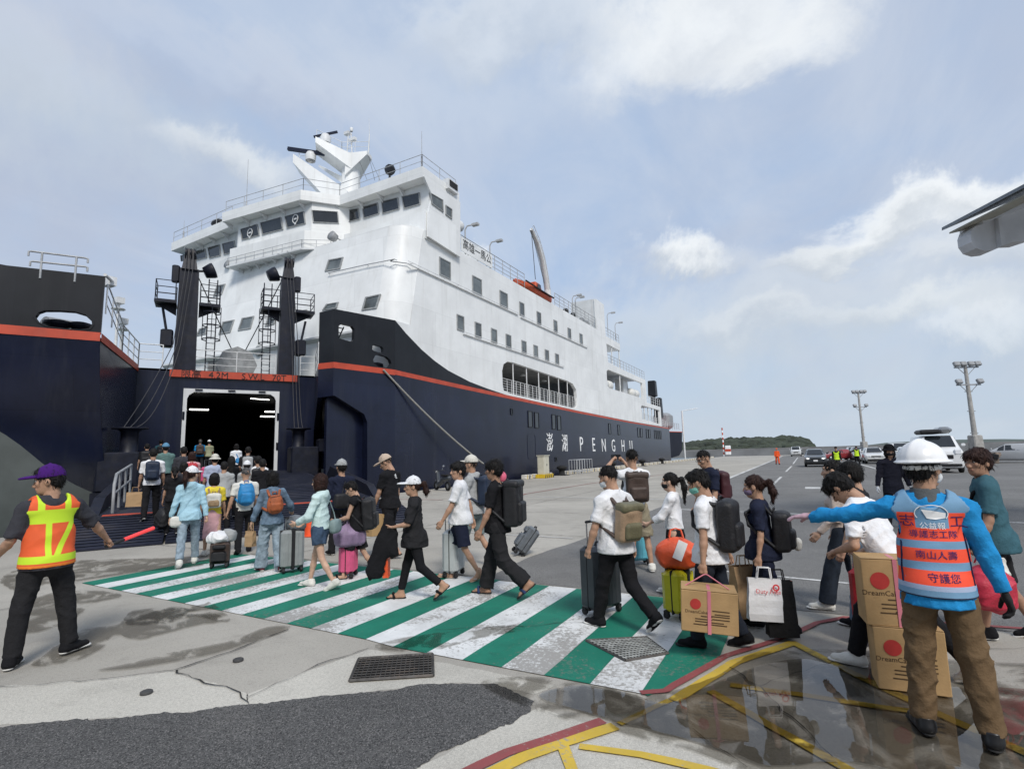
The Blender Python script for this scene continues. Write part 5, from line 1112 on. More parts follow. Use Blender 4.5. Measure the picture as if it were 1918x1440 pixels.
        if s.lod < 3:
            H_ += [cone(s.hp(0, .086, .018), s.hp(0, .108, -.026), .009 * hs, .0155 * hs, .014 * hs), E((-.013, .099, -.031), (.009, .012, .008), .01), E((.013, .099, -.031), (.009, .012, .008), .01),
                   E((0, .083, .042), (.052, .012, .012), .02), E((-.036, .066, -.012), (.026, .02, .02), .02), E((.036, .066, -.012), (.026, .02, .02), .02), E((0, .088, -.058), (.025, .010, .011), .012),
                   E((-.079, -.008, -.002), (.010, .022, .033), .008), E((.079, -.008, -.002), (.010, .022, .033), .008),
                   E((-.031, .094, .013), (.019, .010, .011), .006, sub=True), E((.031, .094, .013), (.019, .010, .011), .006, sub=True)]
        parts.append((*poly(H_, hh), 0))
        if s.lod < 2:
            for sg in (-1, 1):
                parts.append((*poly([E((sg * .031, .080, .014), (.0135, .0095, .0085), .001)], .0035), 1)); parts.append((*poly([E((sg * .031, .0868, .0138), (.0058, .0045, .006), .001)], .003), 2))
                parts.append((*poly([cone(s.hp(sg * .015, .096, .040), s.hp(sg * .050, .084, .040), .0045 * hs, .003 * hs, .004)], .0035), 3))
            parts.append((*poly([cone(s.hp(-.021, .0915, -.0575), s.hp(.021, .0915, -.0575), .0055 * hs, .0055 * hs, .004)], .004), 4))
        for sd in 'LR': parts += s.hand(sd)
        s.body = np_mesh('body', parts, [s.skin, 'eye_white', 'eye_dark', 'brow', 'lip', getattr(s, 'glove', None) or s.skin, getattr(s, 'glove2', None) or getattr(s, 'glove', None) or s.skin], s.ob); return s.body
    def hand(s, sd):
        S = s.S; a, e, w_ = s.arm[sd]; d = (w_ - e) / np.linalg.norm(w_ - e); sg = -1 if sd == 'L' else 1; mode = getattr(s, 'grip', {}).get(sd, 'relax')
        fwd = s.fw - d * (s.fw @ d)
        if np.linalg.norm(fwd) < .25: fwd = s.up - d * (s.up @ d)
        fwd = fwd / np.linalg.norm(fwd); inn = np.cross(d, fwd); inn = inn if inn @ (s.ri * -sg) > 0 else -inn   # palm faces the body, thumb side forward
        hh = [.0048, .006, .011, .03][s.lod]; pal = w_ + d * .045 * S; gl = getattr(s, 'glove', None); g = .002 if gl else 0.0
        pr_ = [cone(w_ - d * .02 * S, w_ + d * .03 * S, (.026 + g) * S, (.03 + g) * S, .012, sq=(inn, .75)), cone(w_ + d * .03 * S - fwd * .016 * S, w_ + d * .08 * S - fwd * .02 * S, (.021 + g) * S, (.019 + g) * S, .012, sq=(inn, .7)), cone(w_ + d * .03 * S + fwd * .016 * S, w_ + d * .08 * S + fwd * .02 * S, (.022 + g) * S, (.019 + g) * S, .012, sq=(inn, .7))]
        if s.lod < 3:
            c1, c2, c3 = {'relax': (18, 32, 24), 'grip': (70, 85, 55), 'flat': (4, 8, 6), 'point': (6, 8, 6)}[mode]
            for q, (off, ln_, rr) in enumerate(((.03, .072, .0088), (.0105, .08, .0092), (-.0095, .074, .0088), (-.028, .058, .0078))):
                p = w_ + d * (.088 - abs(off) * .12) * S + fwd * off * S; ang = 0
                if mode == 'point' and q > 0: cc = (75, 85, 50)
                else: cc = (c1 + q * 3, c2 + q * 3, c3)
                for sgm, fr in zip(cc, (.44, .31, .25)):
                    ang += R(sgm); dd = d * math.cos(ang) + inn * math.sin(ang); p2 = p + dd * ln_ * fr * S; pr_.append(cone(p, p2, (rr + g) * S, (rr * .92 + g) * S, .004)); p = p2
            th0 = w_ + d * .02 * S + fwd * .022 * S; t1 = th0 + (d * .6 + fwd * .6 + inn * .35) * .042 * S; t2 = t1 + (d * .8 + fwd * (.25 if mode != 'grip' else -.2) + inn * .45) * .034 * S; t3 = t2 + (d * .8 + inn * .5 - fwd * (.0 if mode != 'grip' else .6)) * .024 * S
            pr_ += [cone(th0, t1, (.014 + g) * S, (.0115 + g) * S, .012), cone(t1, t2, (.0112 + g) * S, (.0098 + g) * S, .004), cone(t2, t3, (.0098 + g) * S, (.0085 + g) * S, .004)]
        s.palm = getattr(s, 'palm', {}); s.palm[sd] = (w_ + d * .09 * S + inn * .012 * S, d, fwd, inn)
        return [(*poly(pr_, hh), (5 if sd == 'L' else 6) if gl else 0)]
    # ---- clothing
    def torso_prims(s, inf, hem=-.06, loose=1.0, chest_f=None):
        S, b = s.S, s.bulk; f = s.sex == 'f'; q = (s.fw, .64 if not f else .66)
        wc, ww, wh = ((.148, .132, .158) if not f else (.132, .112, .152)); wc *= b * (1 + .06 * (loose - 1)); ww = ww * b * 1.02 + .055 * (loose - 1); wh = wh * b + .03 * (loose - 1)
        pr_ = [cone(s.chest + s.up * .06 * S, s.waist, wc * S + inf, ww * S + inf, .06, sq=q), cone(s.waist, s.tp(0, 0, max(hem, -.12)), ww * S + inf, wh * S + inf, .06, sq=(s.fw, .76))]
        for sd in 'LR': pr_.append(cone(s.neck - s.up * .05 * S, s.sh[sd], .056 * S + inf, .056 * S + inf, .06))
        if f: pr_ += [ell(s.tp(-.07, .085, .33), V3(.07, .06, .065) * S + inf, .05, s.Rt), ell(s.tp(.07, .085, .33), V3(.07, .06, .065) * S + inf, .05, s.Rt)]
        if b > 1.12: pr_.append(ell(s.tp(0, .045, .14), V3(.125, .1, .13) * S * b + inf, .08, s.Rt))
        return pr_
    def top(s, m, sleeve=.62, hem=-.08, loose=1.0, name='shirt', inf=.004, fold=.013, flare=1.0, collar=None, hood=None, body=True):
        S = s.S; pr_ = s.torso_prims(inf, hem, loose); k = (.86 if s.sex == 'f' else 1) * s.bulk ** .5
        for sd in 'LR':
            a, e, w_ = s.arm[sd]; t = sleeve
            if t <= .05: continue
            if t <= 1.0:
                c = a + (e - a) * t; dn = (e - a) / np.linalg.norm(e - a)
                pr_.append(cone(a, e, .058 * S * k + inf, .063 * S * k * flare + inf, .045, caps=[(c, dn)]))
            else:
                pr_.append(cone(a, e, .062 * S * k + inf, .053 * S * k * flare + inf, .04)); c = e + (w_ - e) * (t - 1); dn = (w_ - e) / np.linalg.norm(w_ - e)
                pr_.append(cone(e, w_, .052 * S * k * flare + inf, .041 * S * k * flare + inf, .02, caps=[(c, dn)]))
        pr_.append(cone(s.neck - s.up * .012 * S, s.neck + s.up * .3 * S, .062 * S, .075 * S, .001, sub=True))
        if collar: pr_.append(cone(s.neck - s.up * .04 * S, s.neck + s.up * .022 * S + s.fw * .006 * S, .075 * S, .068 * S, .02, caps=[(s.neck + s.up * .022 * S, s.up)])); pr_.append(cone(s.neck - s.up * .012 * S, s.neck + s.up * .3 * S, .059 * S, .06 * S, .001, sub=True))
        if hood: pr_ += [ell(s.neck - s.fw * .075 * S - s.up * .035 * S, V3(.1, .055, .075) * S, .03, s.Rt), ell(s.neck - s.fw * .02 * S + s.up * .0 * S, V3(.1, .085, .04) * S, .03, s.Rt), cone(s.neck - s.up * .05 * S, s.neck + s.up * .2 * S, .06 * S, .07 * S, .001, sub=True)]
        # drop below hem
        hp_ = s.tp(0, 0, hem - (.0)); parts = poly(pr_ + ([cone(s.tp(0, 0, -.05), s.tp(0, 0, hem - .1), (.162 * s.bulk + .03 * (loose - 1)) * S + inf + .008, (.17 * s.bulk + .035 * (loose - 1)) * S + inf + .01, .04, sq=(s.fw, .95))] if hem < -.06 else []), s.h * .9, fold if s.lod < 3 else 0, s.rs.randint(9999), 46, [(hp_, -s.up)])
        s.shirt = np_mesh(name, [(*parts, 0)], [m], s.ob); return s.shirt
    def bottom(s, m, length=1.95, width=1.0, name='trousers', fold=.012, flare=1.0, band=None):
        """length: 1 = to the knee, 2 = to the ankle"""
        S, b = s.S, s.bulk; inf = .006; f = s.sex == 'f'
        pr_ = [cone(s.pel + s.up * .09 * S, s.pel - V3(0, 0, .03) * S, (.112 if f else .118) * S * b, .136 * S * b, .05, sq=(s.fw, .7)), ell(s.pel - s.fw * .035 * S - V3(0, 0, .06) * S, V3(.125, .082, .09) * S * b, .05)]
        for sd in 'LR':
            h_, kn_, an, _ = s.leg[sd]; r0, r1, r2 = .088 * S * b ** .5 * (.6 + .4 * width), .066 * S * width, .056 * S * width * flare
            if length <= 1: c = h_ + (kn_ - h_) * length; dn = (kn_ - h_) / np.linalg.norm(kn_ - h_); pr_.append(cone(h_, kn_, r0 + inf, (r1 * flare + inf) if length < 1 else r1 + inf, .025, caps=[(c, dn)]))
            else:
                c = kn_ + (an - kn_) * (length - 1); dn = (an - kn_) / np.linalg.norm(an - kn_); pr_ += [cone(h_, kn_, r0 + inf, r1 + inf, .025), cone(kn_, an, r1 + inf, r2 + inf, .02, caps=[(c, dn)])]
        s.pants = np_mesh(name, [(*poly(pr_, s.h * .95, fold if s.lod < 3 else 0, s.rs.randint(9999), 42, [(s.pel + s.up * .06 * S, s.up)]), 0)], [m], s.ob); return s.pants
    def skirt(s, m, length=.5, flare=1.3, name='skirt'):
        S = s.S; z1 = s.pel - V3(0, 0, length) * S; mid = (s.leg['L'][1] + s.leg['R'][1]) / 2; z1[1] = (mid[1]) * .6
        pr_ = [cone(s.pel + s.up * .1 * S, s.pel - V3(0, 0, .05) * S, .118 * S, .152 * S, .04, sq=(s.fw, .75)), cone(s.pel - V3(0, 0, .04) * S, z1, .152 * S, .16 * S * flare, .04, caps=[(z1, V3(0, 0, -1))], sq=(s.fw, .85))]
        return np_mesh(name, [(*poly(pr_, s.h * .95, .012, s.rs.randint(9999), 48, [(s.pel + s.up * .1 * S, s.up), (z1, V3(0, 0, -1))]), 0)], [m], s.ob)
    def shoes(s, m, sole='sole_white', kind='shoe', size=1.1):
        S = s.S * size
        for sd in 'LR':
            h_, kn_, an, pit = s.leg[sd]; p_ = max(-55, min(10, pit * .75)) if pit < -12 else 0
            M = rx(R(p_)); sg = -1 if sd == 'L' else 1; M = rz(-R(getattr(s, 'toe', {}).get(sd, 9)) * sg) @ M; A = an + V3(0, 0, .0075 * s.S) * (size / 1.1); q = lambda x, y, z: A + M @ (V3(x, y, z) * S)
            hs = s.h * .62
            foot = [cone(q(0, -.035, -.045), q(0, .13, -.052), .034 * S, .031 * S, .02, sq=(M[:, 2], .85)), cone(q(0, 0, -.0), q(0, .05, -.04), .036 * S, .034 * S, .03), cone(q(0, -.01, .03), q(0, -.012, -.03), .037 * S, .038 * S, .02)]
            sol = [cone(q(0, -.045, -.066), q(.004 * sg, .15, -.066), .035 * S, .043 * S, .01, sq=(M[:, 2], .32)), cone(q(.004 * sg, .15, -.066), q(0, .165, -.066), .042 * S, .036 * S, .01, sq=(M[:, 2], .32))]
            if kind == 'shoe':
                up_ = [cone(q(0, -.04, -.04), q(.004 * sg, .14, -.05), .042 * S, .039 * S, .02, sq=(M[:, 2], .82)), cone(q(0, -.02, -.01), q(0, .06, -.035), .042 * S, .042 * S, .03), cone(q(0, -.022, .022), q(0, -.025, -.03), .044 * S, .045 * S, .02, caps=[(q(0, 0, .02), M[:, 2])])]
                np_mesh('shoe', [(*poly(up_, hs), 0), (*poly(sol, hs), 1)], [m, sole], s.ob)
            else:      # slippers and sandals: bare foot on a sole with straps
                f_ = poly(foot, hs); toes = poly([cone(q((t - 2) * .013 * sg, .14, -.056), q((t - 2) * .014 * sg, .172 - .006 * abs(t - 1), -.058), .0095 * S, .0085 * S, .004) for t in range(5)], .006)
                st = poly([cone(q(-.046, .085 - .01, -.06), q(0, .1, -.012), .018 * S, .018 * S, .01, sq=(M[:, 1], .999)), cone(q(0, .1, -.012), q(.046, .085, -.06), .018 * S, .018 * S, .01)] if kind == 'slide' else [cone(q(0, .135, -.03), q(-.042, .06, -.055), .009 * S, .010 * S, .006), cone(q(0, .135, -.03), q(.042, .06, -.055), .009 * S, .010 * S, .006)], hs * .8)
                np_mesh('sandal', [(*f_, 2), (*toes, 2), (*poly(sol, hs), 1), (*st, 0)], [m, sole, s.skin], s.ob)
    def hair(s, m='hair_black', style='short', len_=.2):
        hs = s.hscale; E = lambda c, r, k=.02, **kw: ell(s.hp(*c), np.array(r) * hs, k * hs, s.Rh, **kw); hh = [.008, .0085, .013, .03][s.lod]
        if style == 'buzz': pr_ = [E((0, -.014, .045), (.081, .097, .094))]; sub = [E((0, .085, -.02), (.085, .07, .085), sub=True), E((0, .03, -.1), (.12, .12, .075), sub=True)]
        elif style == 'short': pr_ = [E((0, -.014, .046), (.087, .104, .102)), E((0, .05, .095), (.062, .05, .035), .03), E((0, -.06, .0), (.074, .05, .07), .03)]; sub = [E((0, .1, -.012), (.078, .062, .075), sub=True), E((-.085, .03, -.025), (.03, .04, .05), sub=True), E((.085, .03, -.025), (.03, .04, .05), sub=True), E((0, .02, -.115), (.12, .14, .07), sub=True)]
        elif style == 'mop': pr_ = [E((0, -.012, .046), (.093, .11, .106)), E((0, .06, .062), (.075, .055, .05), .03), E((0, -.05, -.01), (.083, .06, .07), .03)]; sub = [E((0, .108, -.028), (.07, .058, .075), sub=True), E((0, .02, -.125), (.12, .14, .07), sub=True)]
        elif style == 'bob': pr_ = [E((0, -.016, .042), (.094, .11, .104)), E((0, -.03, -.05), (.1, .085, .095), .04), E((-.07, .01, -.04), (.03, .05, .085), .03), E((.07, .01, -.04), (.03, .05, .085), .03)]; sub = [E((0, .1, -.03), (.064, .07, .1), sub=True)]
        elif style in ('pony', 'bun'):
            pr_ = [E((0, -.014, .042), (.085, .103, .1)), E((0, -.06, .02), (.07, .055, .07), .03)]; sub = [E((0, .1, -.02), (.072, .062, .088), sub=True), E((0, .03, -.11), (.12, .13, .07), sub=True)]
            b0 = s.hp(0, -.105, .03)
            if style == 'pony': dn = V3(0, 0, -1); p1 = b0 + (s.Rh @ V3(0, -.06, .01)) * hs; p2 = p1 + (dn * .11 - s.fw * .03) * hs; p3 = p2 + (dn * len_ + s.fw * .01) * hs; pr_ += [cone(b0, p1, .026 * hs, .034 * hs, .02), cone(p1, p2, .036 * hs, .042 * hs, .02), cone(p2, p3, .042 * hs, .014 * hs, .02)]
            else: pr_.append(E((0, -.115, .05), (.05, .045, .05)))
        else:  # long
            b0 = s.hp(0, -.05, 0); dn = V3(0, 0, -1); pr_ = [E((0, -.016, .042), (.092, .108, .103)), E((0, -.04, -.05), (.092, .07, .1), .04)]; e = s.neck - s.fw * .07 * s.S + dn * len_ * s.S; pr_ += [cone(s.hp(-.035, -.06, -.03), e - s.ri * .035, .06 * hs, .045 * hs, .05), cone(s.hp(.035, -.06, -.03), e + s.ri * .035, .06 * hs, .045 * hs, .05)]; sub = [E((0, .1, -.03), (.066, .07, .1), sub=True)]
        parts = poly(pr_ + sub, hh, .012 * hs if s.lod < 3 else 0, s.rs.randint(9999), 170)
        pl = [(*parts, 0)]
        if s.lod < 2:       # loose locks that break up the outline
            V, Q = parts; r = s.rs; nv = np.zeros_like(V); fn = np.cross(V[Q[:, 2]] - V[Q[:, 0]], V[Q[:, 3]] - V[Q[:, 1]])
            for c_ in range(4): np.add.at(nv, Q[:, c_], fn)
            nv /= np.maximum(np.linalg.norm(nv, axis=1), 1e-9)[:, None]; k = r.randint(0, len(V), 620); P0, n0 = V[k], nv[k]
            dn = V3(0, 0, -1) + (P0 - s.hp(0, 0, .12)) * 3; t = dn - n0 * np.sum(dn * n0, 1)[:, None]; t /= np.maximum(np.linalg.norm(t, axis=1), 1e-6)[:, None]; t += r.normal(0, .22, t.shape); sd_ = np.cross(t, n0); ln = r.uniform(.018, .05, (620, 1)) * hs; w_ = r.uniform(.002, .0045, (620, 1)) * hs
            a = P0 - sd_ * w_ - n0 * .003; b = P0 + sd_ * w_ - n0 * .003; c = P0 + t * ln * .6 + n0 * r.uniform(.002, .009, (620, 1)); e = P0 + t * ln + n0 * r.uniform(-.003, .008, (620, 1))
            vv = np.stack([a, b, c + sd_ * w_ * .6, c - sd_ * w_ * .6, e + sd_ * w_ * .1, e - sd_ * w_ * .1], 1).reshape(-1, 3); i0 = np.arange(620)[:, None] * 6; pl.append((vv, np.concatenate([i0 + np.array([[0, 1, 2, 3]]), i0 + np.array([[3, 2, 4, 5]])]), 0))
        return np_mesh('hair', pl, [m], s.ob)
    def cap(s, m, kind='cap', brim=None, yaw=0):
        hs = s.hscale; Ry_ = s.Rh @ rz(R(yaw)); E = lambda c, r, k=.008, **kw: ell(s.hc + Ry_ @ (V3(*c) * hs), np.array(r) * hs, k * hs, Ry_, **kw); hh = [.006, .007, .011, .03][s.lod]; P_ = lambda *c: s.hc + Ry_ @ (V3(*c) * hs); u_ = Ry_[:, 2]
        if kind == 'cap':
            dome = poly([E((0, -.012, .046), (.096, .112, .113), caps=[(P_(0, 0, .04), -u_)]), E((0, -.012, .16), (.012, .012, .008))], hh)
            br = poly([E((0, .115, .052), (.082, .1, .02), caps=[(P_(0, .07, 0), -Ry_[:, 1])]), E((0, .12, .026), (.1, .12, .022), sub=True)], hh * .75)
            np_mesh('cap', [(*dome, 0), (*br, 1)], [m, brim or m], s.ob)
        elif kind == 'bucket':
            np_mesh('hat', [(*poly([E((0, -.012, .06), (.098, .112, .1), caps=[(P_(0, 0, .045), -u_)]), cone(P_(0, -.01, .07), P_(0, -.01, .02), .1 * hs, .155 * hs, .01, caps=[(P_(0, 0, .02), -u_)]), cone(P_(0, -.01, .05), P_(0, -.01, .0), .1 * hs, .15 * hs, .001, sub=True)], hh), 0)], [m], s.ob)
        else:      # hard hat
            dome = poly([E((0, -.008, .048), (.125, .145, .135), .01, caps=[(P_(0, 0, .045), -u_)]), E((0, -.008, .055), (.03, .14, .138), .02, caps=[(P_(0, 0, .05), -u_)]), E((0, .0, .05), (.147, .17, .012), .012), E((0, .1, .046), (.1, .095, .011), .012)], hh)
            hb = poly([E((0, -.014, .015), (.097, .112, .035), caps=[(P_(0, .06, 0), Ry_[:, 1])])], hh)
            np_mesh('hard_hat', [(*dome, 0)], [m], s.ob); np_mesh('hat_band', [(*hb, 0)], ['sole_white'], s.ob)
    def mask(s, m):
        hs = s.hscale; E = lambda c, r, k=.01, **kw: ell(s.hp(*c), np.array(r) * hs, k * hs, s.Rh, **kw); hh = [.006, .007, .011, .03][s.lod]
        p1 = poly([E((0, .03, -.045), (.072, .083, .052), caps=[(s.hp(0, .02, 0), -s.Rh[:, 1])])], hh); pts = []
        st = poly([cone(s.hp(sg * .066, .03, -.02 - .04 * q), s.hp(sg * .086, -.02, .01 - .03 * q), .0028 * hs, .0028 * hs, .003) for sg in (-1, 1) for q in (0, 1)], .004)
        return np_mesh('face_mask', [(*p1, 0), (*st, 0)], [m], s.ob)
    # ---- carried things (top-level)
    def carry(s, name, label, cat, group=None):
        o = thing(name, label, cat, (s.g.x, s.g.y, s.z0 + .012), -s.th, group); return o
    def backpack(s, label, m, size=(.3, .17, .44), z=.31, m2=None, strap=None, kind='day', drop=0.0, group=None, off=None, tilt=0):
        S = s.S; w_, dp, hh_ = size; back = .64 * .148 * s.bulk + .02 if off is None else off; c = s.tp(0, -(back + dp / 2), z - drop); o = s.carry('backpack', label, 'backpack', group); h = s.h * .85; RT = s.Rt @ rx(R(tilt))
        q = lambda x, y, zz: c + RT @ (V3(x, y, zz) * S)
        main = [rbox(c, V3(w_, dp, hh_) / 2 * S, .05 * S, .02, RT), ell(q(0, -.005, hh_ * .36), V3(w_ * .46, dp * .48, hh_ * .19) * S, .04, RT)]
        if kind == 'soft': main = [ell(q(0, 0, -.03), V3(w_ * .55, dp * .6, hh_ * .48) * S, .03, RT), rbox(c, V3(w_ * .9, dp * .8, hh_ * .9) / 2 * S, .06 * S, .05, RT)]
        np_mesh('bag_body', [(*poly(main, h, .006, s.rs.randint(999), 22), 0)], [m], o)
        np_mesh('pocket', [(*poly([rbox(q(0, -dp * .5, -hh_ * .17), V3(w_ * .8, dp * .45, hh_ * .5) / 2 * S, .045 * S, .02, RT)], h, .004, 3, 22), 0)], [m2 or m], o)
        if kind == 'roll': np_mesh('lid', [(*poly([rbox(q(0, -.01, hh_ * .47), V3(w_ * 1.05, dp * 1.05, .1) / 2 * S, .04 * S, .02, RT)], h, .004, 5), 0)], [m2 or m], o)
        for zz in (.36, .1):
            np_mesh('zip', [(*poly([cone(q(sx0 * w_ * .44, yy, zz * hh_), q(sx1 * w_ * .44, yy2, zz * hh_ + .02), .005, .005, .004) for sx0, yy, sx1, yy2 in ((-1, dp * .1, -.92, -dp * .44), (-.92, -dp * .44, .92, -dp * .44), (.92, -dp * .44, 1, dp * .1))], .006), 0)], ['wheel_black' if 'black' not in str(m) else 'cloth_charcoal'], o) if s.lod < 2 else None
        np_mesh('top_handle', [(*poly([cone(q(-.04, dp * .4, hh_ * .5), q(-.03, dp * .35, hh_ * .5 + .04), .009, .009, .01), cone(q(-.03, dp * .35, hh_ * .5 + .04), q(.03, dp * .35, hh_ * .5 + .04), .009, .009, .01), cone(q(.03, dp * .35, hh_ * .5 + .04), q(.04, dp * .4, hh_ * .5), .009, .009, .01)], .008), 0)], [strap or m], o)
        for sg in (-1, 1):
            pts = [q(sg * .08, dp * .45, hh_ * .42), s.tp(sg * .1, -.06, .49), s.tp(sg * .105, .02, .495), s.tp(sg * .125, .105 * s.bulk + (.02 if s.sex == 'f' else 0), .40), s.tp(sg * .145, .10 * s.bulk, .28), s.tp(sg * .165 * s.bulk, .02, .2), q(sg * w_ * .45, dp * .4, -hh_ * .36)]
            np_mesh('strap', [(*poly([cone(a, b, .024 * S, .024 * S, .02, sq=(s.fw, .6)) for a, b in zip(pts, pts[1:])], h * .8), 0)], [strap or m], o)
        return o
    def sling(s, label, m, pts, r, size, rot=None, name='shoulder_bag', strap=None, side=1, kind='soft', cat='bag'):
        """bag hanging on a strap across the body: pts torso-frame strap points, last one is the bag's centre"""
        o = s.carry(name, label, cat); P = [s.tp(*p) for p in pts]; np_mesh('strap', [(*poly([cone(a, b, r, r, .008) for a, b in zip(P, P[1:])], max(.007, s.h * .6)), 0)], [strap or m], o)
        c = P[-1] - s.up * size[2] * .4 * s.S; pr_ = [rbox(c, V3(*size) / 2 * s.S, min(size) * .4 * s.S, .02, s.Rt if rot is None else s.Rt @ rot)]
        if kind == 'soft': pr_.append(ell(c - V3(0, 0, .02), V3(*size) * .5 * s.S, .05, s.Rt))
        np_mesh('bag_body', [(*poly(pr_, max(.008, s.h * .8), .005, 5, 30), 0)], [m], o); return o
# ================================================================== luggage
mat('cardboard', (.42, .27, .125), .8, .1, 4, .15, 60, dirt=(.34, .21, .1), dscale=3, damt=.4); mat('print_red', (.42, .035, .03), .7, .1, 8); mat('print_dark', (.07, .04, .02), .8, .1); mat('tape', (.5, .36, .2), .4, .05)
mat('plastic_pink', (.6, .2, .25), .5, .1); mat('paper_white', (.74, .74, .75), .7, .06, 3, .2, 25); mat('paper_kraft', (.4, .26, .14), .8, .1, 4, .2, 30); mat('bag_orange', (.75, .1, .03), .45, .15, 5, .5, 22, spec=.5); mat('tag_white', (.8, .8, .78), .6)
mat('chrome', (.55, .56, .57), .25, .05, 4, metal=1.0); mat('wheel_black', (.02, .02, .022), .6)
def suitcase(label, u, v, size, m, yaw=0, handle=.0, ribs=6, strap=None, lean=0, z0=0.0, m2=None, group='rolling suitcases', soft=False):
    p = G(u, v, z0); a = math.atan2(p.x, p.y) + R(yaw); w_, d_, h_ = size
    o = thing('suitcase', label, 'suitcase', (p.x, p.y, z0 + .012), -a, group)
    if lean: o.rotation_euler = (R(lean), 0, -a)
    Mx = MB().box((0, 0, .07 + h_ / 2), (w_, d_, h_), bev=.045)
    Mx.build('shell', m, o)
    if not soft:
        for k in range(ribs): x = (k + .5) / ribs * w_ * .86 - w_ * .43; MB().box((x, 0, .07 + h_ / 2), (.016, d_ + .012, h_ * .86), bev=.006).build('rib', m, o)
    else:
        MB().box((0, -d_ / 2 - .02, .07 + h_ * .36), (w_ * .8, .07, h_ * .5), bev=.03).build('pocket', m2 or m, o); MB().box((0, -d_ / 2 - .015, .07 + h_ * .8), (w_ * .7, .05, h_ * .2), bev=.02).build('pocket', m2 or m, o)
    MB().box((0, 0, .07 + h_ / 2), (w_ + .008, .018, h_ + .008), bev=.006).build('zip_band', 'wheel_black', o)
    if strap: MB().box((0, 0, .07 + h_ / 2), (.055, d_ + .03, h_ + .03), bev=.01).build('strap', strap, o)
    MB().path([(-.07, 0, h_ + .07), (-.06, 0, h_ + .1), (.06, 0, h_ + .1), (.07, 0, h_ + .07)], .013, 6).build('carry_handle', 'wheel_black', o)
    for sx in (-1, 1):
        for sy in (-1, 1): MB().lathe([(0, -.018), (.034, -.018), (.038, 0), (.034, .018), (0, .018)], (sx * w_ * .38, sy * d_ * .36, .04), 10, rot=Matrix.Rotation(R(90), 3, 'Y')).box((sx * w_ * .38, sy * d_ * .36, .075), (.05, .05, .03)).build('wheel', 'wheel_black', o)
    if handle:
        MB().bar((-.08, d_ * .4, h_), (-.08, d_ * .4, h_ + handle), .009, 6).bar((.08, d_ * .4, h_), (.08, d_ * .4, h_ + handle), .009, 6).build('trolley_tube', 'chrome', o)
        MB().box((0, d_ * .4, h_ + handle), (.2, .03, .03), bev=.01).build('trolley_grip', 'wheel_black', o)
    return o
def carton(label, pos, size, rotz, tilt=0, ribbon=True, text=True, print_side=-1, group=None, z=0.0):
    """cardboard carton, printed front facing local -y"""
    w_, d_, h_ = size; o = thing('carton', label, 'cardboard box', pos, rotz, group); o.rotation_euler = (0, R(tilt), rotz)
    MB().box((0, 0, h_ / 2), (w_, d_, h_), bev=.006).build('box', 'cardboard', o)
    MB().box((0, 0, h_ + .002), (w_ * .98, .05, .003)).build('tape', 'tape', o)
    for s in (-1, 1): MB().prism([(-w_ / 2 + .004, s * .002, h_ + .001), (w_ / 2 - .004, s * .002, h_ + .001), (w_ / 2 - .004, s * d_ / 2, h_ + .004), (-w_ / 2 + .004, s * d_ / 2, h_ + .004)], (0, 0, .003)).build('flap', 'cardboard', o)
    y = -d_ / 2 - .002; f = lambda x, z_: frame_mtx((x, y, z_), (1, 0, 0), (0, 0, 1))
    MB().lathe([(0, 0), (.13 * h_, 0)], (-w_ * .24, y - .001, h_ * .68), 24, rot=Matrix.Rotation(R(90), 3, 'X')).build('print', 'print_red', o)
    if text:
        text_mesh('DreamCake', .036 * h_ / .33, 'print_dark', o, 'print', f(-w_ * .23, h_ * .49))
        for k, (x, ww, z_) in enumerate([(.2, .3, .55), (.22, .26, .47), (.18, .34, .42), (-.05, .2, .4), (.2, .3, .35), (-.1, .3, .33), (.0, .5, .27), (.12, .36, .22), (-.16, .24, .2)]): MB().sheet([(x * w_ - ww * w_ / 2, y - .001, z_ * h_ - .004), (x * w_ + ww * w_ / 2, y - .001, z_ * h_ - .004), (x * w_ + ww * w_ / 2, y - .001, z_ * h_ + .004), (x * w_ - ww * w_ / 2, y - .001, z_ * h_ + .004)]).build('print', 'print_dark', o)
    if ribbon:
        MB().box((.0, 0, h_ / 2), (.028, d_ + .012, h_ + .012)).build('ribbon', 'plastic_pink', o)
    return o
def soft_bag(name, label, c, size, m, rz_=0, fold=.014, handles=None, seed=1, group=None, h=.011, tag_=False, cat='bag', flat=False):
    """slumped soft bag around its centre c"""
    o = thing(name, label, cat, (c[0], c[1], c[2] - size[2] / 2), rz_, group); sx, sy, sz = size
    pr_ = [ell((0, 0, sz * .46), V3(sx, sy, sz) / 2, .03), rbox((0, 0, sz * .35), V3(sx * .86, sy * .86, sz * .6) / 2, .05, .06)] if not flat else [rbox((0, 0, sz / 2), V3(sx, sy, sz) / 2, min(sy * .45, .05), .02)]
    np_mesh('bag_body', [(*poly(pr_, h, fold, seed, 30), 0)], [m], o)
    if handles:
        for s in (-1, 1): MB().path([(-sx * .16, s * sy * .2, sz * .95), (-sx * .12, s * sy * .08, sz + handles * .8), (0, 0, sz + handles), (sx * .12, s * sy * .08, sz + handles * .8), (sx * .16, s * sy * .2, sz * .95)], .008, 6).build('handle', m, o)
    if tag_: MB().box((.02, -sy * .5, sz * .62), (.1, .004, .2), Matrix.Rotation(R(25), 3, 'Y') @ Matrix.Rotation(R(-15), 3, 'X')).build('label_tag', 'tag_white', o)
    return o
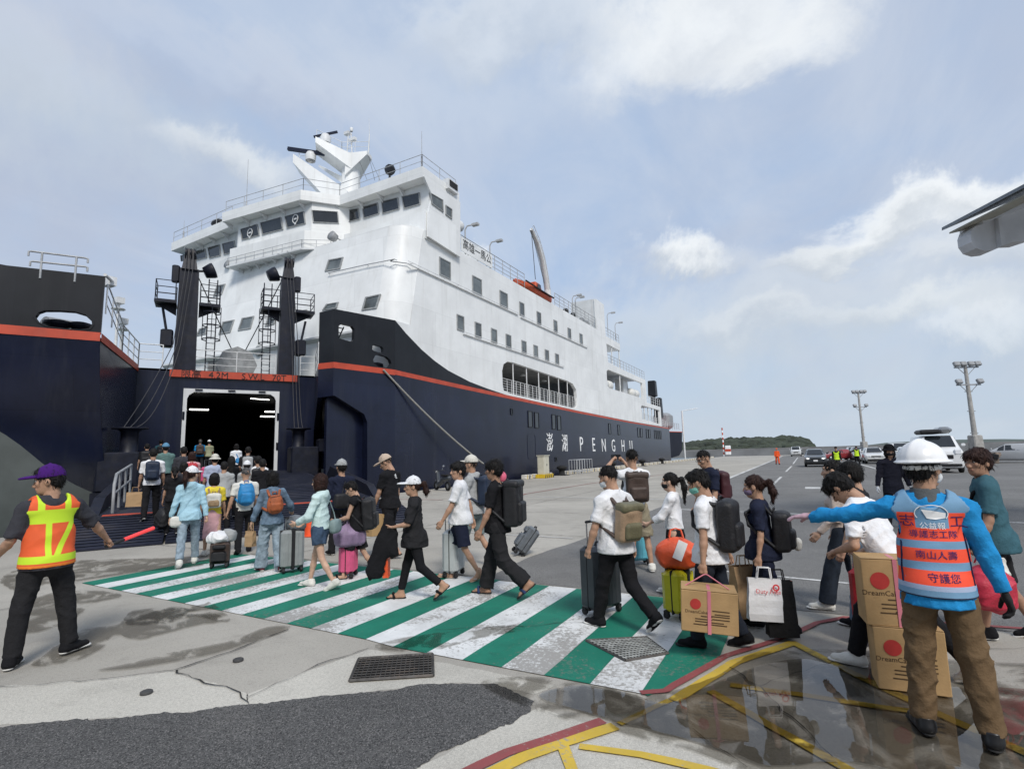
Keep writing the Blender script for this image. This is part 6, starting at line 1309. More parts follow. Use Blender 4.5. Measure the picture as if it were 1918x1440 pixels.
def paper_bag(label, c, size, rz_, m, band=None, handles=.14, tilt=0, group=None):
    w_, d_, h_ = size; o = thing('shopping_bag', label, 'bag', c, rz_, group); o.rotation_euler = (0, R(tilt), rz_)
    b = MB(); n = 6; rn = random.Random(int(abs(c[0]) * 1000)); rings = []
    for k in range(n + 1):
        z = h_ * k / n; wd = w_ * (1 + .02 * math.sin(k)); dd = d_ * (1 - .55 * (k / n) ** 2); j = lambda: rn.uniform(-.006, .006)
        rings += [(-wd / 2 + j(), -dd / 2 + j(), z), (0 + j(), -dd / 2 * 1.06 + j(), z), (wd / 2 + j(), -dd / 2 + j(), z), (wd / 2 * .96 + j(), 0, z), (wd / 2 + j(), dd / 2 + j(), z), (0, dd / 2 * 1.06, z), (-wd / 2 + j(), dd / 2 + j(), z), (-wd / 2 * .96, 0, z)]
    b.v = rings
    for k in range(n):
        for i in range(8): q = (i + 1) % 8; b.f.append((k * 8 + i, k * 8 + q, k * 8 + 8 + q, k * 8 + 8 + i)); b.mi.append(1 if band and (i in (2, 3)) else 0); b.sm.append(False)
    b.f.append(tuple(range(7, -1, -1))); b.mi.append(0); b.sm.append(False); b.build('bag_body', [m, band or m], o)
    for s in (-1, 1): MB().path([(-w_ * .22, s * d_ * .2, h_ * .98), (-w_ * .17, s * .02, h_ + handles), (w_ * .17, s * .02, h_ + handles), (w_ * .22, s * d_ * .2, h_ * .98)], .006, 6).build('handle', m, o)
    return o
def palm_w(p, sd, dz=0.0): a, d, f_, i_ = p.palm[sd]; q = p.ob.matrix_basis @ Vector(a); return Vector((q.x, q.y, q.z + dz))
# ================================================================== the crowd
WH = cloth('cloth_white', (.74, .745, .76)); OFFW = cloth('cloth_offwhite', (.66, .65, .6)); BK = cloth('cloth_black', (.012, .012, .014)); BK2 = cloth('cloth_black2', (.02, .02, .022)); NV = cloth('cloth_navy', (.016, .02, .04)); GY = cloth('cloth_grey', (.36, .37, .37)); CHAR = cloth('cloth_charcoal', (.045, .046, .055))
DEN = cloth('denim_blue', (.045, .075, .125), 'denim'); DENL = cloth('denim_light', (.27, .34, .4), 'denim'); DENM = cloth('denim_mid', (.13, .19, .26), 'denim'); DEND = cloth('denim_dark', (.02, .027, .04), 'denim')
MINT = cloth('cloth_mint', (.52, .66, .65)); SKY = cloth('cloth_sky', (.36, .56, .66)); YEL = cloth('cloth_yellow', (.75, .6, .06)); PNK = cloth('cloth_pink', (.62, .36, .38)); TEAL = cloth('cloth_teal', (.045, .115, .145)); GRN = cloth('cloth_green', (.11, .19, .18)); KHA = cloth('cloth_khaki', (.27, .235, .165)); BRN = cloth('cloth_brown', (.145, .095, .052)); LAV = cloth('cloth_lavender', (.4, .45, .58)); BEI = cloth('cloth_beige', (.5, .42, .37)); BLU = cloth('cloth_blue', (.02, .25, .56)); VBLU = cloth('vest_blue', (.2, .38, .58)); ORG = cloth('cloth_orange', (.75, .1, .025)); LIME = cloth('vest_lime', (.5, .72, .04)); OLV = cloth('cloth_olive', (.3, .31, .2)); PUR = cloth('cap_purple', (.055, .012, .14)); TAN = cloth('cap_tan', (.48, .38, .3)); CAPW = cloth('cap_white', (.74, .75, .77)); CAPB = cloth('cap_blue', (.11, .25, .38)); CREAM = cloth('cap_cream', (.58, .56, .5))
NBK = cloth('nylon_black', (.014, .014, .016), 'nylon'); NNV = cloth('nylon_navy', (.015, .025, .05), 'nylon'); NBL = cloth('nylon_blue', (.02, .2, .45), 'nylon'); NBR = cloth('nylon_brown', (.06, .04, .032), 'nylon'); NTAN = cloth('nylon_tan', (.36, .25, .16), 'nylon'); NRD = cloth('nylon_red', (.42, .02, .03), 'nylon'); LOR = cloth('leather_orange', (.34, .09, .03), 'leather'); LTN = cloth('leather_tan', (.3, .2, .11), 'leather'); LGR = cloth('leather_sage', (.2, .27, .27), 'leather'); NPU = cloth('nylon_purple', (.24, .17, .27), 'nylon'); NGR = cloth('nylon_grey', (.13, .145, .16), 'nylon')
SGR = cloth('shell_grey', (.27, .29, .29), 'shell'); SSI = cloth('shell_silver', (.42, .45, .45), 'shell'); SDK = cloth('shell_dark', (.05, .056, .065), 'shell'); SYE = cloth('shell_yellow', (.6, .55, .02), 'shell'); SCY = cloth('shell_cyan', (.12, .42, .52), 'shell'); SPK = cloth('shell_pink', (.65, .1, .22), 'shell'); SHT = cloth('helmet_white', (.78, .79, .8), 'shell')
MSKW = cloth('mask_white', (.7, .73, .74)); MSKG = cloth('mask_green', (.2, .5, .42)); MSKB = cloth('mask_black', (.02, .02, .022)); MSKP = cloth('mask_purple', (.2, .15, .22)); mat('glove_white', (.7, .7, .7), .9); mat('glove_black', (.014, .014, .015), .9); mat('glove_pink', (.5, .33, .38), .9); mat('metal_watch', (.5, .5, .5), .3, metal=1)
QG = 'passengers queueing to board'
# 1 --- marshal in the orange vest
def vest_mat(name, rules, base):
    """banded fabric: rules of (node expression fn -> mask, colour)"""
    m = bpy.data.materials.new(name); m.use_nodes = True; t = m.node_tree; L = t.links.new; b = t.nodes['Principled BSDF']; b.inputs['Roughness'].default_value = .75
    tc = N(t, 'ShaderNodeTexCoord'); sp = N(t, 'ShaderNodeSeparateXYZ'); L(tc.outputs['Object'], sp.inputs[0]); x, y, z = sp.outputs
    n = N(t, 'ShaderNodeTexNoise', Scale=9.0, Detail=5.0); L(tc.outputs['Object'], n.inputs['Vector'])
    c = MIX(t, RAMP(t, n.outputs[0], .3, .7), tuple(q * .88 for q in base), base)
    def band(v, a, b_): return MATH(t, 'MULTIPLY', MATH(t, 'GREATER_THAN', v, a), MATH(t, 'LESS_THAN', v, b_))
    for fn, colr in rules: c = MIX(t, fn(t, x, y, z, band), c, colr)
    L(c, b.inputs['Base Color']); n2 = N(t, 'ShaderNodeTexNoise', Scale=180.0); L(tc.outputs['Object'], n2.inputs['Vector']); bp = N(t, 'ShaderNodeBump', Strength=.3, Distance=.005); L(n2.outputs[0], bp.inputs['Height']); L(bp.outputs[0], b.inputs['Normal']); MT[name] = m; return name
def vest(P, m, hem=-.06, inf=.02, neck=.095, fold=.006, loose=1.15):
    S = P.S; pr_ = P.torso_prims(inf, hem, loose)
    for sd, sg in (('L', -1), ('R', 1)):
        a = P.sh[sd]; d_ = P.ri * sg; pr_.append(cone(a + d_ * .045 * S - P.up * .13 * S, a + d_ * .04 * S + P.up * .2 * S, .085 * S, .075 * S, .001, sub=True))
    nk = P.neck - P.fw * .02 * S
    pr_.append(cone(nk + P.up * .02 * S - P.fw * .10 * S, nk + P.fw * .25 * S + P.up * .0, neck * S, neck * 1.3 * S, .001, sub=True))
    v_, f_ = poly(pr_ + [cone(P.tp(0, 0, -.04), P.tp(0, 0, hem - .05), (.16 * P.bulk + .03 * (loose - 1)) * S + inf, (.168 * P.bulk + .035 * (loose - 1)) * S + inf, .03, sq=(P.fw, .95))], P.h * .8, fold, 3, 24, [(P.tp(0, 0, hem), -P.up)])
    return np_mesh('vest', [(v_, f_, 0)], [m], P.ob)
p = Person('marshal in purple cap and orange lime vest holding a red baton at left', 72, 1240, 880, head=-14, pose=dict(L=(2, 4, 9), R=(6, 8, 12)), skin=1, bulk=1.12, hyaw=-62, hpitch=6, arms=dict(R=('to', .56, .2, .96), L=(4, 16, 48)))
p.toe = dict(R=62, L=-30); p.grip = dict(R='grip', L='relax'); p.build_body(); p.top(CHAR, .92, -.1, 1.15, 'polo_shirt', collar=1); p.bottom(BK2, 1.97, 1.12); p.shoes(BK, 'sole_white'); p.hair('hair_black', 'short'); p.cap(PUR, brim=PUR)
zz0 = p.pel[2]; ys_ = p.S
def mk_vest1():
    z = lambda a: zz0 + a * ys_; LM, OR = (.55, .78, .03), (.8, .12, .03)
    rl = [(lambda t, x, y, zc, bd: bd(zc, z(-.035), z(.03)), LM), (lambda t, x, y, zc, bd: bd(zc, z(.315), z(.44)), LM),
          (lambda t, x, y, zc, bd: MATH(t, 'MULTIPLY', bd(MATH(t, 'ABSOLUTE', MATH(t, 'ADD', x, -.0)), .075, .125), MATH(t, 'GREATER_THAN', zc, z(.43))), LM),
          (lambda t, x, y, zc, bd: MATH(t, 'MULTIPLY', bd(x, -.06, -.015), bd(zc, z(.02), z(.32))), LM),
          (lambda t, x, y, zc, bd: MATH(t, 'MULTIPLY', bd(MATH(t, 'SUBTRACT', x, MATH(t, 'MULTIPLY', MATH(t, 'SUBTRACT', zc, z(.03)), .42)), .0, .05), bd(zc, z(.02), z(.32))), LM),
          (lambda t, x, y, zc, bd: MATH(t, 'LESS_THAN', zc, z(-.05)), (.8, .2, .02))]
    return vest_mat('vest_orange', rl, OR)
vest(p, mk_vest1(), hem=-.075, inf=.024)
a_, d_, f_, i_ = p.palm['R']; bt_o = p.carry('signal_baton', 'glowing red signal baton in the marshal\'s outstretched hand', 'baton')
mat('baton_red', (.85, .06, .06), .35, .05, emit=.35); hd = V3(.92, .3, .22); hd = hd / np.linalg.norm(hd); c0 = a_ - hd * .05
MB().bar(c0, c0 + hd * .2, .017, 10).build('grip', 'wheel_black', bt_o); MB().bar(c0 + hd * .2, c0 + hd * .54, .019, 12, .021).sphere(c0 + hd * .54, .021, 10, 6).build('light_tube', 'baton_red', bt_o)
# 2 --- people nearest the ramp on the crossing
p = Person('woman in pale blue hoodie and white cap, brown ponytail, light jeans', 350, 1060, 876, head=2, pose='walkR', sex='f', skin=0, hyaw=35, arms=dict(L=(-6, 14, 20), R=(-14, 12, 10)))
p.grip = dict(R='grip'); p.build_body(); p.top(SKY, 1.93, -.1, 1.15, 'hoodie', hood=1, fold=.014); p.bottom(DENL, 1.9, .98); p.shoes(OFFW); p.hair('hair_brown', 'pony', .14); p.cap(CAPW)
p.sling('small cream shoulder bag on the pale blue hoodie woman\'s hip', OFFW, [(.14, 0, .5), (.06, -.13, .36), (-.12, -.14, .1), (-.2, -.06, -.04)], .006, (.18, .1, .17), strap=SKY)
suitcase('black wheeled soft bag trailed by the pale blue hoodie woman', 411, 1064, (.3, .2, .36), NBR, yaw=10, handle=.0, soft=True, m2=NBK)
soft_bag('plastic_bag', 'crumpled white plastic bag lying on the black wheeled bag', tuple(G(405, 1064) + Vector((0, 0, .53))), (.34, .26, .22), 'paper_white', .3, .03, seed=4)
soft_bag('plastic_bag', 'grey plastic bag beside the white one on the wheeled bag', tuple(G(426, 1058) + Vector((0, 0, .52))), (.24, .22, .24), GY, .3, .03, seed=5)
p = Person('woman in bright yellow tee and pink skirt with white and tan backpack', 395, 1042, 878, head=-2, pose='stepL', sex='f', skin=0, H=1.58)
p.build_body(); p.top(YEL, .8, -.04, 1.05); p.skirt(PNK, .55, 1.15); p.shoes(OFFW); p.hair('hair_black', 'bob')
p.backpack('white and tan backpack on the yellow tee woman', OFFW, (.28, .13, .3), .25, LTN, LTN)
p = Person('man in beige tee and black trousers wearing the bright blue backpack', 455, 1036, 878, head=-6, pose='stepR', skin=1, arms=dict(L=(-6, 14, 8), R=(8, 6, 30)))
p.build_body(); p.top(OFFW, .7, -.06, 1.15); p.bottom(BK, 1.97, 1.05); p.shoes(BK, 'sole_black'); p.hair('hair_grey', 'buzz')
p.backpack('bright blue backpack with blue straps on the beige tee man', NBL, (.3, .17, .46), .3, NBL, NBL, kind='soft')
p = Person('woman with black bob in denim jacket and wide light jeans', 506, 1070, 885, head=-14, pose='stepL', sex='f', skin=0, arms=dict(L=(4, 16, 14), R=(10, 34, 40)))
p.grip = dict(R='grip'); p.build_body(); p.top(DENM, 1.95, -.1, 1.45, 'denim_jacket', flare=1.25, fold=.016); p.bottom(DENL, 2.02, 1.35, flare=1.45, fold=.016); p.shoes(cloth('shoe_maroon', (.12, .03, .04))); p.hair('hair_black', 'bob')
p.backpack('orange brown leather drawstring backpack on the denim jacket woman', LOR, (.25, .14, .33), .27, LOR, LOR, kind='soft')
suitcase('silver hard shell suitcase beside the denim jacket woman', 545, 1072, (.36, .24, .6), SGR, yaw=-12, handle=.25, ribs=2, strap=NBK)
soft_bag('duffel_bag', 'slate grey duffel bag lying on the silver suitcase', tuple(G(552, 1070) + Vector((0, 0, .8))), (.42, .26, .26), NGR, -.3, .02, seed=8)
paper_bag('small beige paper bag dangling by the denim jacket woman\'s hand', tuple(G(467, 1062) + Vector((0, 0, .35))), (.17, .1, .26), .2, 'paper_kraft')
p = Person('woman with auburn bob in mint hooded jacket and denim shorts', 598, 1102, 888, head=-62, pose='walkR', sex='f', skin=3, arms=dict(L=('to', -.2, .3, 1.0), R=('to', .16, .36, .98)))
p.build_body(); p.top(MINT, 1.93, -.02, 1.3, 'jacket', hood=1, flare=1.25, fold=.015); p.bottom(DEN, .52, 1.25, 'shorts', flare=1.35); p.shoes(OFFW); p.hair('hair_brown', 'bob')
p.sling('sage green leather shoulder bag on the mint jacket woman', LGR, [(-.1, .02, .5), (.02, -.14, .4), (.1, -.17, .22), (.1, -.2, .1)], .009, (.26, .1, .2), strap=LGR)
p = Person('man in navy shirt and grey cap behind the mint jacket woman', 638, 1040, 864, head=-20, pose='stepL', skin=1); p.build_body(); p.top(NV, 1.9, -.08, 1.2); p.bottom(BK2, 1.97, 1.1); p.shoes(BK); p.hair('hair_black', 'short'); p.cap(GY)
p.sling('black shoulder bag with white stripes on the navy shirt man', NBK, [(.1, .02, .5), (0, -.15, .4), (-.05, -.17, .2)], .012, (.3, .12, .26))
p = Person('boy in black sleeveless top bent over his phone', 668, 1082, 900, head=-76, pose='walkL', skin=0, lean=4, hpitch=22, arms=dict(L=('to', -.1, .34, 1.03), R=('to', .08, .35, 1.0)))
p.build_body(); p.top(BK, .12, -.08, 1.3, 'vest_top'); p.bottom(BK2, .92, 1.25, 'shorts', flare=1.2); p.shoes(BK, 'sole_black', 'slide'); p.hair('hair_black', 'short')
p.backpack('large black backpack almost as tall as the boy\'s torso', NBK, (.34, .22, .56), .2, NBK)
suitcase('bright pink suitcase in front of the boy', 652, 1082, (.34, .22, .42), SPK, yaw=-75, ribs=5); soft_bag('duffel_bag', 'purple duffel bag resting on the pink suitcase', tuple(G(655, 1084) + Vector((0, 0, .66))), (.5, .3, .36), NPU, 1.2, .022, handles=.12, seed=12)
p = Person('tall man in black tee and tan cap looking down at his carton', 730, 1042, 852, head=-52, pose='stepR', skin=1, hpitch=28, hyaw=-25, arms=dict(L=('to', -.2, .2, .8), R=(4, 10, 6)))
p.grip = dict(R='relax', L='grip'); p.build_body(); p.top(BK, .75, -.1, 1.3); p.bottom(BK, 1.0, 1.2, 'shorts'); p.shoes(BK, 'sole_black', 'slide'); p.hair('hair_black', 'buzz'); p.cap(TAN)
for q in ((-.02, .0), (.0, .02)): pass
pm = palm_w(p, 'L'); carton('carton with red print carried by the tall man in black', (pm.x + .05, pm.y - .1, pm.z - .43), (.38, .3, .36), YAW - R(35), ribbon=False)
b = MB().box((0, 0, 0), (.012, .004, .06), Matrix.Rotation(R(25), 3, 'Y')).box((.02, 0, -.02), (.012, .004, .05)).box((.03, 0, -.045), (.04, .004, .012)).box((-.01, 0, .02), (.04, .004, .012), Matrix.Rotation(R(-40), 3, 'Y'))
b.v = [tuple(p.tp(.0, -.118, .455) + p.Rt @ np.array(v_)) for v_ in b.v]; b.build('collar_monogram', 'letter_white', p.ob)
p = Person('woman in white cap, loose black tee and leggings, coat over her arm', 777, 1124, 895, head=-84, pose='strideR', sex='f', skin=1, bulk=1.14, arms=dict(L=('to', -.16, .3, 1.05), R=(-8, 22, 40)), hyaw=-10)
p.build_body(); p.top(BK2, .98, -.16, 1.15, fold=.015); p.bottom(BK, 1.86, .88, 'leggings', fold=.002); p.shoes(BK, 'sole_black', 'slide'); p.hair('hair_brown', 'pony', .05); p.cap(CAPW)
o = p.carry('garment', 'long black coat draped over the white cap woman\'s arm', 'coat'); c = p.palm['L'][0]
np_mesh('cloth', [(*poly([cone(c + V3(0, -.02, .1), c + V3(.0, .05, -.25), .075, .09, .05, sq=(V3(1, 0, 0), .55)), cone(c + V3(0, .05, -.2), c + V3(0, .15, -.52), .1, .12, .06, sq=(V3(1, 0, 0), .5)), cone(c + V3(0, -.06, .02), c + V3(0, -.08, -.3), .06, .07, .04, sq=(V3(1, 0, 0), .6))], .013, .022, 6, 44), 0)], [BK], o)
paper_bag('narrow orange shopping bag behind the black coat', tuple(p.w2(c + V3(.12, .02, -.62))), (.2, .07, .36), -p.th, 'bag_orange')
p = Person('young man with black hair in white tee and navy shorts looking aside', 864, 1086, 866, head=-78, pose='walkR', skin=1, hyaw=-34, arms=dict(L=(18, 8, 14), R=(-18, 10, 8)))
p.build_body(); p.top(WH, .75, -.09, 1.3); p.bottom(NV, .92, 1.25, 'shorts', flare=1.15); p.shoes(BEI, cloth('sole_tan', (.42, .3, .22)), 'flip'); p.hair('hair_black', 'mop')
suitcase('pale silver suitcase behind the young man in white tee', 850, 1080, (.4, .24, .62), SSI, yaw=-70, handle=.3, ribs=5)
p = Person('man in grey hoodie and cream cap with a dark backpack', 888, 1062, 855, head=-70, pose='walkL', skin=1, arms=dict(L=(16, 8, 20), R=(-10, 10, 10)))
p.build_body(); p.top(GY, 1.95, -.08, 1.25, 'hoodie', hood=1); p.bottom(cloth('short_greygreen', (.16, .2, .2)), .95, 1.2, 'shorts'); p.shoes(GY); p.hair('hair_black', 'buzz'); p.cap(CREAM); p.backpack('dark navy backpack on the grey hoodie man', NNV, (.3, .17, .46), .28)
p = Person('man in black tee and wide black trousers with a big black backpack', 935, 1118, 862, head=-72, pose='strideR', skin=2, arms=dict(L=(10, 8, 14), R=(2, 10, 12)), bulk=1.06)
p.build_body(); p.top(BK, .8, -.1, 1.25); p.bottom(BK2, 1.97, 1.3, flare=1.3, fold=.014); p.shoes(cloth('slipper_blue', (.03, .05, .12)), 'sole_black', 'slide'); p.hair('hair_black', 'mop')
p.backpack('big black roll-top backpack of the man in wide black trousers', NBK, (.34, .21, .56), .26, NBK, kind='roll')
suitcase('grey fabric wheeled bag dragged tilted beside the big black backpack', 968, 1040, (.3, .22, .5), NGR, yaw=80, lean=-38, soft=True)
# 3 --- group on the right half of the crossing
p = Person('man in white polo shirt and black trousers wearing a patchwork brown backpack', 1162, 1180, 905, head=-42, pose='strideL', skin=1, H=1.66, bulk=1.16, hpitch=14, hyaw=-22, arms=dict(L=('to', -.3, .12, .82), R=(-6, 8, 14)))
p.grip = dict(L='grip'); p.build_body(); p.top(WH, .82, -.1, 1.35, 'polo_shirt', collar=1); p.bottom(BK, 1.97, 1.08); p.shoes(BK); p.hair('hair_black', 'buzz'); p.mask(MSKW)
p.backpack('patchwork brown and khaki backpack on the white polo man', NTAN, (.3, .16, .38), .22, cloth('nylon_olive', (.13, .12, .07), 'nylon'), NBR, kind='roll', tilt=8)
suitcase('tall charcoal hard suitcase rolled by the white polo man', 1128, 1150, (.46, .27, .68), SDK, yaw=-50, handle=.32, ribs=6)
p = Person('man in white tee and khaki shorts photographing the ferry with raised phone', 1196, 1070, 845, head=-14, pose=dict(L=(2, 3, 6), R=(-3, 4, 8)), skin=1, bulk=1.06, hyaw=-8, arms=dict(L=('to', -.24, .34, 1.60), R=('to', -.04, .38, 1.58)))
p.grip = dict(L='grip', R='grip'); p.build_body(); p.top(WH, .72, -.06, 1.2); p.bottom(KHA, .98, 1.3, 'shorts', flare=1.15, fold=.015); p.shoes(OFFW); p.hair('hair_black', 'buzz')
p.backpack('dark brown backpack on the photographing man', NBR, (.32, .16, .4), .27, NBR, cloth('strap_grey', (.09, .085, .08)), kind='roll')
o = p.carry('phone', 'dark phone raised by the man in khaki shorts', 'phone'); c = (p.palm['L'][0] + p.palm['R'][0]) / 2 + V3(-.02, .01, .02); MB().box(c, (.16, .012, .078), bev=.004).build('case', 'wheel_black', o); MB().box(c + V3(0, -.0075, 0), (.15, .002, .07)).build('screen', 'ship_glass', o)
suitcase('small cyan suitcase behind the photographing man', 1196, 1058, (.36, .22, .42), SCY, yaw=-20, ribs=4)
p = Person('woman in white puff blouse, black skirt and black face mask holding a phone', 1272, 1118, 888, head=-78, pose='stepR', sex='f', skin=3, hyaw=-4, arms=dict(L=('to', -.14, .36, 1.02), R=('to', .24, .04, .80)))
p.grip = dict(R='grip'); p.build_body(); p.top(WH, 1.5, .03, 1.25, 'blouse', flare=1.35, fold=.014); p.skirt(BK, .72, 1.25); p.shoes(OFFW); p.hair('hair_black', 'pony', .22); p.mask(MSKB)
o = p.carry('phone', 'phone in the hand of the white blouse woman', 'phone'); c = p.palm['L'][0]; MB().box(c + V3(0, .03, .02), (.075, .15, .01), np.array(0) if False else Matrix.Rotation(R(25), 3, 'X'), bev=.003).build('case', 'wheel_black', o)
suitcase('bright yellow suitcase with a black strap', 1274, 1158, (.36, .24, .44), SYE, yaw=-66, ribs=5, strap=NBK)
soft_bag('plastic_bag', 'orange red plastic bag with white tag on the yellow suitcase', tuple(G(1276, 1158) + Vector((0, 0, .70))), (.46, .32, .34), 'bag_orange', YAW - .2, .02, handles=.08, seed=21, tag_=True)
p = Person('man in glasses and dark navy tee behind the box carrier', 1340, 1066, 845, head=-118, pose='stand', skin=1, hpitch=22, hyaw=-10, bulk=1.1); p.build_body(); p.top(NV, .8, -.08, 1.2); p.bottom(BK2, 1.97, 1.1); p.shoes(BK); p.hair('hair_black', 'buzz')
b = MB()
for sg in (-1, 1): b.path([tuple(p.hp(sg * .033 + .024 * math.cos(R(a)), .098, .012 + .017 * math.sin(R(a)))) for a in range(0, 361, 30)], .0022, 5)
for sg in (-1, 1): b.bar(p.hp(sg * .057, .096, .016), p.hp(sg * .082, .0, .016), .0022, 5)
b.build('glasses', 'wheel_black', p.ob); p.backpack('dark maroon backpack on the man in glasses', cloth('nylon_maroon', (.05, .012, .016), 'nylon'), (.3, .16, .42), .28)
p = Person('man in white tee and green mask carrying the big carton by its pink ribbon', 1342, 1212, 882, head=-74, pose='stepL', skin=1, bulk=1.08, hpitch=18, hyaw=-8, arms=dict(L=(-3, 7, 6), R=(-16, 10, 8)))
p.grip = dict(L='grip', R='grip'); p.build_body(); p.top(WH, .72, -.1, 1.3); p.bottom(cloth('cloth_inknavy', (.018, .022, .032)), 1.97, 1.15); p.shoes(BK, 'sole_black'); p.hair('hair_black', 'short'); p.mask(MSKG)
p.backpack('black backpack with white lettering on the carton carrier', NBK, (.31, .18, .5), .27, NBK)
pm = palm_w(p, 'L'); cb = (pm.x + .03, pm.y - .10, pm.z - .44)
carton('big carton with red round print and pink ribbon in the man\'s hand', cb, (.46, .3, .34), YAW - R(17), tilt=3)
o = thing('ribbon_handle', 'thin pink ribbon handle tied over the big carton', 'ribbon', (0, 0, 0)); o.location = (cb[0], cb[1], cb[2] + .34)
MB().path([(-.19, -.05, .0), (-.02, .03, .1), (.0, .04, .105), (.02, .03, .1), (.19, 0, .0)], .006, 5).build('ribbon', 'plastic_pink', o)
p = Person('woman with auburn ponytail in navy tee and trousers, purple mask', 1442, 1184, 893, head=-82, pose='stepR', sex='f', skin=1, bulk=1.12, hpitch=6, arms=dict(L=(-4, 10, 12), R=(0, 8, 10)))
p.grip = dict(L='grip', R='grip'); p.build_body(); p.top(NV, .85, -.12, 1.3); p.bottom(NV, 1.97, 1.1); p.shoes(BK, 'sole_black'); p.hair('hair_brown', 'pony', .12); p.mask(MSKP)
p.backpack('black backpack with a white plush charm on the auburn ponytail woman', NBK, (.3, .19, .44), .2, NBK); o2 = p.tp(.06, -.36, .08); bo = p.carry('plush_charm', 'small white plush charm dangling on the black backpack', 'charm'); np_mesh('plush', [(*poly([ell(o2, V3(.045, .045, .045)), ell(o2 + V3(.0, 0, -.05), V3(.035, .035, .035))], .008, .003, 3, 60), 0)], [OFFW], bo)
pm = palm_w(p, 'L'); cw_ = (pm.x + .03, pm.y - .10, pm.z - .47); wb = paper_bag('white duty free shopping bag held by the auburn ponytail woman', cw_, (.30, .09, .38), YAW - R(6), 'paper_white', handles=.1, tilt=3)
mat('print_pink', (.7, .05, .06), .7); text_mesh('Duty Free', .055, 'print_pink', wb, 'print', frame_mtx((.02, -.053, .27), (1, 0, 0), (0, 0, 1))); MB().lathe([(.018, 0), (.032, 0)], (.09, -.052, .31), 16, rot=Matrix.Rotation(R(90), 3, 'X')).build('print', 'print_pink', wb)
paper_bag('black and orange shopping bag behind the white duty free bag', (pm.x + .16, pm.y + .0, pm.z - .62), (.26, .12, .5), YAW - R(6), cloth('paper_black', (.015, .015, .016)), band='bag_orange', handles=.1)
paper_bag('tall kraft paper bag between the carton and the duty free bag', tuple(G(1400, 1172) + Vector((0, 0, .10))), (.26, .2, .5), YAW + R(10), 'paper_kraft', handles=.1)
# 4 --- helmeted volunteer and those around him
p = Person('volunteer in white hard hat and blue vest pointing left', 1790, 1384, 833, head=-9, pose=dict(L=(3, 4, 5), R=(-2, 4, 7)), H=1.74, skin=1, bulk=1.06, hyaw=38, hpitch=0, arms=dict(L=('to', -.70, .20, 1.29), R=(-3, 16, 10)))
p.glove = 'glove_pink'; p.glove2 = 'glove_black'; p.grip = dict(L='flat', R='relax'); p.build_body()
p.top(BLU, 1.93, -.14, 1.2, 'long_sleeve_shirt', collar=None, fold=.016); p.bottom(BRN, 2.0, 1.18, fold=.014); p.shoes(cloth('shoe_leather', (.012, .012, .013), 'shell'), 'sole_black'); p.hair('hair_black', 'short'); p.cap(SHT, 'hard'); p.mask(MSKW)
np_mesh('collar', [(*poly([cone(p.neck - p.up * .05, p.neck + p.up * .05 + p.fw * .01, .095, .074, .02, caps=[(p.neck + p.up * .042, p.up)]), cone(p.neck - p.up * .2, p.neck + p.up * .3, .062, .062, .001, sub=True)], .009, .002, 1), 0)], [cloth('collar_grey', (.1, .11, .115))], p.ob)
zp = p.pel[2]; S_ = p.S
def mk_vest2():
    z = lambda a: zp + a * S_; OR = (.9, .085, .035); W_ = (.36, .44, .6)
    rl = [(lambda t, x, y, zc, bd: bd(zc, z(-.03), z(.0)), W_), (lambda t, x, y, zc, bd: bd(zc, z(.0), z(.085)), OR), (lambda t, x, y, zc, bd: bd(zc, z(.135), z(.215)), OR), (lambda t, x, y, zc, bd: bd(zc, z(.262), z(.34)), OR),
          (lambda t, x, y, zc, bd: MATH(t, 'MULTIPLY', bd(zc, z(.33), z(.435)), bd(MATH(t, 'ABSOLUTE', x), .085, .175)), OR), (lambda t, x, y, zc, bd: MATH(t, 'LESS_THAN', zc, z(-.065)), (.012, .02, .06))]
    return vest_mat('vest_bluebands', rl, (.17, .33, .5))
vo = vest(p, mk_vest2(), hem=-.075, inf=.024, neck=.098, fold=.004, loose=1.2)
from mathutils.bvhtree import BVHTree
def stick(txt, size, x, z, m, bvh, P, sx=1.0, off=.004):
    o = text_mesh(txt, size, m, P.ob, 'print', frame_mtx((x, -1, z), (1, 0, 0), (0, 0, 1)), sx=sx); me = o.data
    bm = bmesh.new(); bm.from_mesh(me); bmesh.ops.subdivide_edges(bm, edges=[e for e in bm.edges if e.calc_length() > .03], cuts=2); bmesh.ops.triangulate(bm, faces=bm.faces[:])
    for v_ in bm.verts:
        hit = bvh.ray_cast(Vector((v_.co.x, -1, v_.co.z)), Vector((0, 1, 0)))
        v_.co.y = (hit[0].y if hit[0] else -.15) - off
    bm.to_mesh(me); bm.free(); return o
bv = BVHTree.FromPolygons([v_.co for v_ in vo.data.vertices], [tuple(f.vertices) for f in vo.data.polygons])
mat('vest_ink', (.03, .02, .12), .8); zq = lambda a: zp + a * S_
for tx, sz_, x, z in (('志', .08, -.128, .378), ('工', .08, .13, .378), ('導護志工隊', .05, 0, .3), ('南山人壽', .054, 0, .175), ('守護您', .056, .02, .043)): stick(tx, sz_ * S_, x, zq(z), 'vest_ink', bv, p)
stick('公益報', .045, -.0, zq(.352), 'letter_white', bv, p)
b = MB(); ring = [(.085 * math.cos(R(a)), 0, .055 * math.sin(R(a)) + zq(.43)) for a in range(-30, 215, 12)]
def onv(x, z, off=.005): h_ = bv.ray_cast(Vector((x, -1, z)), Vector((0, 1, 0))); return Vector((x, (h_[0].y if h_[0] else -.15) - off, z))
b.path([onv(x, z) for x, _, z in ring], .003, 5); b.sheet([onv(x, zq(z)) for x, z in ((-.05, .455), (.0, .45), (.075, .435), (.07, .405), (.02, .395), (-.025, .4))]); b.build('vest_emblem', 'letter_white', p.ob)
cloth('piping_navy', (.01, .015, .05))
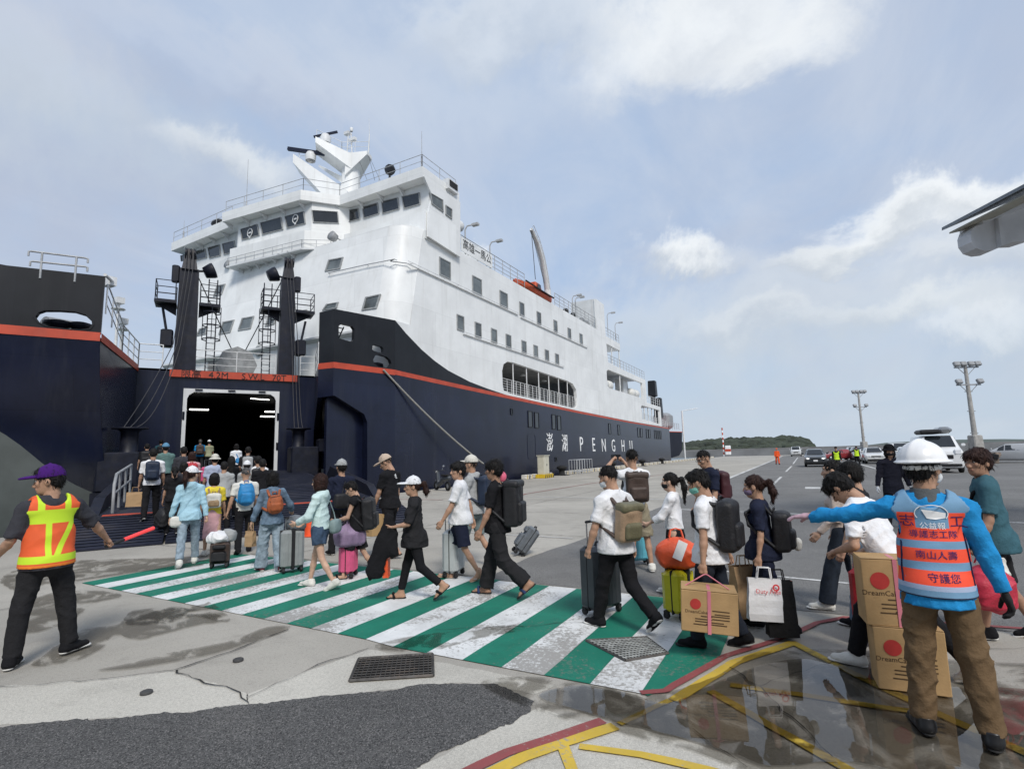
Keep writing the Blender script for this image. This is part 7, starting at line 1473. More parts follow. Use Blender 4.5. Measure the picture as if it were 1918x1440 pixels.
for xs_ in (-1, 1): MB().path([onv(xs_ * x_, zq(z_), .002) for x_, z_ in ((.178, .0), (.176, .08), (.17, .16), (.164, .24), (.158, .31))], .006, 6).build('vest_piping', 'piping_navy', p.ob)
# the carton stack, its bearer and neighbours
cs = G(1712, 1304); cz = YAW - R(24)
carton('lower carton with red print standing behind the volunteer', (cs.x, cs.y + .14, .02), (.44, .26, .44), cz, ribbon=False); carton('upper carton on the stack, its pink ribbon held by the stooping man', (cs.x - .04, cs.y + .15, .465), (.44, .26, .48), cz + .05, ribbon=True)
p = Person('stooping man in white shirt behind the carton stack', 1694, 1262, 888, head=-68, pose=dict(L=(28, 14, 4), R=(-22, 18, 4)), H=1.7, skin=1, lean=24, hpitch=26, arms=dict(L=('to', -.16, .36, .93), R=('to', .2, .3, .9)))
p.grip = dict(L='grip', R='grip'); p.build_body(); p.top(WH, .8, -.12, 1.35, fold=.015); p.bottom(BK, 1.96, 1.05); p.shoes(OFFW); p.hair('hair_black', 'mop')
p = Person('woman in beige hoodie with tied black hair and dark jeans', 1592, 1144, 880, head=-84, pose='walkL', sex='f', skin=0, H=1.64, arms=dict(L=(10, 8, 30), R=(0, 8, 20)))
p.build_body(); p.top(BEI, 1.95, -.05, 1.3, 'hoodie', hood=1); p.bottom(DEND, 1.99, 1.2, flare=1.3); p.shoes(OFFW); p.hair('hair_black', 'pony', .1)
p.sling('navy shoulder bag with a yellow tag on the beige hoodie woman', NNV, [(.12, .03, .5), (0, -.13, .4), (.02, -.2, .2), (.06, -.22, .12)], .012, (.36, .18, .3))
p = Person('person with short black hair and blue jeans between the beige hoodie and the stooping man', 1634, 1188, 880, head=-76, pose='stepR', skin=0, H=1.62, hpitch=8, sex='f'); p.build_body(); p.top(BK2, .9, -.05, 1.2); p.bottom(DENM, 1.99, 1.2, flare=1.2); p.shoes(BK); p.hair('hair_black', 'mop')
suitcase('dark suitcase with red front between the jeans and the carton stack', 1640, 1206, (.34, .24, .6), NRD, yaw=-70, handle=.4, soft=True, m2=NRD)
p = Person('stocky man in teal tee and dark shorts looking back at far right', 1884, 1196, 840, head=-96, pose='stepL', skin=2, bulk=1.16, H=1.72, hyaw=-42, arms=dict(L=(6, 12, 18), R=(8, 14, 34)))
p.grip = dict(L='grip'); p.build_body(); p.top(TEAL, .8, -.13, 1.4); p.bottom(BK2, 1.0, 1.3, 'shorts'); p.shoes(BK); p.hair('hair_brown', 'mop')
o = p.carry('bag_strap', 'black cross-body strap over the teal tee', 'strap'); np_mesh('strap', [(*poly([cone(p.tp(*a), p.tp(*b_), .016, .016, .01) for a, b_ in zip([(-.13, 0, .515), (-.1, .1, .42), (.02, .15, .25), (.14, .1, .1)], [(-.1, .1, .42), (.02, .15, .25), (.14, .1, .1), (.19, 0, .0)])], .009), 0)], [BK], o)
pm = palm_w(p, 'L'); soft_bag('plastic_bag', 'red plastic bag bulging with clothes at the right edge', (pm.x + .06, pm.y - .06, pm.z - .26), (.36, .3, .42), cloth('bag_red', (.5, .03, .06), 'nylon'), .4, .03, handles=.08, seed=31)
soft_bag('plastic_bag', 'white bag above the red plastic bag at the right edge', (pm.x + .12, pm.y + .08, pm.z - .12), (.26, .2, .22), OFFW, .4, .02, seed=33)
p = Person('guard in dark uniform, black balaclava and white gloves', 1682, 988, 830, head=168, pose='stand', skin=1, H=1.76, arms=dict(L=(0, 12, 10), R=(0, 12, 12))); p.glove = 'glove_white'
p.build_body(); p.top(cloth('uniform_dark', (.02, .02, .03)), 1.95, -.22, 1.25, 'uniform_coat'); p.bottom(BK2, 1.97, 1.1); p.shoes(BK, 'sole_black'); p.hair('hair_black', 'bob'); p.mask(MSKB); p.cap(BK, 'bucket')
# 5 --- far staff among the cars
def far_man(label, u, v, vt, top_, bot, vestm=None, head=180, cap=None, arms=None, H=1.76):
    q = Person(label, u, v, vt, head=head, pose='stepL', H=H, arms=arms); q.build_body(); q.top(top_, 1.95, -.1, 1.2, 'uniform'); q.bottom(bot, 1.97, 1.1); q.shoes(BK, 'sole_black')
    if cap: q.cap(cap)
    else: q.hair('hair_black', 'short')
    if vestm: vest(q, vestm, hem=-.05)
    return q
far_man('worker in full orange suit far down the quay', 1457, 870, 838, ORG, ORG, head=170, cap=ORG)
far_man('officer in black with yellow safety straps beside the dark car', 1570, 886, 830, BK, BK, LIME, head=175, cap=BK)
far_man('officer in lime vest waving beside the parked white cars', 1607, 873, 834, BK, BK, LIME, head=160, cap=BK, arms=dict(R=('to', .6, .1, 1.35), L=(0, 10, 8)))
far_man('person in dark clothes standing before the white van', 1746, 892, 828, BK, BK, None, head=190, H=1.7)
# 6 --- boarding crowd on the ramp
def ramp_place(u, vt, H):
    best = None; d = ray(u, vt)
    for t in np.arange(-3, 16.5, .15):
        c = RC + bn * float(t); den = d.x * bt.y - d.y * bt.x
        if abs(den) < 1e-6: continue
        k = (c.x * bt.y - c.y * bt.x) / den; q = Vector((d.x * k, d.y * k, 0)); a = (q - c).dot(bt); z = ramp_z(max(t, 0)); e = abs(EYE + d.z * k - z - H)
        if k > 0 and abs(a) < 3.6 and (best is None or e < best[0]): best = (e, (q.x, q.y, z))
    return best[1] if best else None
def boarder(label, u, vt, top_, bot, hair=('hair_black', 'short'), cap=None, pack=None, sex='m', H=1.68, pose='stepL', sleeve=.8, head=0, skin=1, ps=(.3, .17, .44), pk='day'):
    pos = ramp_place(u, vt, H)
    q = Person(label, u, 0, vt, head=head, pose=pose, H=H, pos=pos, sex=sex, skin=skin, group=QG); q.build_body(); q.top(top_, sleeve, -.07, 1.2); q.bottom(bot, 1.97, 1.1); q.shoes(BK); q.hair(*hair)
    if cap: q.cap(*cap)
    if pack: q.backpack(pack[0], pack[1], ps, .28, kind=pk)
    return q
boarder('man in teal top on the left edge of the ramp, highest there', 303, 808, TEAL, BK2, pack=('dark backpack on the man in teal at the ramp edge', NBK))
boarder('person in black with hidden face behind the white shirt man', 276, 832, BK, BK2, H=1.66, pack=('bulky black bag on the person in black', NBK), ps=(.4, .24, .5))
q = boarder('man in short sleeved white shirt with navy backpack on the ramp', 288, 842, WH, BK, H=1.78, pose='stepR', pack=('dark navy backpack on the white shirt man', NNV), ps=(.3, .17, .46))
pm = palm_w(q, 'L', -.45); paper_bag('tan paper tote carried by the white shirt man', (pm.x - .05, pm.y - .05, pm.z), (.36, .14, .36), YAW + .3, 'paper_kraft', handles=.12)
boarder('man in green tee and blue cap on the ramp', 311, 832, GRN, BK2, cap=(CAPB,), H=1.76)
boarder('man in blue shirt with brown backpack at the car deck door', 376, 813, BLU, BK2, hair=('hair_grey', 'short'), pack=('brown backpack at the car deck door', NBR), ps=(.36, .2, .5))
boarder('woman in olive top and white cap at the car deck door', 393, 809, OLV, BK2, cap=(CAPW,), sex='f', H=1.64)
q = boarder('woman with red backpack in the middle of the ramp', 360, 848, PNK, BK2, hair=('hair_brown', 'bob'), sex='f', H=1.6, pack=('crimson red backpack in the ramp crowd', NRD), ps=(.32, .18, .42))
pp_ = ramp_place(388, 846, 1.3); s_ = suitcase('pink suitcase held upright in the ramp crowd', 388, 900, (.36, .22, .6), SPK, handle=.35, ribs=5); s_.location = (pp_[0], pp_[1], pp_[2] + .35 if pp_ else .5); s_.location.z = pp_[2] + .01
boarder('man in lavender shirt and cream hat on the ramp', 403, 853, LAV, GY, cap=(CREAM, 'bucket'), H=1.64)
q = boarder('woman in white shirt carrying a blue bag near the door', 443, 832, WH, BK2, hair=('hair_black', 'bob'), sex='f', H=1.62, sleeve=1.6)
q.sling('bright blue shoulder bag near the door', NBL, [(-.08, 0, .5), (.04, -.13, .35), (.1, -.15, .2)], .016, (.2, .1, .22))
boarder('farthest passenger inside the door with pale pack', 465, 838, BK2, BK2, H=1.66, pack=('pale grey backpack deepest in the doorway', GY))
boarder('woman with very long black hair on the ramp', 434, 856, BK, BK2, hair=('hair_black', 'long', .36), sex='f', H=1.6)
boarder('person in white cap right of the long haired woman', 463, 865, GY, BK2, cap=(CAPW,), H=1.6, sex='f')
boarder('man in white tee with black bag across his back on the ramp', 484, 855, WH, BK2, H=1.7, pack=('black backpack on the white tee man on the ramp', NBK), pose='stepR')
q = boarder('woman in black with dark hair behind the pale blue hoodie', 328, 880, BK, BK2, hair=('hair_black', 'pony', .1), sex='f', H=1.58)
pm = palm_w(q, 'L', -.4); soft_bag('duffel_bag', 'black bag hanging beside the woman in black on the ramp', (pm.x, pm.y, pm.z + .1), (.4, .24, .5), NBK, 0, .02, seed=41)
pg = ramp_place(300, 990, .3); paper_bag('black and orange patterned paper bag at the ramp foot', tuple(rp(-1.9, 15.4, .02)), (.3, .14, .42), YAW + .1, 'paper_black', band='bag_orange')

boarder('person in grey shirt squeezed behind the yellow tee woman', 420, 872, GY, BK2, H=1.66, pose='stepR')
boarder('person in black tee between the blue backpack and the denim jacket', 492, 868, BK, BK2, H=1.7)
boarder('woman in dark blouse left of the hoodie woman on the ramp', 345, 866, CHAR, BK2, hair=('hair_black', 'bob'), sex='f', H=1.62)
boarder('man in charcoal tee at the left of the doorway', 345, 838, CHAR, BK2, H=1.7, pose='stepR')
# ================================================================== quay furniture
mat('kerb_yellow', (.58, .45, .2), .8, .2, 5, dirt=(.3, .26, .2), dscale=4); mat('kerb_white', (.6, .58, .53), .8, .2, 5, dirt=(.3, .28, .25), dscale=4); mat('cabinet_cream', (.55, .53, .43), .5, .08, 3, streak=.3, dirt=(.35, .32, .25)); mat('cone_orange', (.75, .085, .02), .5, .12, 6); mat('reflect_white', (.75, .75, .74), .4, .05); mat('hazard_yellow', (.62, .42, .02), .6, .15, 5); mat('buoy_pink', (.65, .12, .2), .5, .1); mat('concrete_post', (.34, .33, .31), .85, .2, 3, .2, 20, streak=.4, dirt=(.2, .19, .17)); mat('pole_rust', (.2, .16, .13), .8, .3, 6)
kb = thing('kerb_block', 'low yellow and white striped concrete block along the quay edge', 'kerb block', (-18.3, 36, 0), 0, 'kerb blocks along the quay edge')
MB().box((0, 0, .16), (.42, 1.15, .32), bev=.03).build('block', 'kerb_white', kb)
for y in (-.38, .0, .38): MB().prism([(.212, y - .1, .01), (.212, y + .08, .01), (.212, y + .14, .31), (.212, y - .04, .31)], (.004, 0, 0)).build('stripe', 'kerb_yellow' if y else 'wheel_black', kb)
yy = 36.0
for i in range(44):
    yy += 1.75 if yy < 70 else 2.4
    if yy > 148 or 40.5 < yy < 42.8: continue
    c = copy_tree(kb); c.location = (-18.3 + (.03 if i % 3 else -.02), yy, 0)
for i, (u, X_) in enumerate([(1052, -18.0), (1147, -18.0), (1203, -18.0), (1240, -18.0)]):
    y = PX(u, 870, X_).y; c = thing('mooring_bollard', ['black iron mooring bollard beside the pipe rack', 'black iron mooring bollard below the letter N', 'black iron mooring bollard past the last letter', 'black iron mooring bollard nearest the stern'][i], 'bollard', (X_, y, 0), 0, 'mooring bollards on the quay')
    MB().lathe([(.42, 0), (.42, .06), (.26, .1), (.24, .42), (.3, .5), (.42, .56), (.44, .66), (.36, .76), (.18, .82), (0, .83)], n=16).build('post', 'rubber', c); MB().box((0, 0, .02), (1.0, 1.0, .05)).build('base_plate', 'wheel_black', c)
# electric cabinet
y = PX(1020, 880, -17.7).y; o = thing('electric_cabinet', 'cream electric cabinet on a yellow black hazard base by the quay', 'cabinet', (-17.7, y, 0))
MB().box((0, 0, .14), (.8, 1.7, .28), bev=.02).build('base', 'hazard_yellow', o)
for k in range(5): MB().prism([(.402, -.8 + k * .36, .01), (.402, -.64 + k * .36, .01), (.402, -.54 + k * .36, .27), (.402, -.7 + k * .36, .27)], (.004, 0, 0)).build('hazard_stripe', 'wheel_black', o)
MB().box((0, -.2, .98), (.55, .95, 1.4), bev=.02).build('housing', 'cabinet_cream', o); MB().box((0, -.2, 1.7), (.65, 1.05, .06)).build('roof', 'cabinet_cream', o)
for s in (-1, 1): MB().box((.28, -.2 + s * .23, .98), (.02, .42, 1.25), bev=.008).build('door', 'cabinet_cream', o)
MB().box((.3, -.18, 1.0), (.03, .03, .16)).build('handle', 'wheel_black', o)
# pipe rack
y = PX(1088, 870, -17.5).y; o = thing('pipe_rack', 'white tubular gangway rack lying on the quay', 'rack', (-17.5, y, 0)); b = MB()
for x in (-.35, .35):
    for z in (.25, 1.25): b.bar((x, -1.9, z), (x, 1.9, z), .03, 6)
    for k in range(7): b.bar((x, -1.9 + k * 3.8 / 6, 0), (x, -1.9 + k * 3.8 / 6, 1.25), .025, 6)
for k in (0, 3, 6): b.bar((-.35, -1.9 + k * 3.8 / 6, .25), (.35, -1.9 + k * 3.8 / 6, .25), .025, 6)
b.build('frame', 'rail_grey', o)
# hoop barrier
p = G(683, 920); o = thing('hoop_barrier', 'yellow and black hoop barrier on the quay edge', 'barrier', (p.x, p.y, 0), R(20))
pts = [(-.3, 0, 0), (-.3, 0, .42)] + [(.3 * -math.cos(R(a)), 0, .45 + .16 * math.sin(R(a))) for a in range(15, 180, 15)] + [(.3, 0, .42), (.3, 0, 0)]
MB().path(pts, .045, 8).build('hoop', 'concrete_post', o); MB().path(pts[3:-3], .05, 8).build('yellow_band', 'hazard_yellow', o)
for k in (4, 7, 10): MB().path(pts[k:k + 2], .054, 8).build('black_band', 'wheel_black', o)
# cones
def cone_(label, u, v, s=1.0):
    p = G(u, v); o = thing('traffic_cone', label, 'traffic cone', (p.x, p.y, 0), .4, 'traffic cones by the ramp'); o.scale = (s, s, s)
    MB().box((0, 0, .02), (.4, .4, .04), bev=.012).build('base', 'cone_orange', o); MB().lathe([(.15, .04), (.135, .12), (.035, .7), (.03, .72), (0, .72)], n=18).build('cone', 'cone_orange', o); MB().lathe([(.093, .42), (.068, .56)], n=18).lathe([(.097, .42), (.093, .42)], n=18).build('collar', 'reflect_white', o)
cone_('orange traffic cone with white collar left of the ramp', 149, 1004, .95); cone_('orange traffic cone just behind the marshal', 108, 1036, .95); cone_('orange traffic cone right of the ramp behind the mint jacket', 580, 1004, .9)
p = PX(941, 885, -18.4); tag(MB().sphere((p.x, p.y, .35), (.28, .28, .34), 14, 10).bar((p.x, p.y, .66), (p.x, p.y, .78), .05, 8).build('mooring_buoy', 'buoy_pink'), 'small pink buoy at the quay edge under the mooring rope', 'buoy')
# parked scooter
p = PX(828, 890, -17.3); o = thing('scooter', 'black scooter parked at the quay edge below the hull', 'scooter', (p.x, p.y, 0), R(65))
for y in (-.62, .62):
    wl = MB().lathe([(.15, -.05), (.23, -.05), (.255, 0), (.23, .05), (.15, .05)], (0, y, .255), 18, rot=Matrix.Rotation(R(90), 3, 'Y')).build('wheel', 'rubber', o); MB().lathe([(0, -.02), (.15, -.03), (.15, .03), (0, .02)], (0, y, .255), 12, rot=Matrix.Rotation(R(90), 3, 'Y')).build('rim', 'steel_grey', wl)
np_mesh('body', [(*poly([cone((0, -.75, .68), (0, -.1, .6), .13, .14, .08), cone((0, -.1, .5), (0, .35, .32), .13, .12, .08), cone((0, .35, .34), (0, .48, .95), .12, .1, .08, sq=(V3(0, 1, 0), .6)), cone((0, .62, .5), (0, .7, .46), .08, .06, .05)], .025), 0)], ['shell_dark'], o)
MB().box((0, -.42, .82), (.28, .75, .1), bev=.04).build('seat', 'rubber', o); MB().path([(-.36, .3, 1.08), (-.15, .42, 1.06), (.15, .42, 1.06), (.36, .3, 1.08)], .018, 6).build('handlebar', 'wheel_black', o); MB().sphere((0, .55, .98), (.09, .06, .07), 10, 6).build('headlight', 'reflect_white', o); MB().bar((.2, .36, 1.08), (.28, .36, 1.28), .008, 5).sphere((.3, .36, 1.3), (.06, .015, .045), 8, 6).build('mirror', 'chrome', o)
# ================================================================== vehicles
mat('car_glass', (.012, .015, .018), .05, .2, 1, spec=.8); mat('headlamp', (.7, .72, .74), .15, .05, spec=.8); mat('headlamp_lit', (1, .97, .9), .2, .0, emit=1.8); mat('rim', (.45, .46, .47), .3, .1, metal=.8); mat('trim_black', (.014, .014, .015), .5)
CARP = {k: mat('paint_' + k, c, .25, .04, 2, coat=.8, spec=.5) for k, c in dict(dark=(.03, .035, .04), white_car=(.72, .73, .73), silver=(.42, .43, .44), redcar=(.25, .03, .035), greycar=(.16, .17, .18), pearl=(.62, .63, .62)).items()}
ST_ = dict(
    suv=[(2.2, .48, .72, .76, .74, .62), (2.12, .3, .86, .9, .86, .74), (1.35, .24, 1.0, 1.06, .9, .78), (.95, .24, 1.03, 1.1, .9, .78), (.15, .24, 1.04, 1.58, .9, .62), (-1.2, .24, 1.06, 1.62, .9, .63), (-1.85, .26, 1.06, 1.56, .88, .6), (-2.12, .3, 1.04, 1.1, .86, .72), (-2.2, .48, .8, .86, .8, .68)],
    sedan=[(2.25, .45, .66, .7, .74, .62), (2.15, .28, .76, .8, .85, .72), (1.2, .22, .9, .96, .88, .76), (.85, .22, .92, .99, .88, .76), (.0, .22, .94, 1.42, .88, .6), (-.9, .22, .95, 1.44, .88, .6), (-1.6, .24, .95, 1.05, .87, .7), (-2.15, .3, .92, .98, .84, .7), (-2.25, .45, .7, .74, .78, .66)],
    mpv=[(2.3, .45, .68, .72, .72, .6), (2.18, .28, .82, .86, .85, .72), (1.5, .22, .98, 1.05, .89, .76), (1.2, .22, 1.02, 1.1, .89, .76), (.2, .22, 1.05, 1.62, .89, .62), (-1.5, .22, 1.08, 1.66, .89, .64), (-2.1, .26, 1.08, 1.58, .87, .62), (-2.28, .32, 1.04, 1.1, .85, .72), (-2.33, .48, .8, .86, .8, .68)],
    van=[(2.62, .5, .92, .98, .82, .7), (2.55, .28, 1.1, 1.16, .94, .82), (2.25, .24, 1.22, 1.3, .97, .84), (2.1, .24, 1.24, 1.34, .97, .84), (1.4, .24, 1.24, 1.98, .97, .78), (-2.3, .24, 1.24, 2.04, .97, .8), (-2.55, .28, 1.22, 1.98, .95, .78), (-2.62, .34, 1.1, 1.2, .93, .8), (-2.65, .5, .9, 1.0, .88, .76)])
def car(label, x, y, head, typ, paint, group='vehicles waiting on the lot', lit=False, plate=True):
    o = thing('van' if typ == 'van' else 'car', label, 'van' if typ == 'van' else 'car', (x, y, 0), head, group); S_t = ST_[typ]; rings = []
    for (yy_, zb, zk, zt, w_, wt) in S_t: rings.append([(-w_ * .9, yy_, zb), (-w_, yy_, zb + .14), (-w_, yy_, (zb + zk) / 2 + .1), (-w_ * .975, yy_, zk), (-wt, yy_, zt - .05), (-wt * .8, yy_, zt), (wt * .8, yy_, zt), (wt, yy_, zt - .05), (w_ * .975, yy_, zk), (w_, yy_, (zb + zk) / 2 + .1), (w_, yy_, zb + .14), (w_ * .9, yy_, zb)])
    b = MB(); k = 12
    for r_ in rings: b.v += r_
    for i in range(len(rings) - 1):
        for j in range(k): jj = (j + 1) % k; b.f.append((i * k + j, i * k + jj, i * k + k + jj, i * k + k + j)); b.mi.append(0); b.sm.append(j not in (11,))
    b.f += [tuple(range(k)), tuple((len(rings) - 1) * k + q for q in range(k - 1, -1, -1))]; b.mi += [0, 0]; b.sm += [False, False]
    body = fixn(b.build('body', CARP[paint], o)); md = body.modifiers.new('bevel', 'BEVEL'); md.width = .03; md.segments = 2; md.limit_method = 'ANGLE'; md.angle_limit = R(25)
    V_ = [[Vector(p_) for p_ in r_] for r_ in rings]; g = 'car_glass'
    def pane(name, q4, inset=.06, off=.012):
        q4 = [Vector(p_) for p_ in q4]; c = sum(q4, Vector()) / 4; n_ = (q4[1] - q4[0]).cross(q4[3] - q4[0]).normalized(); n_ = n_ if n_.dot(c - Vector((0, c.y * .6, .6))) > 0 else -n_
        q4 = [p_ + (c - p_).normalized() * inset for p_ in q4]; MB().prism([p_ - n_ * .02 for p_ in q4], n_ * (off + .02)).build(name, g, o)
    a, c = V_[3], V_[4]; ws_ = lambda p_, k_: Vector((p_.x * k_, p_.y, p_.z)); pane('windscreen', [ws_(a[5], 1.14), ws_(a[6], 1.14), ws_(c[6], 1.1), ws_(c[5], 1.1)], .06, .02)
    a, c = V_[-3], V_[-2]; pane('rear_window', [ws_(a[5], 1.1), ws_(a[6], 1.1), ws_(c[6], 1.1), ws_(c[5], 1.1)], .1, .02)
    n_side = 3 if typ in ('van', 'mpv', 'suv') else 2
    for s0, s1 in ((3, 4), (8, 7)):
        A, C = V_[4], V_[-3]; F0, F1 = V_[3], V_[4]
        pane('side_window', [F0[s0].lerp(F1[s0], .45), F1[s0], F1[s1], F0[s0].lerp(F1[s1], .55)], .05)
        for q in range(n_side): f0, f1 = q / n_side, (q + 1) / n_side; pane('side_window', [A[s0].lerp(C[s0], f0), A[s0].lerp(C[s0], f1), A[s1].lerp(C[s1], f1), A[s1].lerp(C[s1], f0)], .06)
    yf_ = S_t[0][0]; zf = S_t[1][2]; wf = S_t[1][4]; tall = typ == 'van'
    for s in (-1, 1):
        h_ = MB().box((s * wf * .72, yf_ - .06, zf - (.1 if not tall else .0)), (.34, .16, .15 if not tall else .26), Matrix.Rotation(R(-14 * s), 3, 'Z'), bev=.03).build('headlight', 'headlamp', o)
        if lit: MB().sphere((s * wf * .72, yf_ + .03, zf - .1), (.07, .03, .05), 8, 6).build('lamp', 'headlamp_lit', h_)
        MB().box((s * (S_t[3][4] + .12), S_t[3][0] - .15, S_t[3][3] + .12), (.2, .1, .15), bev=.03).build('mirror', CARP[paint], o)
        MB().box((s * wf * .75, yf_ - .02, .42), (.2, .1, .12), bev=.02).build('fog_lamp', 'trim_black', o)
        for yw in (S_t[1][0] - .75, S_t[-2][0] + .78):
            wl = MB().lathe([(.2, -.1), (.3, -.11), (.33, -.07), (.33, .07), (.3, .11), (.2, .1)], (s * (S_t[4][4] - .09), yw, .33), 20, rot=Matrix.Rotation(R(90), 3, 'Y')).build('wheel', 'rubber', o); MB().lathe([(0, -.07), (.08, -.1), (.21, -.08), (.21, .08), (.08, .1), (0, .07)], (s * (S_t[4][4] - .09), yw, .33), 12, rot=Matrix.Rotation(R(90), 3, 'Y')).build('rim', 'rim', wl)
    MB().box((0, yf_ + .0, zf - .13 if not tall else zf - .25), (wf * .95, .05, .12 if not tall else .2), bev=.02).build('grille', 'trim_black', o); MB().box((0, yf_ - .03, .42), (wf * 1.3, .06, .16), bev=.02).build('bumper_intake', 'trim_black', o)
    if plate: MB().box((0, yf_ + .035, .58), (.34, .012, .15)).build('number_plate', 'reflect_white', o)
    MB().box((0, 0, .3), (S_t[4][4] * 1.7, S_t[1][0] * 1.6, .2)).build('underbody', 'trim_black', o); return o
yv = 58.5; toC = R(180)
car('dark green grey SUV with lit headlights driving towards the ferry', .85, yv, toC, 'suv', 'dark', lit=True)
car('dark red car crossing behind the dark SUV', 4.0, 84, R(115), 'sedan', 'redcar')
v_ = car('white van with a roof box, nearest of the waiting vehicles', 7.55, 44.5, toC, 'van', 'white_car'); v_.scale = (1.04, 1, 1.17)
rb_ = thing('roof_box', 'black roof rack and grey roof box on the white van', 'roof box', (7.55, 44.5, 2.38), toC); MB().box((.35, .6, .2), (1.1, 2.2, .3), bev=.1).build('rack', 'trim_black', rb_); MB().box((-.45, .4, .28), (.75, 2.0, .42), bev=.16).build('box', CARP['greycar'], rb_)
for x, y, t_, c_, lab in [(8.6, 62, 'suv', 'white_car', 'white SUV directly behind the white van'), (6.2, 66, 'suv', 'pearl', 'pearl white SUV left of the guard'), (6.3, 74, 'sedan', 'white_car', 'white sedan second in the left row of waiting cars'), (6.2, 83, 'mpv', 'greycar', 'grey people carrier third in the left row of waiting cars'), (6.4, 95, 'mpv', 'white_car', 'white people carrier farthest in the row of waiting cars'), (9.2, 72, 'van', 'pearl', 'white van in the second row behind the guard')]: car(lab, x, y, toC, t_, c_)
p = G(1896, 866); car('silver people carrier parked side-on at the far right', p.x, p.y, R(62), 'mpv', 'silver'); car('small pale van far behind the dark SUV', -1.5, 128, toC, 'van', 'pearl')
# ================================================================== lamp posts, mark pole, rock pile
def lamp_post(label, u_base, u_top, v_top, Y, arms):
    b0 = PY(u_base, 840, Y); top = PZ(u_top, v_top, b0.x, b0.y); o = thing('lamp_post', label, 'lamp post', (b0.x, b0.y, 0), YAW, 'floodlight posts on the lot'); h = top
    MB().bar((0, 0, 0), (0, 0, h), .24, 12, .13).build('post', 'concrete_post', o); MB().box((0, 0, 1.25), (.95, .95, 2.5), taper=.85, bev=.08).build('plinth', 'concrete_post', o)
    for k, z in enumerate(arms):
        MB().box((0, -.1, h - z), (2.2, .1, .12)).build('cross_arm', 'steel_grey', o)
        for s in (-1, 1):
            MB().bar((s * .8, -.1, h - z), (0, -.05, h - z - .8), .03, 5).build('brace', 'steel_grey', o)
            for x in ((.35, .95) if k == 0 else (.95,)): MB().box((s * x, -.25, h - z + .3), (.55, .3, .42), Matrix.Rotation(R(-25), 3, 'X'), bev=.05).box((s * x, -.1, h - z + .1), (.08, .08, .25)).build('floodlight', 'steel_grey', o)
    for z in (h * .3, h * .52, h * .72): MB().bar((-.35, 0, z), (.35, 0, z), .04, 5).build('step_bar', 'steel_grey', o)
    return o
lamp_post('concrete floodlight post with six lamps rising behind the white van', 1829, 1808, 682, 62, (0.3, 1.9)); lamp_post('slimmer floodlight post farther away above the waiting cars', 1619, 1611, 733, 105, (0.3, 2.6))
b0 = PY(1829, 840, 62); o = thing('scrap_heap', 'heap of rusty machine parts at the foot of the near floodlight post', 'scrap heap', (b0.x, b0.y - 1.2, 0)); rnd = random.Random(3)
for k in range(16): MB().box((rnd.uniform(-1.3, 1.3), rnd.uniform(-.6, .4), rnd.uniform(.15, .9)), (rnd.uniform(.3, .8), rnd.uniform(.3, .7), rnd.uniform(.2, .5)), Matrix.Rotation(rnd.uniform(0, 3), 3, 'Z') @ Matrix.Rotation(rnd.uniform(-.5, .5), 3, 'X'), bev=.04).build('machine_part', rnd.choice(['pole_rust', 'concrete_post', 'trim_black']), o)
b0 = PY(1356, 850, 140); o = thing('marker_pole', 'thin red and white banded marker pole at the end of the quay', 'pole', (b0.x, b0.y, 0)); H_ = PZ(1356, 801, b0.x, b0.y); nb = 12
for k in range(nb): MB().bar((0, 0, H_ * k / nb), (0, 0, H_ * (k + 1) / nb), .16, 8).build('band', 'stripe_red' if k % 2 else 'letter_white', o)
MB().box((1.0, 0, 1.6), (1.2, 1.2, 2.2), bev=.1).build('box_white', 'letter_white', o); MB().box((1.0, -.02, 1.6), (1.24, 1.24, .6)).build('box_band', 'stripe_red', o)
# ================================================================== far shore
mat('wood_hazed', (.042, .052, .036), .95, .4, .06, dirt=(.07, .08, .058), dscale=.1); mat('hill_hazed', (.11, .135, .13), .95, .15, .02); mat('stone_far', (.2, .2, .2), .9, .2, .1)  # both hill colours are greyed: distance haze put into the colour
mesh = MB(); rn = random.Random(11); Yh = 430.0
prof = [(1272, 842), (1290, 835), (1330, 831), (1370, 828), (1410, 828), (1450, 825), (1480, 823), (1498, 825), (1508, 832), (1518, 846)]
def hill_top(u):
    for (a, va), (c, vc) in zip(prof, prof[1:]):
        if a <= u <= c: return va + (vc - va) * (u - a) / (c - a)
    return 852
tmpl = MB().sphere((0, 0, 0), 1, 6, 4)
def clump(x, y, z, r):
    rz1, rz2, rz3 = (r * rn.uniform(.7, 1.3) for _ in range(3)); mesh.add([(x + vx * rz1 * (1 + rn.uniform(-.25, .25)), y + vy * rz2, z + vz * rz3 * .8) for vx, vy, vz in tmpl.v], tmpl.f, 0, False)
for i in range(2600):
    u = rn.uniform(1274, 1516); p = PY(u, 845, Yh); zt = PZ(u, hill_top(u), p.x, p.y); f_ = rn.random() ** .6; yo = (1 - f_) * -70 + rn.uniform(-8, 8); clump(p.x + rn.uniform(-2, 2), Yh + yo, -2 + (zt + 2) * f_ * rn.uniform(.82, 1.0), rn.uniform(2.0, 5.2))
wd = mesh.build('wooded_hill', 'wood_hazed'); wd['kind'] = 'stuff'; wd['label'] = 'low dark green wooded hill across the water beyond the stern'
def ridge(name, us, Y, m, thick=60):
    b = MB(); t_ = [PY(u, v, Y) for u, v in us]; n = len(t_); b.v = [(p.x, Y, -3) for p in t_] + [tuple(p) for p in t_] + [(p.x, Y + thick, -3) for p in t_]
    for i in range(n - 1): b.f += [(i, i + 1, n + i + 1, n + i), (n + i, n + i + 1, 2 * n + i + 1, 2 * n + i)]; b.mi += [0, 0]; b.sm += [True, True]
    return struct(b.build(name, m))
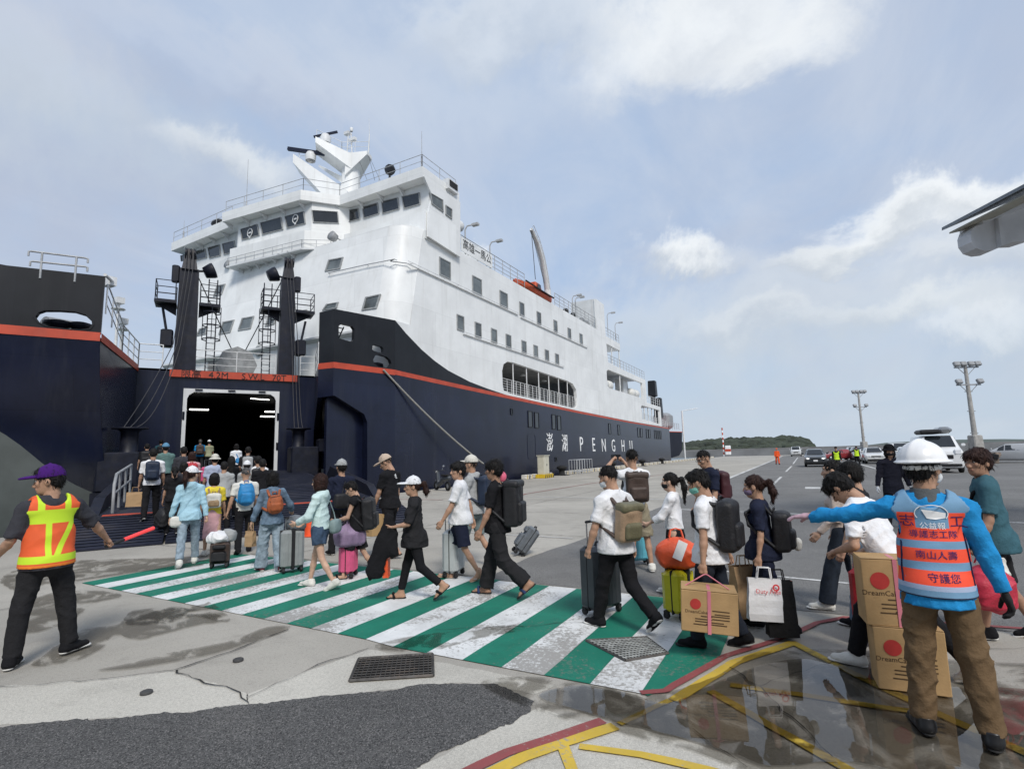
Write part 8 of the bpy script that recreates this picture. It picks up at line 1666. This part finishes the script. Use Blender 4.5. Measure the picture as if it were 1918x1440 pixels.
ridge('far_ridge', [(1560, 840), (1620, 834), (1660, 829), (1720, 826), (1800, 823), (1880, 822), (1960, 823), (2100, 824), (2400, 830)], 900, 'hill_hazed', 300)
MB_ = MB().box((40, 330, -.6), (420, 5, 3.4)).box((40, 333, 1.4), (420, 1.2, 1.2)); struct(MB_.build('breakwater', 'stone_far'))
# ================================================================== terminal canopy, right
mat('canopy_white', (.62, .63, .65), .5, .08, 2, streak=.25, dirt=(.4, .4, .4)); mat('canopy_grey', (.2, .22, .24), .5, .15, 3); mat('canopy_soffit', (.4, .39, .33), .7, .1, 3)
fw_ = Vector((-math.sin(YAW), math.cos(YAW), 0)); cpn = lambda u, v, dd: PN(u, v, Vector((0, 0, EYE)) + fw_ * dd, fw_)
o = thing('terminal_canopy', 'white steel canopy beam with grey roof edge at upper right', 'canopy', tuple(cpn(1950, 840, 11))); WORLD.add('terminal_canopy')
beam = [cpn(*q, 11) for q in [(1818, 438), (1822, 427), (1833, 419), (1845, 416), (1930, 383), (2300, 235), (2300, 330), (1918, 452), (1896, 453), (1862, 468), (1845, 470), (1829, 465), (1820, 453)]]
fixn(MB().prism(beam, fw_ * .35).build('beam', 'canopy_white', o))
fl_ = [cpn(*q, 11) for q in [(1832, 423), (2300, 240), (2300, 228), (1832, 413)]]; fixn(MB().prism([p_ - fw_ * .12 for p_ in fl_], fw_ * .6).build('flange', 'canopy_white', o))
web = [cpn(*q, 11) for q in [(1862, 412), (1868, 410), (1876, 460), (1868, 464)]]; fixn(MB().prism([p_ - fw_ * .1 for p_ in web], fw_ * .1).build('stiffener', 'canopy_white', o))
rf_ = [cpn(*q, 11) for q in [(1795, 416), (2320, 192), (2320, 178), (1795, 410)]]; fixn(MB().prism([p_ + fw_ * .45 for p_ in rf_], fw_ * -6.5).build('roof_panel', 'canopy_grey', o))
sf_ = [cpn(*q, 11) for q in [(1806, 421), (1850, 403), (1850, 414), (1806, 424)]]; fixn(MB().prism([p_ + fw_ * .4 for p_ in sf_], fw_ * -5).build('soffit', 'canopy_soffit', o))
pc = cpn(2250, 500, 11); MB().box((pc.x, pc.y, 3.4), (.5, .5, 6.8)).build('column', 'canopy_white', o)

# unseen terminal hall implied by the canopy, added to block sky light behind camera
MB().box((12, -19, 4.2), (90, 8, 8.4)).build('unseen_hall_wall', 'canopy_white', o); MB().box((12, -18, 8.6), (92, 11, .4)).build('unseen_hall_roof', 'canopy_grey', o)
for k in range(14): MB().box((-27 + k * 6, -14.98, 2.2), (4.6, .06, 3.4)).build('unseen_hall_window', 'car_glass', o)
